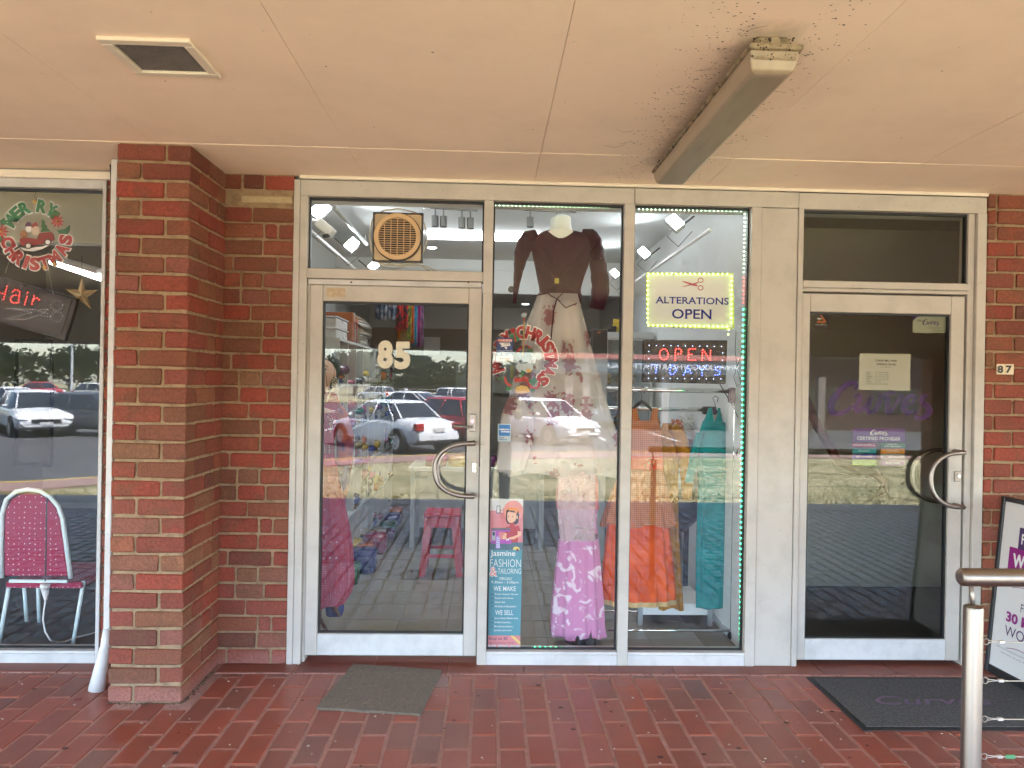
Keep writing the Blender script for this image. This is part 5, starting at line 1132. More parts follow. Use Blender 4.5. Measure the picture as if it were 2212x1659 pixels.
# chrome rack
rk = thing('clothes_rack', 'chrome double rail clothes rack standing close to the right bay', 'rack', tuple(G(1560, 1395)))
ra, rb = .42, .78; zr1, zr2 = P(1450, 843, ra).z, P(1450, 884, rb).z; xR = P(1585, 1100, ra).x; xL = P(1286, 1100, rb).x
for y, z in ((ra, zr1), (rb, zr2)): MB().tube([(xL, y, z), (xR-.01, y, z)], .014, 12).build('rail', CHROME, rk, smooth=True)
for x in (xR, xL):
    MB().tube([(x, ra if x == xR else rb, .05), (x, ra if x == xR else rb, zr1 if x == xR else zr2)], .010, 12).build('post', CHROME, rk, smooth=True)
MB().tube([(xR, rb, .05), (xR, rb, zr2)], .009, 10).build('post', mat('grey_tube', (.4, .42, .42), .4), rk)
for y in (ra, rb): MB().tube([(P(1275, 1395, ra).x, y, .055), (xR, y, .055)], .009, 10).build('base_bar', CHROME, rk, smooth=True)
MB().tube([(xR, ra-.02, .05), (xR, rb+.05, .05)], .009, 8).build('base_bar', CHROME, rk)
for y in (ra, rb): MB().sphere((xR, y, .026), .026, 10, 6).build('castor', BLACK, rk)
bk_ = mat('brown_bracket', (.12, .05, .035), .5)
MB().box(xR-.04, ra-.02, zr1-.07, xR+.012, ra+.03, zr1+.022).build('bracket', bk_, rk, bevel=.006); MB().box(xR-.09, rb-.02, zr2-.03, xR+.012, rb+.03, zr2+.022).build('bracket', BLACK, rk, bevel=.006)
def hanger(u, v, Y, m, label, w=.17):
    p = P(u, v, Y); h = thing('coat_hanger', label, 'hanger', tuple(p))
    MB().tube([p+Vector((.012, 0, -.01)), p+Vector((.02, 0, .02)), p+Vector((0, 0, .032)), p+Vector((-.016, 0, .018)), p+Vector((0, 0, -.02)), p+Vector((0, 0, -.06))], .0028, 6).build('hook', m, h)
    MB().tube([p+Vector((-w, 0, -.14)), p+Vector((-w*.4, 0, -.085)), p+Vector((0, 0, -.06)), p+Vector((w*.4, 0, -.085)), p+Vector((w, 0, -.14))], [.006, .011, .013, .011, .006], 8).build('arms', m, h, smooth=True)
hanger(1387, 846, ra-.0, BLACK, 'black plastic hanger holding the orange kurti on the chrome rail', .09)
hanger(1545, 866, rb-.12, mat('purple_plastic', (.05, .03, .12), .4), 'dark purple hanger holding the teal dress', .075)
og_ = garment('orange_outfit', 'orange patterned sleeveless kurti over a bright orange gold hemmed skirt', 'dress', 1385, 1310, .42)
OKM = pattern_mat('orange_lattice_weave', (.50, .20, .09), (.33, .12, .05), 120, 'checker', (.4, .6), rough=.7, stretch=(1, 0.001, 1)); OSM = pattern_mat('orange_silk', (.72, .11, .018), (.55, .07, .012), 6, 'blotch', (.4, .6), rough=.45)
Yo = .42
gown(og_, 'kurti', OKM, [(908, 1352, 1425), (935, 1350, 1427), (985, 1346, 1431), (1020, 1338, 1434), (1060, 1324, 1441), (1105, 1308, 1452), (1133, 1301, 1457)], Yo, .32, 11, (.02, .11), seed=20, hem=.012)
for u0, u1 in ((1362, 1376), (1408, 1423)): gown(og_, 'shoulder_strap', OKM, [(882, u0, u1), (898, u0-2, u1+(-2 if u0 > 1400 else 3)), (915, u0-5 if u0 < 1400 else u0-6, u1+4 if u0 > 1400 else u1+10)], Yo, .8, 5, (.0, .02), seed=21)
gown(og_, 'skirt', OSM, [(1125, 1314, 1442), (1180, 1308, 1448), (1240, 1302, 1453), (1292, 1299, 1456)], Yo+.01, .40, 13, (.03, .10), seed=22)
gown(og_, 'gold_hem', mat('gold_trim_fabric', (.55, .38, .16), .4, metal=.4, noise=.4, scale=90, dark=.6), [(1291, 1298.5, 1456.5), (1302, 1298, 1457)], Yo+.01, .40, 13, (.10, .105), seed=22)
gown(og_, 'sash', mat('orange_red_sash', (.6, .07, .02), .55), [(984, 1345, 1432), (996, 1343, 1433), (1012, 1341, 1433)], Yo-.004, .34, 9, (.03, .04), seed=23)
q = MB(); c0 = P(1407, 998, Yo-.115)
for i in range(34):
    a = random.uniform(0, 6.28); L = random.uniform(.01, .045); p = c0+Vector((L*math.cos(a), -.01, L*math.sin(a))); q.sphere(p, random.uniform(.0025, .006), 6, 4)
for i in range(14): q.sphere(c0+Vector((.006*math.sin(i), -.006, -.03-i*.009)), .004, 6, 4)
q.build('gold_brooch', mat('gold_trim_fabric'), og_)
mu = garment('mustard_dress', 'mustard yellow long dress with sleeve behind the orange outfit', 'dress', 1450, 1310, .62)
MUM = pattern_mat('mustard_silk', (.40, .18, .016), (.30, .12, .01), 5, 'blotch', (.4, .6), rough=.5)
gown(mu, 'body', MUM, [(914, 1432, 1449), (935, 1425, 1468), (985, 1420, 1466), (1060, 1420, 1464), (1150, 1420, 1466), (1240, 1421, 1471), (1314, 1424, 1476)], .60, .45, 7, (.03, .14), seed=30, hem=.012)
limb([P(u, v, .57) for u, v in ((1452, 922), (1466, 940), (1476, 975), (1482, 1010), (1484, 1045), (1483, 1078))], [.034, .045, .045, .043, .038, .030], 16).build('sleeve', MUM, mu, smooth=True)
te = garment('teal_dress', 'plain teal sleeveless long dress hanging near the right edge of the window', 'dress', 1540, 1310, .6)
TEM = pattern_mat('teal_cotton', (.012, .26, .27), (.01, .20, .215), 6, 'blotch', (.4, .6), rough=.75)
Yt = .58
gown(te, 'body', TEM, [(912, 1517, 1566), (950, 1506, 1571), (990, 1497, 1574), (1035, 1508, 1575), (1100, 1506, 1575), (1200, 1503, 1573), (1300, 1503, 1566), (1311, 1504, 1565)], Yt, .34, 7, (.02, .08), seed=40, hem=.008)
for u0, u1 in ((1531, 1538), (1550, 1556)): gown(te, 'shoulder_strap', TEM, [(881, u0, u1), (898, u0-6 if u0 < 1540 else u0-1, u1+2), (916, u0-12 if u0 < 1540 else u0-8, u1+6)], Yt, 1, 4, (0, .02), seed=41)
gown(te, 'cape_sleeve', TEM, [(935, 1504, 1518), (985, 1490, 1508), (1030, 1482, 1500), (1042, 1480, 1497)], Yt-.05, .5, 5, (.02, .1), seed=42)

# mannequin with face, behind the left edge of the door
mn = garment('mannequin', 'life size female mannequin with black hair and maroon pink embroidered gown behind the door', 'mannequin', 690, 1300, .5)
Ym_ = .48; skin = mat('mannequin_skin', (.70, .47, .38), .35); hair = mat('black_hair', (.012, .011, .012), .35, bump=.6, bscale=90)
hc = P(696, 802, Ym_); hs = .0030
q = MB(); rings = []
for i in range(17):
    t = i/16; z = hc.z+.115-.245*t; w = .078*math.sin(math.pi*min(1, .06+t*.93))**.55*(1 if t < .5 else 1-.42*(t-.5)/.5); d = w*1.18
    ring = []
    for j in range(28):
        a = 2*math.pi*j/28; x, y = w*math.cos(a), -d*math.sin(a)*1.0
        if math.sin(a) > .55:
            f = (math.sin(a)-.55)/.45
            if .42 < t < .66: y -= .020*f**3*(1 if abs(math.cos(a)) < .28 else 0)*math.sin((t-.42)/.24*math.pi/2)
            if .38 < t < .47: y += .007*f*(abs(math.cos(a)) > .2)
            if .72 < t < .80: y -= .006*f*(abs(math.cos(a)) < .35)
        ring.append((hc.x+x, hc.y+y, z))
    rings.append(ring)
q.loft(rings); q.build('head', skin, mn, smooth=True, sub=1)
neck = [(hc.x, hc.y+.01, hc.z-.075), (hc.x, hc.y+.012, hc.z-.13), (hc.x, hc.y+.02, hc.z-.19), (hc.x, hc.y+.02, hc.z-.25)]
MB().tube(neck, [.045, .042, .05, .10], 20).build('neck', skin, mn, smooth=True)
q = MB(); rings = []
for i in range(14):
    t = i/13; z = hc.z+.135-.26*t; w = .102*math.sin(math.pi*min(.97, .10+t*.86))**.5; rings.append([(hc.x+w*math.cos(a)*1.0, hc.y+.022+w*1.05*math.sin(a)+(0 if math.sin(a) > -.2 else (.0 if t < .22 else .075*min(1, (t-.22)*4))*(-math.sin(a))), z) for a in [2*math.pi*j/28 for j in range(28)]])
q.loft(rings); q.build('hair', hair, mn, smooth=True)
for s in (-1, 1):
    MB().sphere((hc.x+s*.031, hc.y-.083, hc.z+.010), .0125, 12, 8, sq=(1.25, .5, .6)).build('eye', mat('painted_eye', (.06, .03, .025), .2), mn, smooth=True)
    MB().tube([(hc.x+s*.016, hc.y-.088, hc.z+.030), (hc.x+s*.033, hc.y-.089, hc.z+.036), (hc.x+s*.050, hc.y-.075, hc.z+.028)], .0022, 6).build('eyebrow', hair, mn)
    MB().sphere((hc.x+s*.076, hc.y+.0, hc.z-.01), .022, 8, 6, sq=(.4, .8, 1.2)).build('ear', skin, mn, smooth=True)
    q = MB()
    for i in range(16): q.sphere((hc.x+s*(.080+.012*math.sin(i*2.1)), hc.y-.015+.008*math.cos(i*3), hc.z-.035-.0052*i), .0055, 6, 4)
    q.build('pearl_earring', mat('pearl_gold', (.62, .55, .38), .3), mn)
MB().sphere((hc.x, hc.y-.098, hc.z-.048), .0085, 10, 6, sq=(1.9, .6, .7)).build('lips', mat('lip_red', (.42, .05, .05), .35), mn, smooth=True); MB().sphere((hc.x, hc.y-.094, hc.z+.045), .0035, 8, 5).build('bindi', BLACK, mn)
MB().tube([(hc.x+.015, hc.y-.093, hc.z+.085), (hc.x+.035, hc.y-.098, hc.z+.03), (hc.x+.045, hc.y-.09, hc.z-.03), (hc.x+.05, hc.y-.08, hc.z-.09)], .0018, 5).build('hair_strand', hair, mn)
GWM = pattern_mat('maroon_pink_embroidered', (.30, .018, .045), (.50, .26, .30), 26, th=(.13, .17), rough=.55, stretch=(1, .3, .8)); GWB = pattern_mat('pink_brocade', (.34, .05, .085), (.50, .24, .28), 70, th=(.2, .26), rough=.6)
gown(mn, 'bodice', GWM, [(846, 655, 722), (856, 648, 731), (880, 648, 729), (920, 652, 727), (958, 658, 722), (966, 659, 722)], Ym_, .45, 5, (0, .01), seed=50, cap=True)
MB().tube([P(u, v, Ym_-.10+(.03 if v < 860 else 0)) for u, v in ((672, 846), (676, 866), (690, 874), (706, 868), (713, 848))], .005, 8).build('pearl_neckline', mat('pearl_gold'), mn)
q = MB()
for i in range(90):
    t = random.random(); a = random.uniform(0, 6.28); rr = (1-t)*11*random.random()**.5+1.2; q.sphere(P(716+rr*math.cos(a)*.8-(0 if t < .6 else (t-.6)*6), 896+t*38+rr*.5*math.sin(a), Ym_-.107), .0028, 5, 3)
q.build('bead_paisley', mat('silver_beads', (.55, .5, .45), .3, metal=.6), mn)
gown(mn, 'belt', pattern_mat('beaded_belt', (.20, .05, .06), (.55, .45, .4), 110, th=(.2, .3)), [(958, 657, 724), (978, 656, 724)], Ym_, .5, 5, (.0, .01), seed=51)
gown(mn, 'skirt', GWM, [(975, 659, 722), (1030, 648, 733), (1100, 638, 747), (1160, 632, 757), (1210, 630, 762)], Ym_, .5, 16, (.01, .05), seed=52)
gown(mn, 'skirt_border', GWB, [(1209, 630, 762), (1245, 628, 763), (1275, 630, 758), (1298, 634, 745), (1304, 636, 741)], Ym_, .5, 16, (.05, .06), seed=52, hem=.01)
MB().tube([P(u, v, Ym_+.04) for u, v in ((725, 865), (738, 900), (746, 945), (744, 1000), (738, 1060), (733, 1110))], [.02, .045, .055, .05, .04, .03], 14).build('dupatta', pattern_mat('orange_blue_silk', (.05, .03, .13), (.35, .08, .04), 5, 'blotch', (.45, .6), rough=.45), mn, smooth=True)
MB().tube([P(739, 870, Ym_+.04), P(748, 950, Ym_), P(747, 1010, Ym_), P(738, 1060, Ym_), P(728, 1180, Ym_+.03)], .004, 6).build('dupatta_edge', mat('blue_edge', (.02, .03, .25), .5), mn)
for pts in ([(690, 1300), (690, 1335), (705, 1362)], [(690, 1310), (672, 1345), (668, 1365)], [(712, 1300), (726, 1318), (733, 1330)]):
    w_ = [P(u, v, Ym_-.05+i*.03) for i, (u, v) in enumerate(pts)]
    for p in w_: p.z = max(p.z, .02)
    MB().tube(w_, [.014, .014, .010], 8).build('stand_leg', mat('brown_stand', (.16, .07, .04), .5), mn, smooth=True)
gown(mn, 'petticoat', mat('navy_lining', (.03, .04, .15), .7), [(1290, 700, 736), (1312, 704, 742), (1330, 706, 737)], Ym_+.05, .6, 6, (.05, .15), seed=55)

# ================================================================== shop fittings
def zt(x, y): return (645.2+.1875*x, 403.2+.1875*y)
ef = thing('exhaust_fan', 'round cream grille exhaust fan mounted through the transom glass with looped cable', 'fan', tuple(P(857, 511, .03)))
p0, p1 = P(*zt(855, 285), .03), P(*zt(1415, 860), .03)
MB().box(p0.x, YG+.006, p1.z, p1.x, YG+.05, p0.z).build('square_housing', BEIGEP, ef, bevel=.014, bseg=3)
MB().box(p0.x-.004, YG+.008, p1.z-.004, p1.x+.004, YG+.03, p0.z+.004).build('housing_seal', GASKET, ef, bevel=.001)
fc = P(*zt(1130, 566), .0); rad = (P(*zt(1405, 566), 0).x-fc.x)
def annulus(mb, c_, r0, r1, y0, y1, n=48):
    rings = [[(c_.x+r*math.cos(2*math.pi*j/n), y, c_.z+r*math.sin(2*math.pi*j/n)) for j in range(n)] for r, y in ((r0, y1), (r0, y0), (r1, y0), (r1, y1), (r0, y1))]
    return mb.loft(rings, caps=False)
ORP = mat('amber_aged_plastic', (.58, .40, .22), .4, noise=.5, scale=12, dark=.8)
annulus(MB(), fc, rad*.985, rad*1.02, YG-.02, YG-.004).build('gasket_ring', GASKET, ef, smooth=True, auto=30)
annulus(MB(), fc, rad*.80, rad*.98, YG-.034, YG-.004).build('cowl_ring', ORP, ef, smooth=True, auto=30)
MB().cyl((fc.x, YG-.006, fc.z), (fc.x, YG-.0045, fc.z), rad*.8, 48).build('dark_interior', mat('fan_dark', (.008, .008, .012), .6), ef)
q = MB(); gr = rad*.8
for i in range(-8, 9):
    z = i*gr/8.5; L = math.sqrt(max(gr*gr-z*z, 0)); q.box(fc.x-L, YG-.03, fc.z+z-.0016, fc.x+L, YG-.022, fc.z+z+.0016)
q.build('grille_slats', ORP, ef, kind='stuff'); q = MB()
for i in (-2, -1, 0, 1, 2):
    x = i*gr/2.95; L = math.sqrt(max(gr*gr-x*x, 0)); q.box(fc.x+x-.0016, YG-.032, fc.z-L, fc.x+x+.0016, YG-.0225, fc.z+L)
q.build('grille_bars', ORP, ef, kind='stuff')
for i in range(5):
    a = i*2*math.pi/5; r_ = gr*.85; q = MB(); q.add([(fc.x+.02*math.cos(a), YG-.012, fc.z+.02*math.sin(a)), (fc.x+r_*math.cos(a-.3), YG-.016, fc.z+r_*math.sin(a-.3)), (fc.x+r_*math.cos(a+.35), YG-.008, fc.z+r_*math.sin(a+.35))], [(0, 1, 2)]); q.build('fan_blade', BLACK, ef)
MB().tube([P(*zt(x, y), YG+.07) for x, y in ((870, 340), (840, 420), (815, 560), (840, 740), (880, 850), (1000, 900), (1180, 905), (1340, 870), (1440, 760), (1480, 600), (1450, 430), (1350, 300), (1150, 255), (980, 275), (880, 330))], .0045, 6).build('cable', mat('grey_cream_cable', (.45, .42, .33), .5), ef, smooth=True)
MB().tube([P(*zt(x, y), YG+.07) for x, y in ((830, 700), (900, 840), (1100, 900), (1340, 890), (1480, 925), (1600, 975))], .004, 6).build('cable', mat('grey_cream_cable'), ef, smooth=True)
MB().tube([P(*zt(x, y), YG+.06) for x, y in ((880, 840), (960, 920), (1100, 945), (1250, 915), (1400, 905), (1520, 975))], .004, 6).build('cable', mat('grey_cream_cable'), ef, smooth=True)

FLG = mat('floodlight_glow', (.9, .9, .9), .4, emit=(.93, .98, 1), es=5)
def area(name, parent, loc, dirv, sx, sy, e, col=(.93, .98, 1)):
    l = bpy.data.lights.new(name, 'AREA'); l.shape = 'RECTANGLE'; l.size = sx; l.size_y = sy; l.energy = e*.055; l.color = col; l.spread = R(170)
    o = bpy.data.objects.new(name, l); COL.objects.link(o); o.parent = parent; o.location = Vector(loc)-ORG[parent]; o.rotation_euler = Vector(dirv).to_track_quat('-Z', 'Y').to_euler(); return o
fl_ = [('upper left wall floodlight nearest the transom corner', 692, 452, .55, 27, 1), ('second lit floodlight along the left wall', 760, 527, 1.5, 19, 1), ('third lit floodlight just under the exhaust fan', 808, 573, 2.1, 15, 1),
       ('nearest lit floodlight on the right wall, above the alterations sign', 1458, 478, .7, 22, -1), ('middle lit floodlight on the right wall', 1391, 545, 1.75, 16, -1), ('farthest lit floodlight on the right wall, beside the maroon sleeve', 1328, 590, 2.8, 12, -1)]
for lb, u, v, Y, s, sg in fl_:
    p = P(u, v, Y); t = thing('floodlight', 'white '+lb if 0 else lb, 'floodlight', tuple(p), 'floodlights along the shop walls')
    rot = Matrix.Rotation(sg*R(38), 3, 'Y') @ Matrix.Rotation(R(-28), 3, 'X'); s_ = (P(u+s, v, Y)-p).length
    nrm = rot @ Vector((0, -1, 0))
    MB().obox(p, (s_*1.0, .012, s_*1.5), rot).build('lamp_panel', FLG, t); MB().obox(p-nrm*.03, (s_*1.15, .04, s_*1.65), rot).build('lamp_housing', mat('grey_housing', (.4, .42, .42), .4), t, bevel=.004)
    MB().tube([p-nrm*.03, p-nrm*.09+Vector((-sg*.05, 0, .03)), p+Vector((-sg*.14, .05, .05))], .006, 6).build('bracket', BLACK, t)
    MB().tube([p-nrm*.05, p+Vector((sg*.05, .0, -.10)), p+Vector((-sg*.03, .02, -.16)), p+Vector((-sg*.13, .06, -.05))], .0025, 6).build('cable', BLACK, t)
    area('floodlight_beam', t, p+nrm*.02, nrm+Vector((0, .6, -.3)), s_*1.4, s_*1.8, 3.2)
# track rail on each wall
for sg, x, lb in ((-1, -1.16, 'slanting white conduit carrying the left floodlights'), (1, 1.33, 'white conduit carrying the right floodlights')):
    q = MB().tube([(x, .4, 2.5), (x, 3.4, 2.5)], .012, 8); tag(q.build('conduit', WHITEP, None), lb, 'conduit')
# chrome ceiling pole
q = MB().tube([P(*zt(420, 255), .9), P(*zt(780, 660), 2.0)], .016, 12); q.tube([P(*zt(420, 165), .9), P(*zt(418, 255), .9)], .012, 8); q.tube([P(*zt(762, 560), 2.0), P(*zt(770, 640), 2.0)], .010, 8)
tag(q.build('ceiling_rail', mat('grey_tube'), None, smooth=True), 'polished metal pole hung below the ceiling left of the fan', 'rail')
cc_ = thing('security_camera', 'white box security camera tilted down behind the transom glass', 'camera', tuple(P(705, 495, .35)))
rot = Matrix.Rotation(R(38), 3, 'Y'); MB().obox(P(*zt(310, 480), .35), (.11, .09, .06), rot).build('housing', WHITEP, cc_, bevel=.01, bseg=2)
MB().tube([P(*zt(315, 555), .32), P(*zt(322, 580), .32)], [.024, .02], 14).build('lens', BLACK, cc_); MB().tube([P(*zt(225, 415), .36), P(*zt(130, 380), .38)], .012, 8).build('arm', WHITEP, cc_)
# spotlight bars
def spotbar(label, zf, u0, u1, v0, v1, cans, Y, vlen):
    t = thing('spotlight_bar', label, 'light fitting', tuple(P(*zf(u0, v0), Y))); SP = mat('satin_steel', (.42, .43, .43), .25, metal=.9)
    MB().tube([P(*zf(u0, v0), Y), P(*zf(u1, v1), Y)], .007, 8).build('bar', SP, t, smooth=True)
    for i, u in enumerate(cans):
        v = v0+(v1-v0)*(u-u0)/(u1-u0)
        MB().tube([P(*zf(u, v), Y), P(*zf(u, v+vlen*.45), Y)], .006, 6).build('stem', SP, t)
        MB().tube([P(*zf(u, v+vlen*.42), Y), P(*zf(u, v+vlen*1.0), Y)], .026, 16).build('spot_can', SP, t, smooth=True, auto=40)
    MB().tube([P(*zf(u0+80, v0-45), Y), P(*zf(u0+80, v0-8), Y)], .045, 16).build('ceiling_rose', SP, t, smooth=True, auto=40)
spotbar('chrome spotlight bar with four cans, right of the exhaust fan', zt, 1430, 2060, 240, 278, (1572, 1668, 1880, 1978), 1.25, 210)
spotbar('chrome spotlight bar behind the hanging neck form', z6, 487, 850, 160, 178, (532, 718), 1.25, 118)
# tubes and downlights
def tube_light(label, a, b, r, es, e, Y):
    t = thing('ceiling_light', label, 'ceiling light', tuple(a)); MB().tube([a, b], r, 10).build('tube', TUBE('shop_tube_glow', es*.7), t)
    MB().box(min(a.x, b.x)-.02, a.y-.03, a.z+r+.002, max(a.x, b.x)+.02, a.y+.03, a.z+r+.03).build('batten', WHITEP, t)
    area('tube_light', t, (a+b)/2-Vector((0, 0, r+.012)), (0, 0, -1), (b-a).length, .06, e)
tube_light('long lit fluorescent tube across the front shop ceiling', P(922, 509, 2.3), Vector((P(1140, 512, 2.3).x+.35, 2.3, P(922, 509, 2.3).z)), .030, 7, 17, 2.3)
tube_light('second lit fluorescent tube farther back in the dress shop', P(1010, 641, 5.0), Vector((P(1152, 643, 5.0).x, 5.0, P(1010, 641, 5.0).z)), .024, 7, 9, 5)
for lb, u, v, z in (('round lit downlight right of the exhaust fan', 933, 534, 2.838), ('round lit downlight on the rear ceiling', 1135, 656, 2.578)):
    p = G(u, v, z); t = thing('downlight', lb, 'ceiling light', tuple(p)); q = MB(); q.tube([p, p-Vector((0, 0, .006))], .05, 20); q.build('trim_ring', WHITEP, t); q = MB(); q.tube([p-Vector((0, 0, .0065)), p-Vector((0, 0, .008))], .042, 20); q.build('lamp', FLG, t)
p = P(1104.5, 625, 3.5); t = thing('speaker_dome', 'small black round sensor on the white bulkhead', 'sensor', tuple(p)); MB().sphere(p, .035, 14, 8, sq=(1, .5, 1)).build('dome', BLACK, t, smooth=True); MB().cyl(p+Vector((0, .01, 0)), p+Vector((0, .02, 0)), .045, 20).build('dome_base', WHITEP, t)

# cube shelving on the left wall
sh = thing('cube_shelving', 'white cube shelving along the left wall of the shop packed with folded garments', 'shelving', (-1.35, 1.5, 0))
SXa, SXb, SY0, NB, NL, CS = -1.54, -1.13, 1.5, 9, 5, .36; SHM = mat('white_laminate', (.50, .50, .47), .5, noise=.2, scale=4, dark=.85)
for i in range(NB+1):
    y = SY0+i*.345; MB().box(SXa, y, .06, SXb, y+.016, 1.86).build('divider', SHM, sh)
zl = [.06, .42, .78, 1.14, 1.50, 1.845]
for z in zl: MB().box(SXa-.005, SY0-.003, z, SXb+.004, SY0+NB*.345+.02, z+.018).build('shelf_board', SHM, sh)
MB().box(SXa-.004, SY0, .06, SXa, SY0+NB*.345, 1.86).build('back_panel', SHM, sh); MB().box(SXa+.02, SY0+.01, 0, SXb-.03, SY0+NB*.345, .06).build('plinth', SHM, sh)
cl = [(.4, .36, .30), (.25, .02, .05), (.05, .06, .2), (.35, .32, .28), (.12, .02, .08), (.02, .14, .06), (.5, .48, .44), (.45, .12, .03), (.3, .25, .16), (.1, .1, .12), (.5, .1, .2), (.55, .4, .1)]
pkm = [mat('folded_cloth_%s' % n_, c_, .22, noise=.6, scale=14, dark=.55, bump=.8, bscale=18, spec=.7) for n_, c_ in zip('abcdefghijkl', cl)]
CN = ['beige', 'crimson', 'navy', 'pale grey', 'plum', 'green', 'off-white', 'orange', 'tan', 'charcoal', 'pink', 'yellow']; ORD = 'first second third fourth fifth sixth seventh eighth ninth'.split(); _used = {}
def packet(x0, y0, x1, y1, z0, h, k, label, grp):
    q = MB(); rings = []; cx, cy = (x0+x1)/2, (y0+y1)/2; hx_, hy = (x1-x0)/2, (y1-y0)/2
    for z, s in ((z0, .94), (z0+h*.3, 1), (z0+h*.7, 1), (z0+h, .93)):
        rings.append([(cx+hx_*s*max(-1, min(1, 1.25*math.cos(a)))+random.uniform(-.005, .005), cy+hy*s*max(-1, min(1, 1.25*math.sin(a)))+random.uniform(-.005, .005), z+random.uniform(-.003, .003)*(z > z0)) for a in [2*math.pi*j/14 for j in range(14)]])
    q.loft(rings); o = q.build('folded_garment', pkm[k % len(pkm)], None, smooth=True); label = label.replace('COLOUR', CN[k % 12]); n_u = _used[label] = _used.get(label, 0)+1; return tag(o, label if n_u == 1 else label+', '+['', '', 'one above', 'two above', 'three above', 'four above'][min(n_u, 5)], 'folded garment', grp)
for b in range(NB):
    for L_ in range(NL):
        if random.random() < .14: continue
        z = zl[L_]+.019; y0 = SY0+b*.345+.03; n_ = random.randint(1, 4) if L_ > 0 else random.randint(1, 3)
        for s in range(n_):
            h = random.uniform(.03, .085)
            if z+h > zl[L_+1]-.02: break
            packet(SXa+.06, y0, SXb-random.uniform(-.045, .02), y0+.285, z, h, random.randrange(12), 'COLOUR wrapped garment, %s shelf up, %s cube column from the door' % (ORD[L_], ORD[b]), 'wrapped folded garments in the white shelving'); z += h+.002
zt_ = 1.864
bx = thing('storage_box', 'upper clear plastic storage box on the shelving', 'storage box', tuple(P(705, 712, 1.7)))
xb0, xb1 = -1.53, P(737, 712, 1.7).x
for i, (nm, lb) in enumerate((('storage_box', 'lower clear plastic storage box on the shelving'), ('storage_box', 'upper clear plastic storage box on the shelving'))):
    t = bx if i else thing(nm, lb, 'storage box', (xb0+.2, 1.7, zt_)); t['group'] = 'clear boxes stacked on the shelving'
    z = zt_+i*.085; 
    if i == 0: t['label'] = lb
    MB().box(xb0, 1.53, z, xb1, 1.95, z+.07).build('box', mat('milky_plastic', (.58, .58, .56), .25, noise=.5, scale=10, dark=.8), t, bevel=.012, bseg=2); MB().box(xb0-.006, 1.52, z+.071, xb1+.008, 1.96, z+.083).build('lid', mat('clear_lid', (.7, .7, .7), .2), t, bevel=.003)
b2 = thing('clear_bin', 'clear plastic bin of red and orange folded fabric beside the storage boxes', 'bin', (-1.3, 2.2, zt_))
q = MB(); X0, X1, Y0_, Y1_ = -1.45, -1.12, 2.02, 2.32
MB().box(X0, Y0_, zt_, X1, Y1_, zt_+.17).build('bin', PLASTIC, b2)
for i in range(7):
    y = Y0_+.02+i*.037; MB().box(X0+.02, y, zt_+.004, X1-.01, y+.027, zt_+random.uniform(.15, .25)).build('fabric', [pkm[7], mat('red_fabric', (.45, .04, .03), .7), pkm[0], pkm[6]][i % 4], b2, bevel=.006)
z = zt_+.002
for i in range(9):
    h = random.uniform(.018, .03); yy = 2.42+random.uniform(-.02, .03); packet(-1.48, yy, -1.14+random.uniform(-.03, .04), yy+.62, z, h, (3, 6, 0, 6, 3, 8)[i % 6], 'flat COLOUR packet, %s from the bottom of the pile on top of the shelving' % ORD[i], 'silver wrapped packets on top of the shelving'); z += h*.93
packet(-1.46, 2.4, -1.16, 3.0, z, .03, 8, 'pale patterned garment on top of the silver packet pile', 'silver wrapped packets on top of the shelving')
# hanging saris
sr = [('blue grey sari with white flower print', (.05, .08, .13), (.25, .27, .32), 809, 856, 690, 'blotch'), ('black sari with large red roses', (.02, .022, .035), (.42, .03, .03), 854, 882, 712, 'blotch'), ('orange cloth with a pale stripe', (.6, .18, .02), (.6, .45, .2), 858, 879, 735, 'blotch'),
      ('olive and yellow striped sari', (.32, .33, .05), (.10, .16, .04), 879, 888, 734, 'blotch'), ('bright orange narrow scarf', (.6, .15, .02), (.4, .08, .02), 886, 894, 741, 'blotch'), ('turquoise blue long scarf', (.02, .28, .45), (.02, .18, .3), 891, 901, 746, 'blotch'), ('dark violet beaded scarf', (.09, .03, .12), (.3, .03, .15), 900, 908, 748, 'blotch'), ('mauve long scarf at the end of the row', (.25, .13, .25), (.12, .06, .12), 907, 915, 746, 'blotch')]
for i, (lb, c1, c2, u0, u1, v1, kd) in enumerate(sr):
    Y = 3.3+(.25 if i == 2 else .0)+i*.03; p0, p1 = P(u0, 700, Y), P(u1, 700, Y); zb_ = P(u0, v1, Y).z; q = MB(); top_z = 2.46; n_ = 26; A_ = []
    for k, z in enumerate([top_z, (top_z+zb_)/2, zb_]):
        A_.append([(p0.x+(p1.x-p0.x)*j/n_, Y+.018*math.sin(j*1.3+k*.4)+.01*math.sin(j*.5), z+(.008*math.sin(j*.8) if k == 2 else 0)) for j in range(n_+1)])
    q.loft(A_, caps=False, closed=False); o = q.build('hanging_sari', pattern_mat('sari_%s' % 'abcdefgh'[i], c1, c2, 11, kd, (.5, .56), rough=.6), None, smooth=True); so = o.modifiers.new('s', 'SOLIDIFY'); so.thickness = .006
    tag(o, lb+' hanging from the rail above the shelving', 'fabric', 'saris and scarves hanging above the shelving')
q = MB().tube([(-1.6, 3.3, 2.47), (P(918, 700, 3.55).x, 3.55, 2.47)], .012, 8); tag(q.build('hanging_rail', CHROME, None), 'metal rail from which the saris hang', 'rail')

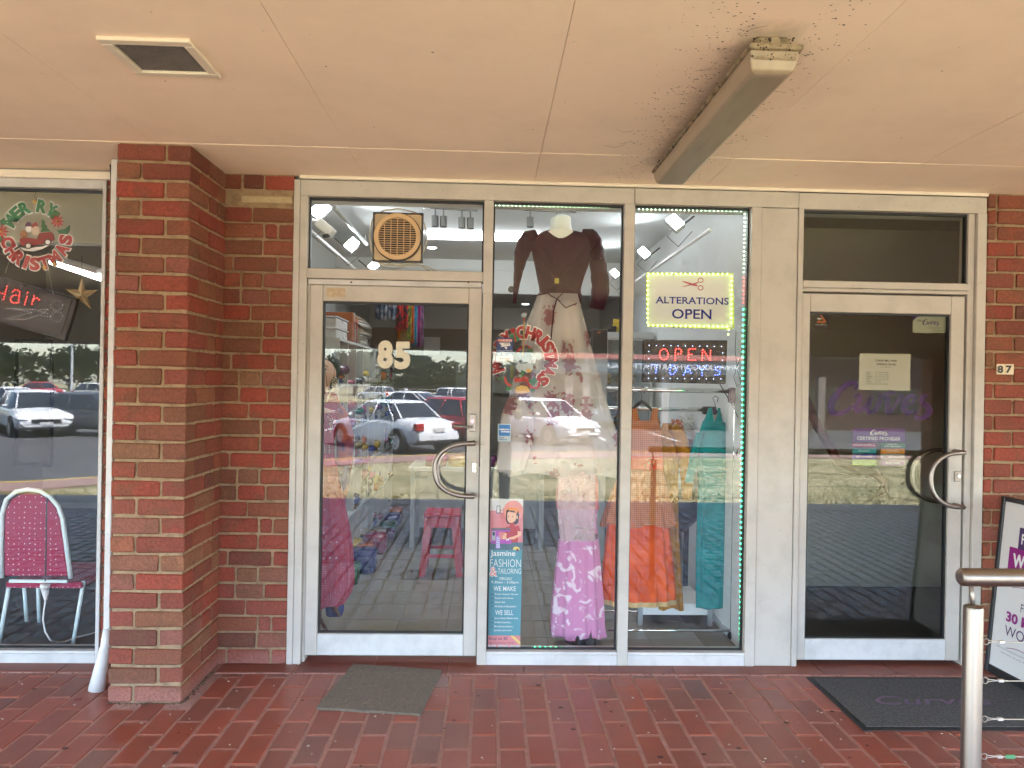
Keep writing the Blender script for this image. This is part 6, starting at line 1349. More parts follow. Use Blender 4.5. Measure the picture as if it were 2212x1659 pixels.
# red plastic stool
st = thing('plastic_stool', 'tall red plastic stool with slotted sides inside the door', 'stool', tuple(G(952, 1245)))
sc_ = G(952, 1245); SR = mat('red_plastic', (.42, .012, .02), .35); yS = sc_.y+.14; h_ = P(952, 1110, sc_.y).z; hw = .135; bw_ = .172
MB().box(sc_.x-hw-.012, yS-hw-.012, h_-.03, sc_.x+hw+.012, yS+hw+.012, h_).build('seat', SR, st, bevel=.012, bseg=2)
for sx in (-1, 1):
    for sy in (-1, 1):
        q = MB(); q.loft([[(sc_.x+sx*(r_-a), yS+sy*(r_-b), z) for a, b in ((0, 0), (w_, 0), (w_, .012), (.012, .012), (.012, w_), (0, w_))] for r_, w_, z in ((bw_, .05, 0), (hw, .06, h_-.031))]); q.build('leg', SR, st)
for s in (-1, 1):
    r_ = hw+(bw_-hw)*.12; MB().box(sc_.x-r_+.03, yS+s*r_-.006, h_-.11, sc_.x+r_-.03, yS+s*r_+.006, h_-.031).build('apron', SR, st, bevel=.003); MB().box(sc_.x+s*r_-.006, yS-r_+.03, h_-.11, sc_.x+s*r_+.006, yS+r_-.03, h_-.031).build('apron', SR, st, bevel=.003)
    r2 = hw+(bw_-hw)*.66; MB().box(sc_.x-r2+.02, yS+s*(r2-.004)-.005, h_*.30, sc_.x+r2-.02, yS+s*(r2-.004)+.005, h_*.36).build('stretcher', SR, st, bevel=.002)
# table / counter behind the stool
tb = thing('shop_counter', 'low white counter behind the red stool', 'counter', (0, 3.0, 0)); ta = P(880, 1100, 2.7).x; tb_ = P(1180, 1100, 2.7).x
MB().box(ta, 2.7, .72, tb_, 3.3, .76).build('counter_top', SHM, tb, bevel=.004)
for x in (ta+.02, tb_-.06):
    for y in (2.74, 3.22): MB().box(x, y, 0, x+.04, y+.04, .72).build('leg', mat('grey_tube'), tb)
MB().box(ta+.06, 3.2, .1, tb_-.06, 3.215, .72).build('modesty_panel', SHM, tb)
for i, (dx, c_, lb) in enumerate(((.15, 1, 'crimson bundle of cloth on the white counter'), (.36, 11, 'yellow folded cloth on the white counter'), (.62, 4, 'plum folded cloth on the white counter'))): packet(ta+dx, 2.75, ta+dx+.2, 3.0, .761, .09, c_, lb, None if 0 else 'cloths on the counter')
# more loose goods along the floor by the shelving
for i in range(9):
    y = 1.5+i*.32; packet(-1.10, y, -.93+random.uniform(-.05, .04), y+.22, .0035, random.uniform(.06, .22), (5, 2, 7, 1, 8, 4)[i % 6], 'soft COLOUR bundle, %s from the door on the floor along the shelving' % ORD[i], 'bundles on the floor along the shelving')
# glass display cabinets on the right wall
dc = thing('display_cabinet', 'aluminium framed glass display cabinets with gold jewellery along the right wall', 'cabinet', (1.25, 3.3, 0))
DX0, DX1, DY0, DY1 = 1.03, 1.47, 2.45, 4.9; AL2 = mat('satin_aluminium', (.5, .52, .52), .35, metal=.7)
for y in (DY0, 3.25, 4.05, DY1):
    for x in (DX0, DX1-.03): MB().box(x, y, 0, x+.03, y+.03, 1.98).build('post', AL2, dc)
for z in (.1, .75, 1.15, 1.55, 1.95):
    MB().box(DX0, DY0, z, DX1, DY1+.03, z+.012).build('shelf', AL2 if z in (.1, 1.95) else PLASTIC, dc)
MB().box(DX0-.012, DY0-.012, 1.965, DX1, DY1+.04, 2.02).build('cabinet_top', AL2, dc)
MB().box(DX0+.008, DY0+.03, .12, DX0+.013, DY1, 1.95).build('glass_door', PLASTIC, dc); MB().box(DX0+.03, DY0+.01, .12, DX1-.03, DY0+.015, 1.95).build('glass_end', PLASTIC, dc)
for i in range(2):
    MB().cyl((DX0-.016, DY0+.1+i*.9, 1.84), (DX0-.002, DY0+.1+i*.9, 1.84), .018, 12).build('hinge', CHROME, dc)
q = MB()
for z in (.11, .765, 1.165, 1.565):
    for i in range(34): q.sphere((random.uniform(DX0+.06, DX1-.06), random.uniform(DY0+.06, DY1), z+random.uniform(.01, .10)), random.uniform(.012, .035), 6, 4)
q.build('jewellery', mat('gold_jewellery', (.5, .36, .12), .35, metal=.5, noise=.6, scale=30, dark=.4), dc, kind='stuff')
bb = thing('carton', 'black box with orange mark standing behind the glass cabinet', 'box', tuple(P(1296, 750, 2.35))); 
MB().box(P(1280, 750, 2.3).x, 2.3, P(1290, 772, 2.3).z, P(1312, 750, 2.3).x, 2.42, P(1290, 711, 2.3).z).build('box', BLACK, bb, bevel=.003); shape(ell(1294, 718.5, 3.6, 1.6), 2.2985, mat('vinyl_orange'), bb, 'printed_mark')
tag(MB().box(P(1280, 750, 2.3).x-.05, 2.28, 0, P(1312, 750, 2.3).x, 2.43, P(1290, 772, 2.3).z-.002).build('display_stand', SHM, None), 'plain pale stand under the black box', 'stand')
yp = P(1334, 708, 2.6); tag(MB().loft([[(yp.x+sx*w, 2.6+sy*.03, z) for sx, sy in ((-1, -1), (1, -1), (1, 1), (-1, 1))] for w, z in ((.035, 2.021), (.042, 2.08), (.036, 2.15))]).build('yellow_packet', mat('yellow_packet', (.5, .34, .03), .4), None), 'yellow packet standing on top of the glass cabinet', 'packet')
for i, (u, w_) in enumerate(((1318, .05), (1326, .04))): tag(MB().box(P(u, 700, 2.55).x-w_/2, 2.52, 2.021, P(u, 700, 2.55).x+w_/2, 2.6, 2.06+.02*i).build('small_box', BLACK, None, bevel=.003), ('left' if 0 else ('low black carton' if i == 0 else 'slightly taller black carton'))+' on the glass cabinet front edge', 'box')
# garland, tub and white plinth behind the dresses
gt = thing('display_table', 'dark narrow table holding flower garlands behind the dresses', 'table', (1.2, 1.3, 0)); gp = P(1475, 948, 1.2)
MB().box(gp.x-.22, 1.15, gp.z-.03, 1.46, 1.55, gp.z).build('table_top', wd, gt)
for x in (gp.x-.2, 1.42):
    for y in (1.17, 1.5): MB().box(x, y, 0, x+.03, y+.03, gp.z-.03).build('leg', BLACK, gt)
for lb, x0, x1, c_, sd in (('heap of white flower garland', 1468, 1512, (.62, .60, .52), 1), ('heap of orange flower garland', 1450, 1475, (.6, .14, .03), 2)):
    q = MB(); rnd = random.Random(sd)
    for i in range(420):
        p = P(rnd.uniform(x0, x1), rnd.uniform(897, 936) if sd == 1 else rnd.uniform(908, 940), 1.3+rnd.uniform(-.08, .08)); p.z = max(p.z, gp.z+.006); a, b = rnd.uniform(0, 6.28), rnd.uniform(-1, 1); d = Vector((math.cos(a), math.sin(a), b)).normalized()*rnd.uniform(.012, .024); e_ = d.orthogonal().normalized()*.004
        q.flat([p-e_, p+d*.5-e_*1.6, p+d, p+d*.5+e_*1.6])
    tag(q.build('flower_garland', mat('petal_'+('white' if sd == 1 else 'orange'), c_, .7), None), lb+' on the dark table', 'garland')
pl = thing('display_plinth', 'low white plinth with grey tube legs under the hanging dresses', 'plinth', tuple(G(1450, 1345)))
g0, g1 = G(1388, 1352), G(1528, 1352); zpl = .07
MB().box(g0.x, g0.y, zpl, g1.x, g0.y+.4, zpl+.075).build('plinth_top', WHITEP, pl, bevel=.004)
for x in (g0.x-.03, g1.x+.0):
    MB().box(x, g0.y, 0, x+.03, g0.y+.03, .25).build('plinth_leg', AL2, pl)
tag(MB().loft([[(P(1442+0*1, 1000, .95).x+(P(1520, 1080, .95).x-P(1442, 1080, .95).x)/2+w*math.cos(a), 1.0+w*.7*math.sin(a), z) for a in [2*math.pi*j/18 for j in range(18)]] for w, z in ((.02, P(1480, 1150, .95).z), (.12, P(1480, 1120, .95).z), (.15, P(1480, 1090, .95).z), (.12, P(1480, 1062, .95).z))]).build('bundle', BLACK, None, smooth=True), 'dark rounded bundle behind the mustard sleeve', 'bundle')
MB
tag(MB().box(P(1400, 1100, 1.0).x, 1.55, 0, 1.47, 1.75, P(1450, 1130, 1.55).z).build('storage_unit', mat('dark_unit', (.03, .028, .03), .5), None, bevel=.005), 'dark low storage unit behind the hanging dresses', 'cabinet')
# hanging goods board at the back
hbk = thing('pegboard', 'grey pegboard with small hanging goods on the rear wall', 'pegboard', tuple(P(1000, 790, 5.7))); a, b = P(985, 778, 5.78), P(1130, 850, 5.78)
MB().box(a.x, 5.76, b.z, b.x, 5.79, a.z).build('board', mat('grey_board', (.38, .38, .36), .7), hbk)
for i in range(9):
    x = a.x+.06+i*(b.x-a.x-.12)/8; MB().box(x-.02, 5.74, a.z-.2-.03*(i % 3), x+.02, 5.755, a.z-.06).build('hanging_card', pkm[(i*5) % 12], hbk)
wb = P(1010, 725, 5.7); tag(MB().box(P(915, 700, 5.6).x, 5.7, P(940, 765, 5.6).z, P(950, 700, 5.6).x, 5.75, P(940, 727, 5.6).z).build('white_panel', WHITEP, None), 'white square panel leaning high on the rear wall', 'panel')
# ================================================================== THE CAR PARK THE GLASS MIRRORS
LOT = -.45
def RG(u, v, z=LOT): return mir(G(u, v, z))
MB().box(-260, -260, LOT-.5, 260, -4.9, LOT-.03).build('ground', mat('dry_earth', (.20, .175, .125), .95, noise=.7, scale=.3, dark=.7), None, kind='structure')
asp = MB().add([(-90, -60, LOT), (90, -60, LOT), (90, -12, LOT), (-90, -12, LOT)], [(0, 1, 2, 3)])
# kerb line: an arc across the view
kp_ = [(-40, -2), (-20, -5.2), (-8.2, -8.9), (-7.2, -9.7), (-5, -12.2), (-2.8, -13.9), (-.6, -15.1), (3, -16.0), (7, -16.6), (20, -17), (60, -17)]
q = MB(); n = len(kp_); q.add([(x, y, LOT+.0) for x, y in kp_]+[(x*1.0, -64, LOT) for x, y in kp_], [(i, n+i, n+i+1, i+1) for i in range(n-1)])
q.build('car_park', mat('asphalt', (.055, .055, .058), .85, noise=.6, scale=1.2, dark=1.5, bump=.3, bscale=60), None, kind='structure')
def strip(name, m, off0, off1, z0, z1, kind='structure'):
    q = MB(); q.loft([[(x, y+off0, z) for x, y in kp_] for z in (LOT-.1, z0)]+[[(x, y+off1, z1) for x, y in kp_], [(x, y+off1, LOT-.1) for x, y in kp_]], caps=False, closed=False); return q.build(name, m, None, kind=kind)
strip('kerb', mat('yellow_kerb_paint', (.5, .36, .06), .7), 0, .16, LOT+.12, LOT+.124)
strip('footpath', mat('pinkish_path', (.24, .15, .13), .85, noise=.5, scale=3, dark=.7), .162, 1.6, LOT+.118, LOT+.13)
gm = mat('dry_lawn', (.13, .135, .06), .95, noise=.95, scale=1.3, col2=(.36, .31, .19), thr=(.35, .62), bump=.6, bscale=30)
q = MB(); N = 40
pts = kp_[:]
q.loft([[(x, y+1.602, LOT+.1) for x, y in kp_], [(x, -7.2+(y+9)*.15 if y < -9 else max(y+2.2, -5.5), -.30) for x, y in kp_], [(x, -5.45, -.07) for x, y in kp_], [(x, -5.4, -.2) for x, y in kp_]], caps=False, closed=False)
q.build('grass_verge', gm, None, kind='structure')
q = MB(); rnd = random.Random(3)
for i in range(26000):
    x = rnd.uniform(-9, 10); y = rnd.uniform(-14.2, -5.6)
    yk = None
    for (xa_, ya_), (xb_, yb_) in zip(kp_, kp_[1:]):
        if xa_ <= x <= xb_: yk = ya_+(yb_-ya_)*(x-xa_)/(xb_-xa_)+1.6
    if yk is None or y < yk: continue
    ym = -7.2+(yk-1.6+9)*.15 if yk-1.6 < -9 else max(yk+.6, -5.5)
    z = (-.07+(-.30+.07)*(-5.45-y)/(-5.45-ym)) if y > ym else (-.30+(LOT+.1+.30)*(ym-y)/(ym-yk+1e-6))
    h = rnd.uniform(.02, .06); a = rnd.uniform(0, 6.28); d = Vector((math.cos(a), math.sin(a), 0))*.012; t = Vector((rnd.uniform(-.03, .03), rnd.uniform(-.03, .03), h)); b = Vector((x, y, z-.005)); q.flat([b-d, b+d, b+t])
o = q.build('grass_blades', [mat('grass_blade', (.13, .14, .035), .8), mat('straw_blade', (.34, .28, .13), .9)], None, kind='stuff')
mi = [0 if rnd.random() < .5 else 1 for _ in o.data.polygons]; o.data.polygons.foreach_set('material_index', mi)
strip2 = MB().box(-12, -5.4, -.3, 12, -4.952, .004).build('concrete_edge', mat('concrete_edge', (.40, .36, .34), .85, noise=.6, scale=6, dark=.7), None, kind='structure')
# parking lines and island
q = MB()
for i in range(8): x = -12+i*2.7; q.box(x, -26.4, LOT+.001, x+.1, -21.5, LOT+.004)
for i in range(10): x = -22+i*2.9; q.box(x, -46, LOT+.001, x+.1, -41.5, LOT+.004)
q.build('parking_lines', mat('white_road_paint', (.6, .6, .58), .8), None, kind='structure')
tag(MB().box(-34, -62, LOT+.0, 44, -59.6, LOT+.14).build('grass_island', gm, None), 'long dry grass island at the far side of the car park', 'island')
MB().box(-120, -175, LOT+.01, 120, -64, LOT+.12).build('far_field', gm, None, kind='structure')
# brick posts of the verandah
for u, lb in ((2020, 'pinkish brick verandah post mirrored in the dark door'),):
    c_ = mir(P(u, 850, 5.35)); bp = thing('verandah_post', lb, 'post', (c_.x, c_.y, 0)); w_ = .23
    MB().box(c_.x-w_/2+.006, c_.y-w_/2+.006, -.1, c_.x+w_/2-.006, c_.y+w_/2-.006, 2.09).build('mortar_core', MORTAR, bp)
    for i in range(24):
        z = (i+.5)*.0872
        if i % 2: brick(bp, c_.x-w_/2, c_.x-.005, c_.y-w_/2, c_.y+w_/2, z, BH); brick(bp, c_.x+.005, c_.x+w_/2, c_.y-w_/2, c_.y+w_/2, z, BH)
        else: brick(bp, c_.x-w_/2, c_.x+w_/2, c_.y-w_/2, c_.y-.005, z, BH); brick(bp, c_.x-w_/2, c_.x+w_/2, c_.y+.005, c_.y+w_/2, z, BH)
    c2 = mir(P(208, 960, 9.0)); 
tag(MB().tube([(c2.x, -5.3, -.2), (c2.x, -5.3, 2.09)], .0575, 12).build('verandah_post', mat('dark_green_paint', (.015, .06, .05), .5, noise=.5, scale=9, dark=2), None), 'dark green verandah post mirrored in the salon window', 'post')

# ---- cars
tyre, rimm, dglass = mat('tyre_rubber', (.02, .02, .02), .8), mat('alloy', (.55, .55, .56), .3, metal=.8), mat('car_glass', (.02, .025, .03), .05, spec=.9)
tailm, headm, platem, trimm = mat('tail_lamp', (.35, .01, .015), .2), mat('head_lamp', (.7, .7, .72), .1, spec=.9), mat('number_plate', (.6, .6, .6), .5), mat('black_trim', (.02, .02, .022), .5)
def paint(n_, c_): return mat('car_paint_'+n_, c_, .22, spec=.7)
def interp(tab, x):
    for (a, *va), (b, *vb) in zip(tab, tab[1:]):
        if a <= x <= b:
            t = (x-a)/(b-a); t = t*t*(3-2*t)*.5+t*.5; return [p+(q_-p)*t for p, q_ in zip(va, vb)]
    return list(tab[-1][1:]) if x > tab[-1][0] else list(tab[0][1:])
def car(label, kind, pname, col, loc, rotz, group='cars parked in the car park'):
    L = {'hatch': 4.2, 'sedan': 4.6, 'suv': 4.6, 'lift': 4.45}[kind]; Wd = 1.76 if kind != 'suv' else 1.85; hl = L/2; pm = paint(pname, col)
    o = thing('parked_car', label, 'car', (0, 0, 0), group)
    up = .12 if kind == 'suv' else 0
    # x, belt/hood height, half width factor, low edge
    top = {'sedan': [(-hl, .62, .80), (-hl+.08, .88, .88), (-hl+.9, .97, .96), (-.9, .95, 1), (.9, .93, 1), (1.25, .90, .98), (hl-.5, .80, .95), (hl-.1, .66, .86), (hl, .52, .76)],
           'hatch': [(-hl, .60, .82), (-hl+.07, .92, .90), (-hl+.6, .98, .97), (-.8, .96, 1), (.9, .94, 1), (1.15, .92, .98), (hl-.45, .82, .95), (hl-.1, .66, .86), (hl, .52, .76)]}['sedan' if kind == 'sedan' else 'hatch']
    rings = []; xsn = [-hl+L*i/26 for i in range(27)]
    for x in xsn:
        t_, wf = interp(top, x); t_ += up; hw = Wd/2*wf; lo = .24+up*.6+(.10 if abs(x) > hl-.25 else 0)
        rings.append([(x, -hw*.86, lo), (x, -hw*.98, lo+.10), (x, -hw, lo+(t_-lo)*.55), (x, -hw*.97, t_-.10), (x, -hw*.88, t_-.015), (x, -hw*.5, t_+.02), (x, 0, t_+.028), (x, hw*.5, t_+.02), (x, hw*.88, t_-.015), (x, hw*.97, t_-.10), (x, hw, lo+(t_-lo)*.55), (x, hw*.98, lo+.10), (x, hw*.86, lo)])
    q = MB(); q.loft(rings); q.build('body', pm, o, smooth=True, auto=38)
    # greenhouse: (x at belt, x at roof)
    gb = {'sedan': (-1.55, 1.30, -.85, .45, 1.42), 'hatch': (-1.95, 1.22, -1.55, .40, 1.47), 'lift': (-2.05, 1.40, -1.05, .42, 1.46), 'suv': (-2.1, 1.15, -1.85, .45, 1.62)}[kind]
    bw0, rw = Wd/2*.93, Wd/2*.70; zb0, zr = .91+up, gb[4]; xb0, xf0, xb1, xf1 = gb[:4]
    def ringg(t):   # t 0 belt -> 1 roof
        a, b, w_, z = xb0+(xb1-xb0)*t, xf0+(xf1-xf0)*t, bw0+(rw-bw0)*t, zb0+(zr-zb0)*t; m_ = (b-a)
        return [(a+.02, -w_*.86, z), (a+.18*m_*.5, -w_, z), (b-.2*m_*.5, -w_, z), (b-.02, -w_*.86, z), (b, 0, z), (b-.02, w_*.86, z), (b-.2*m_*.5, w_, z), (a+.18*m_*.5, w_, z), (a+.02, w_*.86, z), (a-.02, 0, z)]
    q = MB(); q.loft([ringg(0), ringg(.5), ringg(.93)]); q.build('windows', dglass, o, smooth=True, auto=30)
    R1, R2 = ringg(.92), ringg(1); q = MB(); q.loft([[tuple(v) for v in R1], [(x*.985, y*.96, z+.0) for x, y, z in R2], [(x*.8, y*.62, z+.035) for x, y, z in R2]]); q.build('roof', pm, o, smooth=True, auto=40)
    q = MB(); A_, B_ = ringg(0), ringg(.95)
    for i in (0, 3, 5, 8): q.tube([A_[i], B_[i]], .03, 6)
    for s in (-1, 1):
        xm = (xb0+xf0)/2-.02; xm1 = (xb1+xf1)/2; q.tube([(xm, s*bw0*1.0, zb0), (xm1, s*rw*1.01, zr-.03)], .028, 6); q.tube([(xb0+.3, s*bw0*1.0, zb0), (xb1+.2, s*rw, zr-.04)], .04 if kind != 'sedan' else .025, 6)
    q.build('pillars', pm, o, smooth=True)
    for x in (-hl+.83, hl-.85):
        for s in (-1, 1):
            yw = s*(Wd/2-.09); w_ = MB(); w_.cyl((x, yw-.10, .31), (x, yw+.10, .31), .31, 24); wo = w_.build('wheel', tyre, o, smooth=True, auto=40)
            r_ = MB(); r_.cyl((x, yw+s*.085, .31), (x, yw+s*.106, .31), .20, 20); r_.build('rim', rimm, wo, smooth=True, auto=40)
            q = MB(); q.tube([(x+.37*math.cos(R(a)), s*(Wd/2*.985), .31+.37*math.sin(R(a))) for a in range(-15, 196, 15)], .03, 6); q.cyl((x, s*(Wd/2-.22), .33), (x, s*(Wd/2+.004), .33), .36, 24); q.build('wheel_arch', trimm, o)
    for s in (-1, 1):
        MB().loft([[(hl-.42, s*Wd*.475, .66+up), (hl-.10, s*Wd*.405, .60+up), (hl-.04, s*Wd*.30, .60+up), (hl-.16, s*Wd*.28, .70+up), (hl-.42, s*Wd*.44, .765+up)], [(hl-.38, s*Wd*.49, .66+up), (hl-.06, s*Wd*.43, .60+up), (hl-.0, s*Wd*.30, .60+up), (hl-.12, s*Wd*.28, .72+up), (hl-.38, s*Wd*.455, .78+up)]]).build('headlight', headm, o)
        MB().box(-hl-.012, s*Wd*.30, .66+up, -hl+.18, s*Wd*.452, .86+up).build('tail_light', tailm, o, bevel=.02)
        MB().sphere((.78, s*(Wd/2+.07), 1.0+up), .09, 8, 6, sq=(.6, 1, .7)).build('side_mirror', pm, o, smooth=True)
        MB().box(-1.2, s*(Wd/2*.985)-.004, .80+up, 1.0, s*(Wd/2*.985)+.004, .812+up).build('side_trim', trimm, o)
    MB().box(hl-.10, -.42, .44, hl+.008, .42, .60+up*.5).build('grille', trimm, o, bevel=.02); MB().box(hl-.05, -.60, .26+up*.5, hl+.004, .60, .37).build('lower_grille', trimm, o, bevel=.02)
    MB().box(hl+.0, -.185, .40, hl+.018, .185, .50).build('number_plate', platem, o); MB().box(-hl-.018, -.185, .62+up, -hl+.02, .185, .73+up).build('number_plate', platem, o)
    MB().box(-hl-.02, -.76, .30, -hl+.08, .76, .40+up).build('bumper_strip', trimm, o, bevel=.02)
    o.location = loc; o.rotation_euler = (0, 0, rotz); return o
def place(u, v, extra=0.0, zmax=60):
    g = RG(u, v); return (g.x, g.y-extra, LOT)
# heading 90 deg = nose toward the shops (+y)
CARS = [('silver hatchback facing the shops in the salon window reflection', 'hatch', 'silver', (.58, .6, .62), 74, 942, -9), ('dark sedan beside the silver hatchback in the salon window reflection', 'sedan', 'charcoal', (.06, .065, .075), 192, 944, -50),
        ('bright red sedan farther back above the silver hatchback reflection', 'sedan', 'scarlet', (.42, .03, .03), 88, 860, -35), ('pale white sedan behind the left side of the silver hatchback', 'sedan', 'white', (.68, .70, .72), 20, 905, -30),
        ('pale sedan cut by the right edge of the salon window', 'hatch', 'cream', (.55, .55, .48), 214, 868, -40),
        ('white sedan seen from behind through the lower half of door 85', 'sedan', 'white', (.84, .86, .87), 845, 976, 145), ('red hatchback parked beside the white sedan in door 85', 'hatch', 'red', (.36, .02, .03), 968, 955, 140),
        ('white liftback seen from behind above the white sedan in door 85', 'lift', 'white', (.84, .86, .87), 880, 906, 130), ('small white car far left in the door 85 reflection', 'hatch', 'white', (.84, .86, .87), 812, 866, 130),
        ('dark grey sedan side on near the number 85', 'sedan', 'charcoal', (.12, .12, .14), 926, 830, -80), ('small blue wagon side on, far away in door 85', 'suv', 'blue', (.03, .12, .26), 992, 815, 85),
        ('white tall hatchback at the right edge of door 85', 'suv', 'white', (.84, .86, .87), 1000, 888, 230),
        ('white hatchback nose on at the foot of the sheer skirt', 'hatch', 'pearl', (.8, .81, .82), 1175, 960, -40), ('silver sedan behind the white hatchback in the middle bay', 'sedan', 'silver', (.58, .6, .62), 1175, 905, -40),
        ('white wagon under the far red tiled roof', 'sedan', 'white', (.84, .86, .87), 1222, 824, -80), ('pale silver sedan behind the sheer skirt at the mullion', 'sedan', 'silver', (.58, .6, .62), 1265, 925, 40),
        ('dark blue hatchback between the silver and white cars of the middle bay', 'hatch', 'navy', (.04, .05, .09), 1110, 900, 30), ('white sedan in the row behind the number 85 on the door', 'sedan', 'white', (.84, .86, .87), 866, 852, 150), ('grey sedan far back near the middle of door 85', 'sedan', 'grey', (.25, .26, .27), 945, 850, -60), ('row end white hatchback seen between the racks', 'hatch', 'white', (.84, .86, .87), 1392, 868, -30), ('white sedan farther right behind the LED board', 'sedan', 'white', (.84, .86, .87), 1450, 872, -60)]
for lb, kd, pn, c_, u, v, rz in CARS:
    g = RG(u, v); dv = Vector((0-g.x, 3.95-g.y)).normalized(); g.x -= dv.x*1.2; g.y -= dv.y*1.2; car(lb, kd, pn, c_, (g.x, g.y, LOT), math.atan2(dv.y, dv.x)+R(rz))

# building opposite with corrugated tile edge and sign band
op_ = thing('shop_building', 'low shops across the car park with red tiled roof edge and web address fascia', 'building', tuple(mir(P(1500, 830, 28))))
def zY(v, u=1400, Y=28): return P(u, v, Y).z
xa_, xb_ = P(1172, 800, 28).x, P(1650, 800, 28).x; yb_ = mir(P(0, 0, 28)).y
MB().box(xa_, yb_-9, LOT, xb_, yb_-3.5, zY(800)).build('wall', mat('grey_render', (.28, .26, .24), .85), op_)
fb = MB().box(xa_, yb_-3.5, zY(806), xb_, yb_, zY(779)).build('fascia_band', mat('slate_fascia', (.10, .13, .14), .6), op_)
MB().box(xa_, yb_-3.4, zY(806)-.05, xb_, yb_-.2, zY(806)).build('ceiling_board', mat('pale_board', (.5, .5, .48), .7), op_)
q = MB(); n_ = 150; z0, z1 = zY(779), zY(771)
for i in range(n_):
    x = xa_+(xb_-xa_)*i/n_; w_ = (xb_-xa_)/n_
    q.tube([(x+w_/2, yb_+.06, z0+.04), (x+w_/2, yb_-4.5, z0+1.0)], w_*.42, 6)
q.build('roof_tiles', mat('red_roof_tile', (.38, .13, .10), .8), op_, kind='stuff'); MB().box(xa_, yb_-4.5, z0, xb_, yb_+.05, z0+.03).build('roof', mat('red_roof_tile'), op_)
for u in (1231, 1268, 1440, 1585, 1780): 
    x = P(u, 830, 28).x; MB().box(x-.16, yb_-.5, LOT, x+.16, yb_-.18, zY(806)-.05).build('post', mat('plain_post', (.3, .24, .2), .8), op_)
for i in range(9):
    x = xa_+.8+i*3.1; MB().box(x, yb_-3.5, LOT+.3, x+2.5, yb_-3.46, LOT+2.3).build('shop_window', dglass, op_)
# letters read the right way round from the car park side, so the window shows them mirrored
q = MB(); xr_, xl_ = P(1313, 790, 28).x, P(1597, 792, 28).x
text_into(q, 'WWW.KINGOFHEARTSTATTOO.AU', 0, zY(797.5), xl_-xr_, zY(785), lambda a, b: (xl_-a, yb_+.012, b), .035)
q.build('sign_lettering', mat('white_sign_paint', (.9, .9, .9), .6), op_)
db = thing('brick_building', 'dark brick building beyond the verandah mirrored in the dark door', 'building', (xb_+8, yb_-2, LOT))
zt2 = P(1900, 768, 30).z
MB().box(xb_+.6, yb_-14, LOT, xb_+26, yb_-2, zt2).build('wall', mat('dark_brickwork', (.11, .06, .05), .9, noise=.5, scale=2, dark=.7), db)
MB().box(xb_+.3, yb_-14.3, zt2, xb_+26.3, yb_-1.6, zt2+.25).build('roof_edge', mat('slate_fascia'), db)
for i in range(6): MB().box(xb_+2+i*4, yb_-2.02, LOT+.9, xb_+4.4+i*4, yb_-1.97, LOT+2.1).build('window', dglass, db)
# trees behind the field
def tree(x, y, h, w, k, label, c_):
    t = thing('gum_tree', label, 'tree', (x, y, LOT), 'trees beyond the car park'); rnd = random.Random(k)
    MB().tube([(x, y, LOT), (x+.2, y, LOT+h*.3), (x-.1, y, LOT+h*.6)], [h*.03, h*.022, h*.012], 8).build('trunk', mat('grey_bark', (.20, .16, .12), .9), t, smooth=True)
    q = MB(); lobes = [(rnd.uniform(-.42, .42)*w, rnd.uniform(-.3, .3)*w, h*rnd.uniform(.25, .86), w*rnd.uniform(.12, .22)) for _ in range(14)]
    for i in range(1500):
        lx, ly, lz, lr = rnd.choice(lobes); a, b, r_ = rnd.uniform(0, 6.28), rnd.uniform(-1, 1), lr*rnd.uniform(.5, 1.05); s = math.sqrt(1-b*b)
        p = Vector((x+lx+r_*s*math.cos(a), y+ly+r_*s*math.sin(a), LOT+lz+r_*b*.75)); d = Vector((rnd.uniform(-1, 1), rnd.uniform(-1, 1), rnd.uniform(-1, 1))).normalized()*w*.035; e_ = d.orthogonal().normalized()*w*.025; q.flat([p-d, p+e_, p+d, p-e_])
    q.build('crown', mat('leaves_'+c_, {'a': (.075, .10, .05), 'b': (.09, .115, .065), 'c': (.06, .08, .05)}[c_], .8), t); return t  # leaf colours lightened and greyed, painting in distance haze
rnd = random.Random(12)
_o1 = 'first second third fourth fifth sixth seventh eighth ninth tenth eleventh twelfth thirteenth fourteenth fifteenth sixteenth seventeenth eighteenth nineteenth twentieth'.split(); ORDN = _o1+['twenty-'+w for w in _o1[:9]]+['thirtieth']+['thirty-'+w for w in _o1[:9]]
nm_ = 'olive grey gum tree with broad crown,round dark gum tree,sparse pale gum tree,low spreading dark tree,tall narrow gum tree,mid green bushy tree'.split(',')
for i in range(34):
    x = -72+i*3.7+rnd.uniform(-1.2, 1.2); y = -86-(i % 3)*9-rnd.uniform(0, 4); h = rnd.uniform(5.6, 7.6) if x < -10 else rnd.uniform(4.2, 5.8); tree(x, y, h, rnd.uniform(7.5, 10), i, nm_[i % 6]+', %s from the salon end of the tree line' % ORDN[i], 'abc'[i % 3])
# light poles and a road fence
for u, v0, v1, Y, lb in ((155, 748, 800, 60, 'pale light pole beyond the car park mirrored in the salon window'), (1012, 760, 812, 60, 'pale light pole mirrored near the top right of door 85')):
    a = mir(P(u, v1, Y)); b = mir(P(u, v0, Y)); lp = thing('light_pole', lb, 'pole', (a.x, a.y, LOT)); MB().tube([(a.x, a.y, LOT), (a.x, a.y, b.z)], .11, 8).build('pole', mat('galvanised', (.5, .52, .52), .5), lp); MB().box(a.x-.5, a.y-.12, b.z, a.x+.3, a.y+.12, b.z+.12).build('lamp_head', mat('galvanised'), lp, bevel=.02)
fe = thing('wire_fence', 'low wire fence along the far edge of the field', 'fence', (0, -72, LOT))
for i in range(60): MB().box(-70+i*2.4, -72.03, LOT, -69.94+i*2.4, -71.97, LOT+1.3).build('fence_post', mat('galvanised'), fe)
for z in (.4, .8, 1.25): MB().tube([(-70, -72, LOT+z), (74, -72, LOT+z)], .012, 4).build('wire', mat('galvanised'), fe)

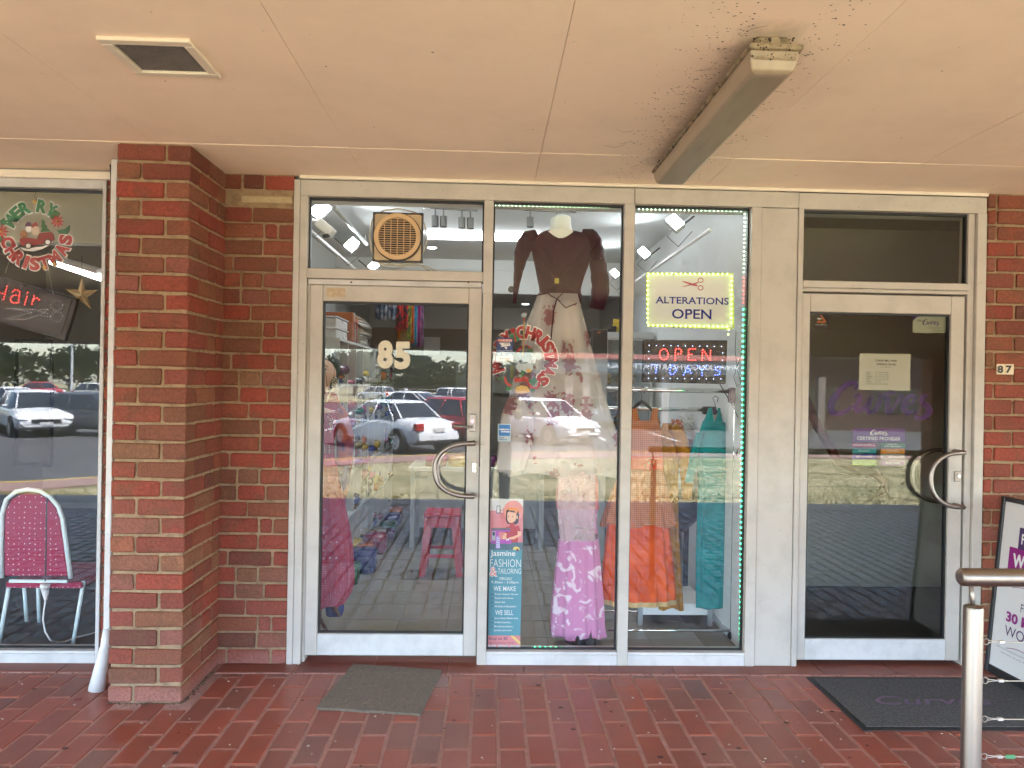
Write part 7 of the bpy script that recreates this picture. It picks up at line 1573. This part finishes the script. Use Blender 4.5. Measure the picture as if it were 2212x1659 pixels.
# photographer, mirrored in the middle bay
ph = thing('person', 'photographer in pale blue shirt and black trousers holding a phone up', 'person', (.06, -4.22, 0))
def skin_chain(name, verts, edges, m, parent, sub=2, root=0):
    me = bpy.data.meshes.new(name); org = ORG[parent]; me.from_pydata([Vector(v[:3])-org for v in verts], edges, []); me.materials.append(m)
    o = bpy.data.objects.new(name, me); COL.objects.link(o); o.parent = parent
    sk_ = o.modifiers.new('skin', 'SKIN'); sk_.use_smooth_shade = True
    if not me.skin_vertices: pass
    for i, v in enumerate(verts): me.skin_vertices[0].data[i].radius = (v[3], v[4] if len(v) > 4 else v[3])
    me.skin_vertices[0].data[root].use_root = True
    s_ = o.modifiers.new('s', 'SUBSURF'); s_.levels = s_.render_levels = sub
    return o
try:
    X0, Y0 = .10, -4.30
    sk2 = mat('skin', (.36, .20, .13), .5); shirt = mat('pale_blue_shirt', (.42, .48, .56), .8, bump=.4, bscale=14); trou = mat('black_trousers', (.02, .02, .024), .8)
    def body(name, chains, m):
        q = MB()
        for ch in chains:
            rings = []
            for (x, y, z, a_, b_) in ch: rings.append([(x+a_*math.cos(2*math.pi*j/20), y+b_*math.sin(2*math.pi*j/20), z) for j in range(20)])
            q.loft(rings)
        return q
    q = body('shirt', [[(X0, Y0, .90, .165, .115), (X0, Y0, 1.0, .165, .115), (X0, Y0, 1.12, .155, .11), (X0, Y0, 1.28, .172, .115), (X0, Y0, 1.39, .19, .105), (X0, Y0, 1.45, .12, .075), (X0, Y0+.01, 1.50, .062, .058)]], shirt)
    for s_ in (-1, 1): q.tube([(X0+s_*.165, Y0, 1.405), (X0+s_*.215, Y0+.02, 1.32), (X0+s_*.245, Y0+.08, 1.17), (X0+s_*.19, Y0+.2, 1.25), (X0+(.03 if s_ > 0 else -.13)+s_*.02, Y0+.30, 1.33)], [.066, .062, .052, .044, .034], 14)
    so_ = q.build('shirt', shirt, ph, smooth=True); r_ = so_.modifiers.new('r', 'REMESH'); r_.mode = 'VOXEL'; r_.voxel_size = .012; r_.use_smooth_shade = True
    q = body('trousers', [[(X0+s_*.10, Y0, .06, .06, .065), (X0+s_*.10, Y0, .12, .058, .062), (X0+s_*.10, Y0+.01, .48, .07, .075), (X0+s_*.088, Y0, .76, .093, .10), (X0+s_*.075, Y0, .90, .09, .105)] for s_ in (-1, 1)]+[[(X0, Y0, .78, .10, .08), (X0, Y0, .84, .165, .112), (X0, Y0, .95, .158, .108)]], trou)
    so_ = q.build('trousers', trou, ph, smooth=True); r_ = so_.modifiers.new('r', 'REMESH'); r_.mode = 'VOXEL'; r_.voxel_size = .012; r_.use_smooth_shade = True
    V = [(X0, Y0+.01, 1.50, .045, .045), (X0, Y0+.015, 1.58, .055, .065), (X0, Y0+.02, 1.66, .072, .088), (X0, Y0+.012, 1.74, .065, .08)]
    skin_chain('head', V, [(0, 1), (1, 2), (2, 3)], sk2, ph)
    MB().sphere((X0, Y0-.005, 1.715), .09, 14, 10, sq=(.9, 1.08, .85)).build('hair', hair, ph, smooth=True)
    MB().sphere((X0, Y0+.105, 1.645), .016, 8, 6).build('nose', sk2, ph, smooth=True)
    for s in (-1, 1):
        MB().sphere((X0+s*.03, Y0+.092, 1.672), .011, 8, 6).build('eye', BLACK, ph); MB().sphere((X0+s*.08, Y0+.01, 1.655), .02, 8, 6, sq=(.4, .8, 1.3)).build('ear', sk2, ph)
        MB().loft([[(X0+s*.10+.045*math.cos(a), Y0+.05+.13*math.sin(a), z) for a in [2*math.pi*j/12 for j in range(12)]] for z in (.0, .05, .085)]).build('shoe', BLACK, ph, smooth=True)
        hx_, hy_, hz_ = X0+(.03 if s > 0 else -.13), Y0+.34, 1.36
        MB().sphere((hx_, hy_, hz_), .036, 10, 8, sq=(.6, 1, 1.2)).build('palm', sk2, ph, smooth=True)
        for f in range(4): MB().tube([(hx_, hy_+.01, hz_-.02+f*.019), (hx_-s*.012, hy_+.045, hz_-.018+f*.02), (hx_-s*.035, hy_+.05, hz_-.016+f*.02)], [.009, .008, .007], 8).build('finger', sk2, ph, smooth=True)
        MB().tube([(hx_, hy_-.01, hz_+.02), (hx_-s*.02, hy_-.015, hz_+.055), (hx_-s*.03, hy_-.012, hz_+.075)], [.011, .010, .008], 8).build('thumb', sk2, ph, smooth=True)
    t = thing('mobile_phone', 'black phone held up by the photographer', 'phone', (-.05, -3.95, 1.42)); MB().box(-.128, -3.965, 1.335, .028, -3.957, 1.41).build('phone_body', BLACK, t, bevel=.008, bseg=2); MB().box(-.03, -3.956, 1.385, .0, -3.953, 1.405).build('lens_block', trimm, t)
except Exception as e_:
    print('person failed', e_)
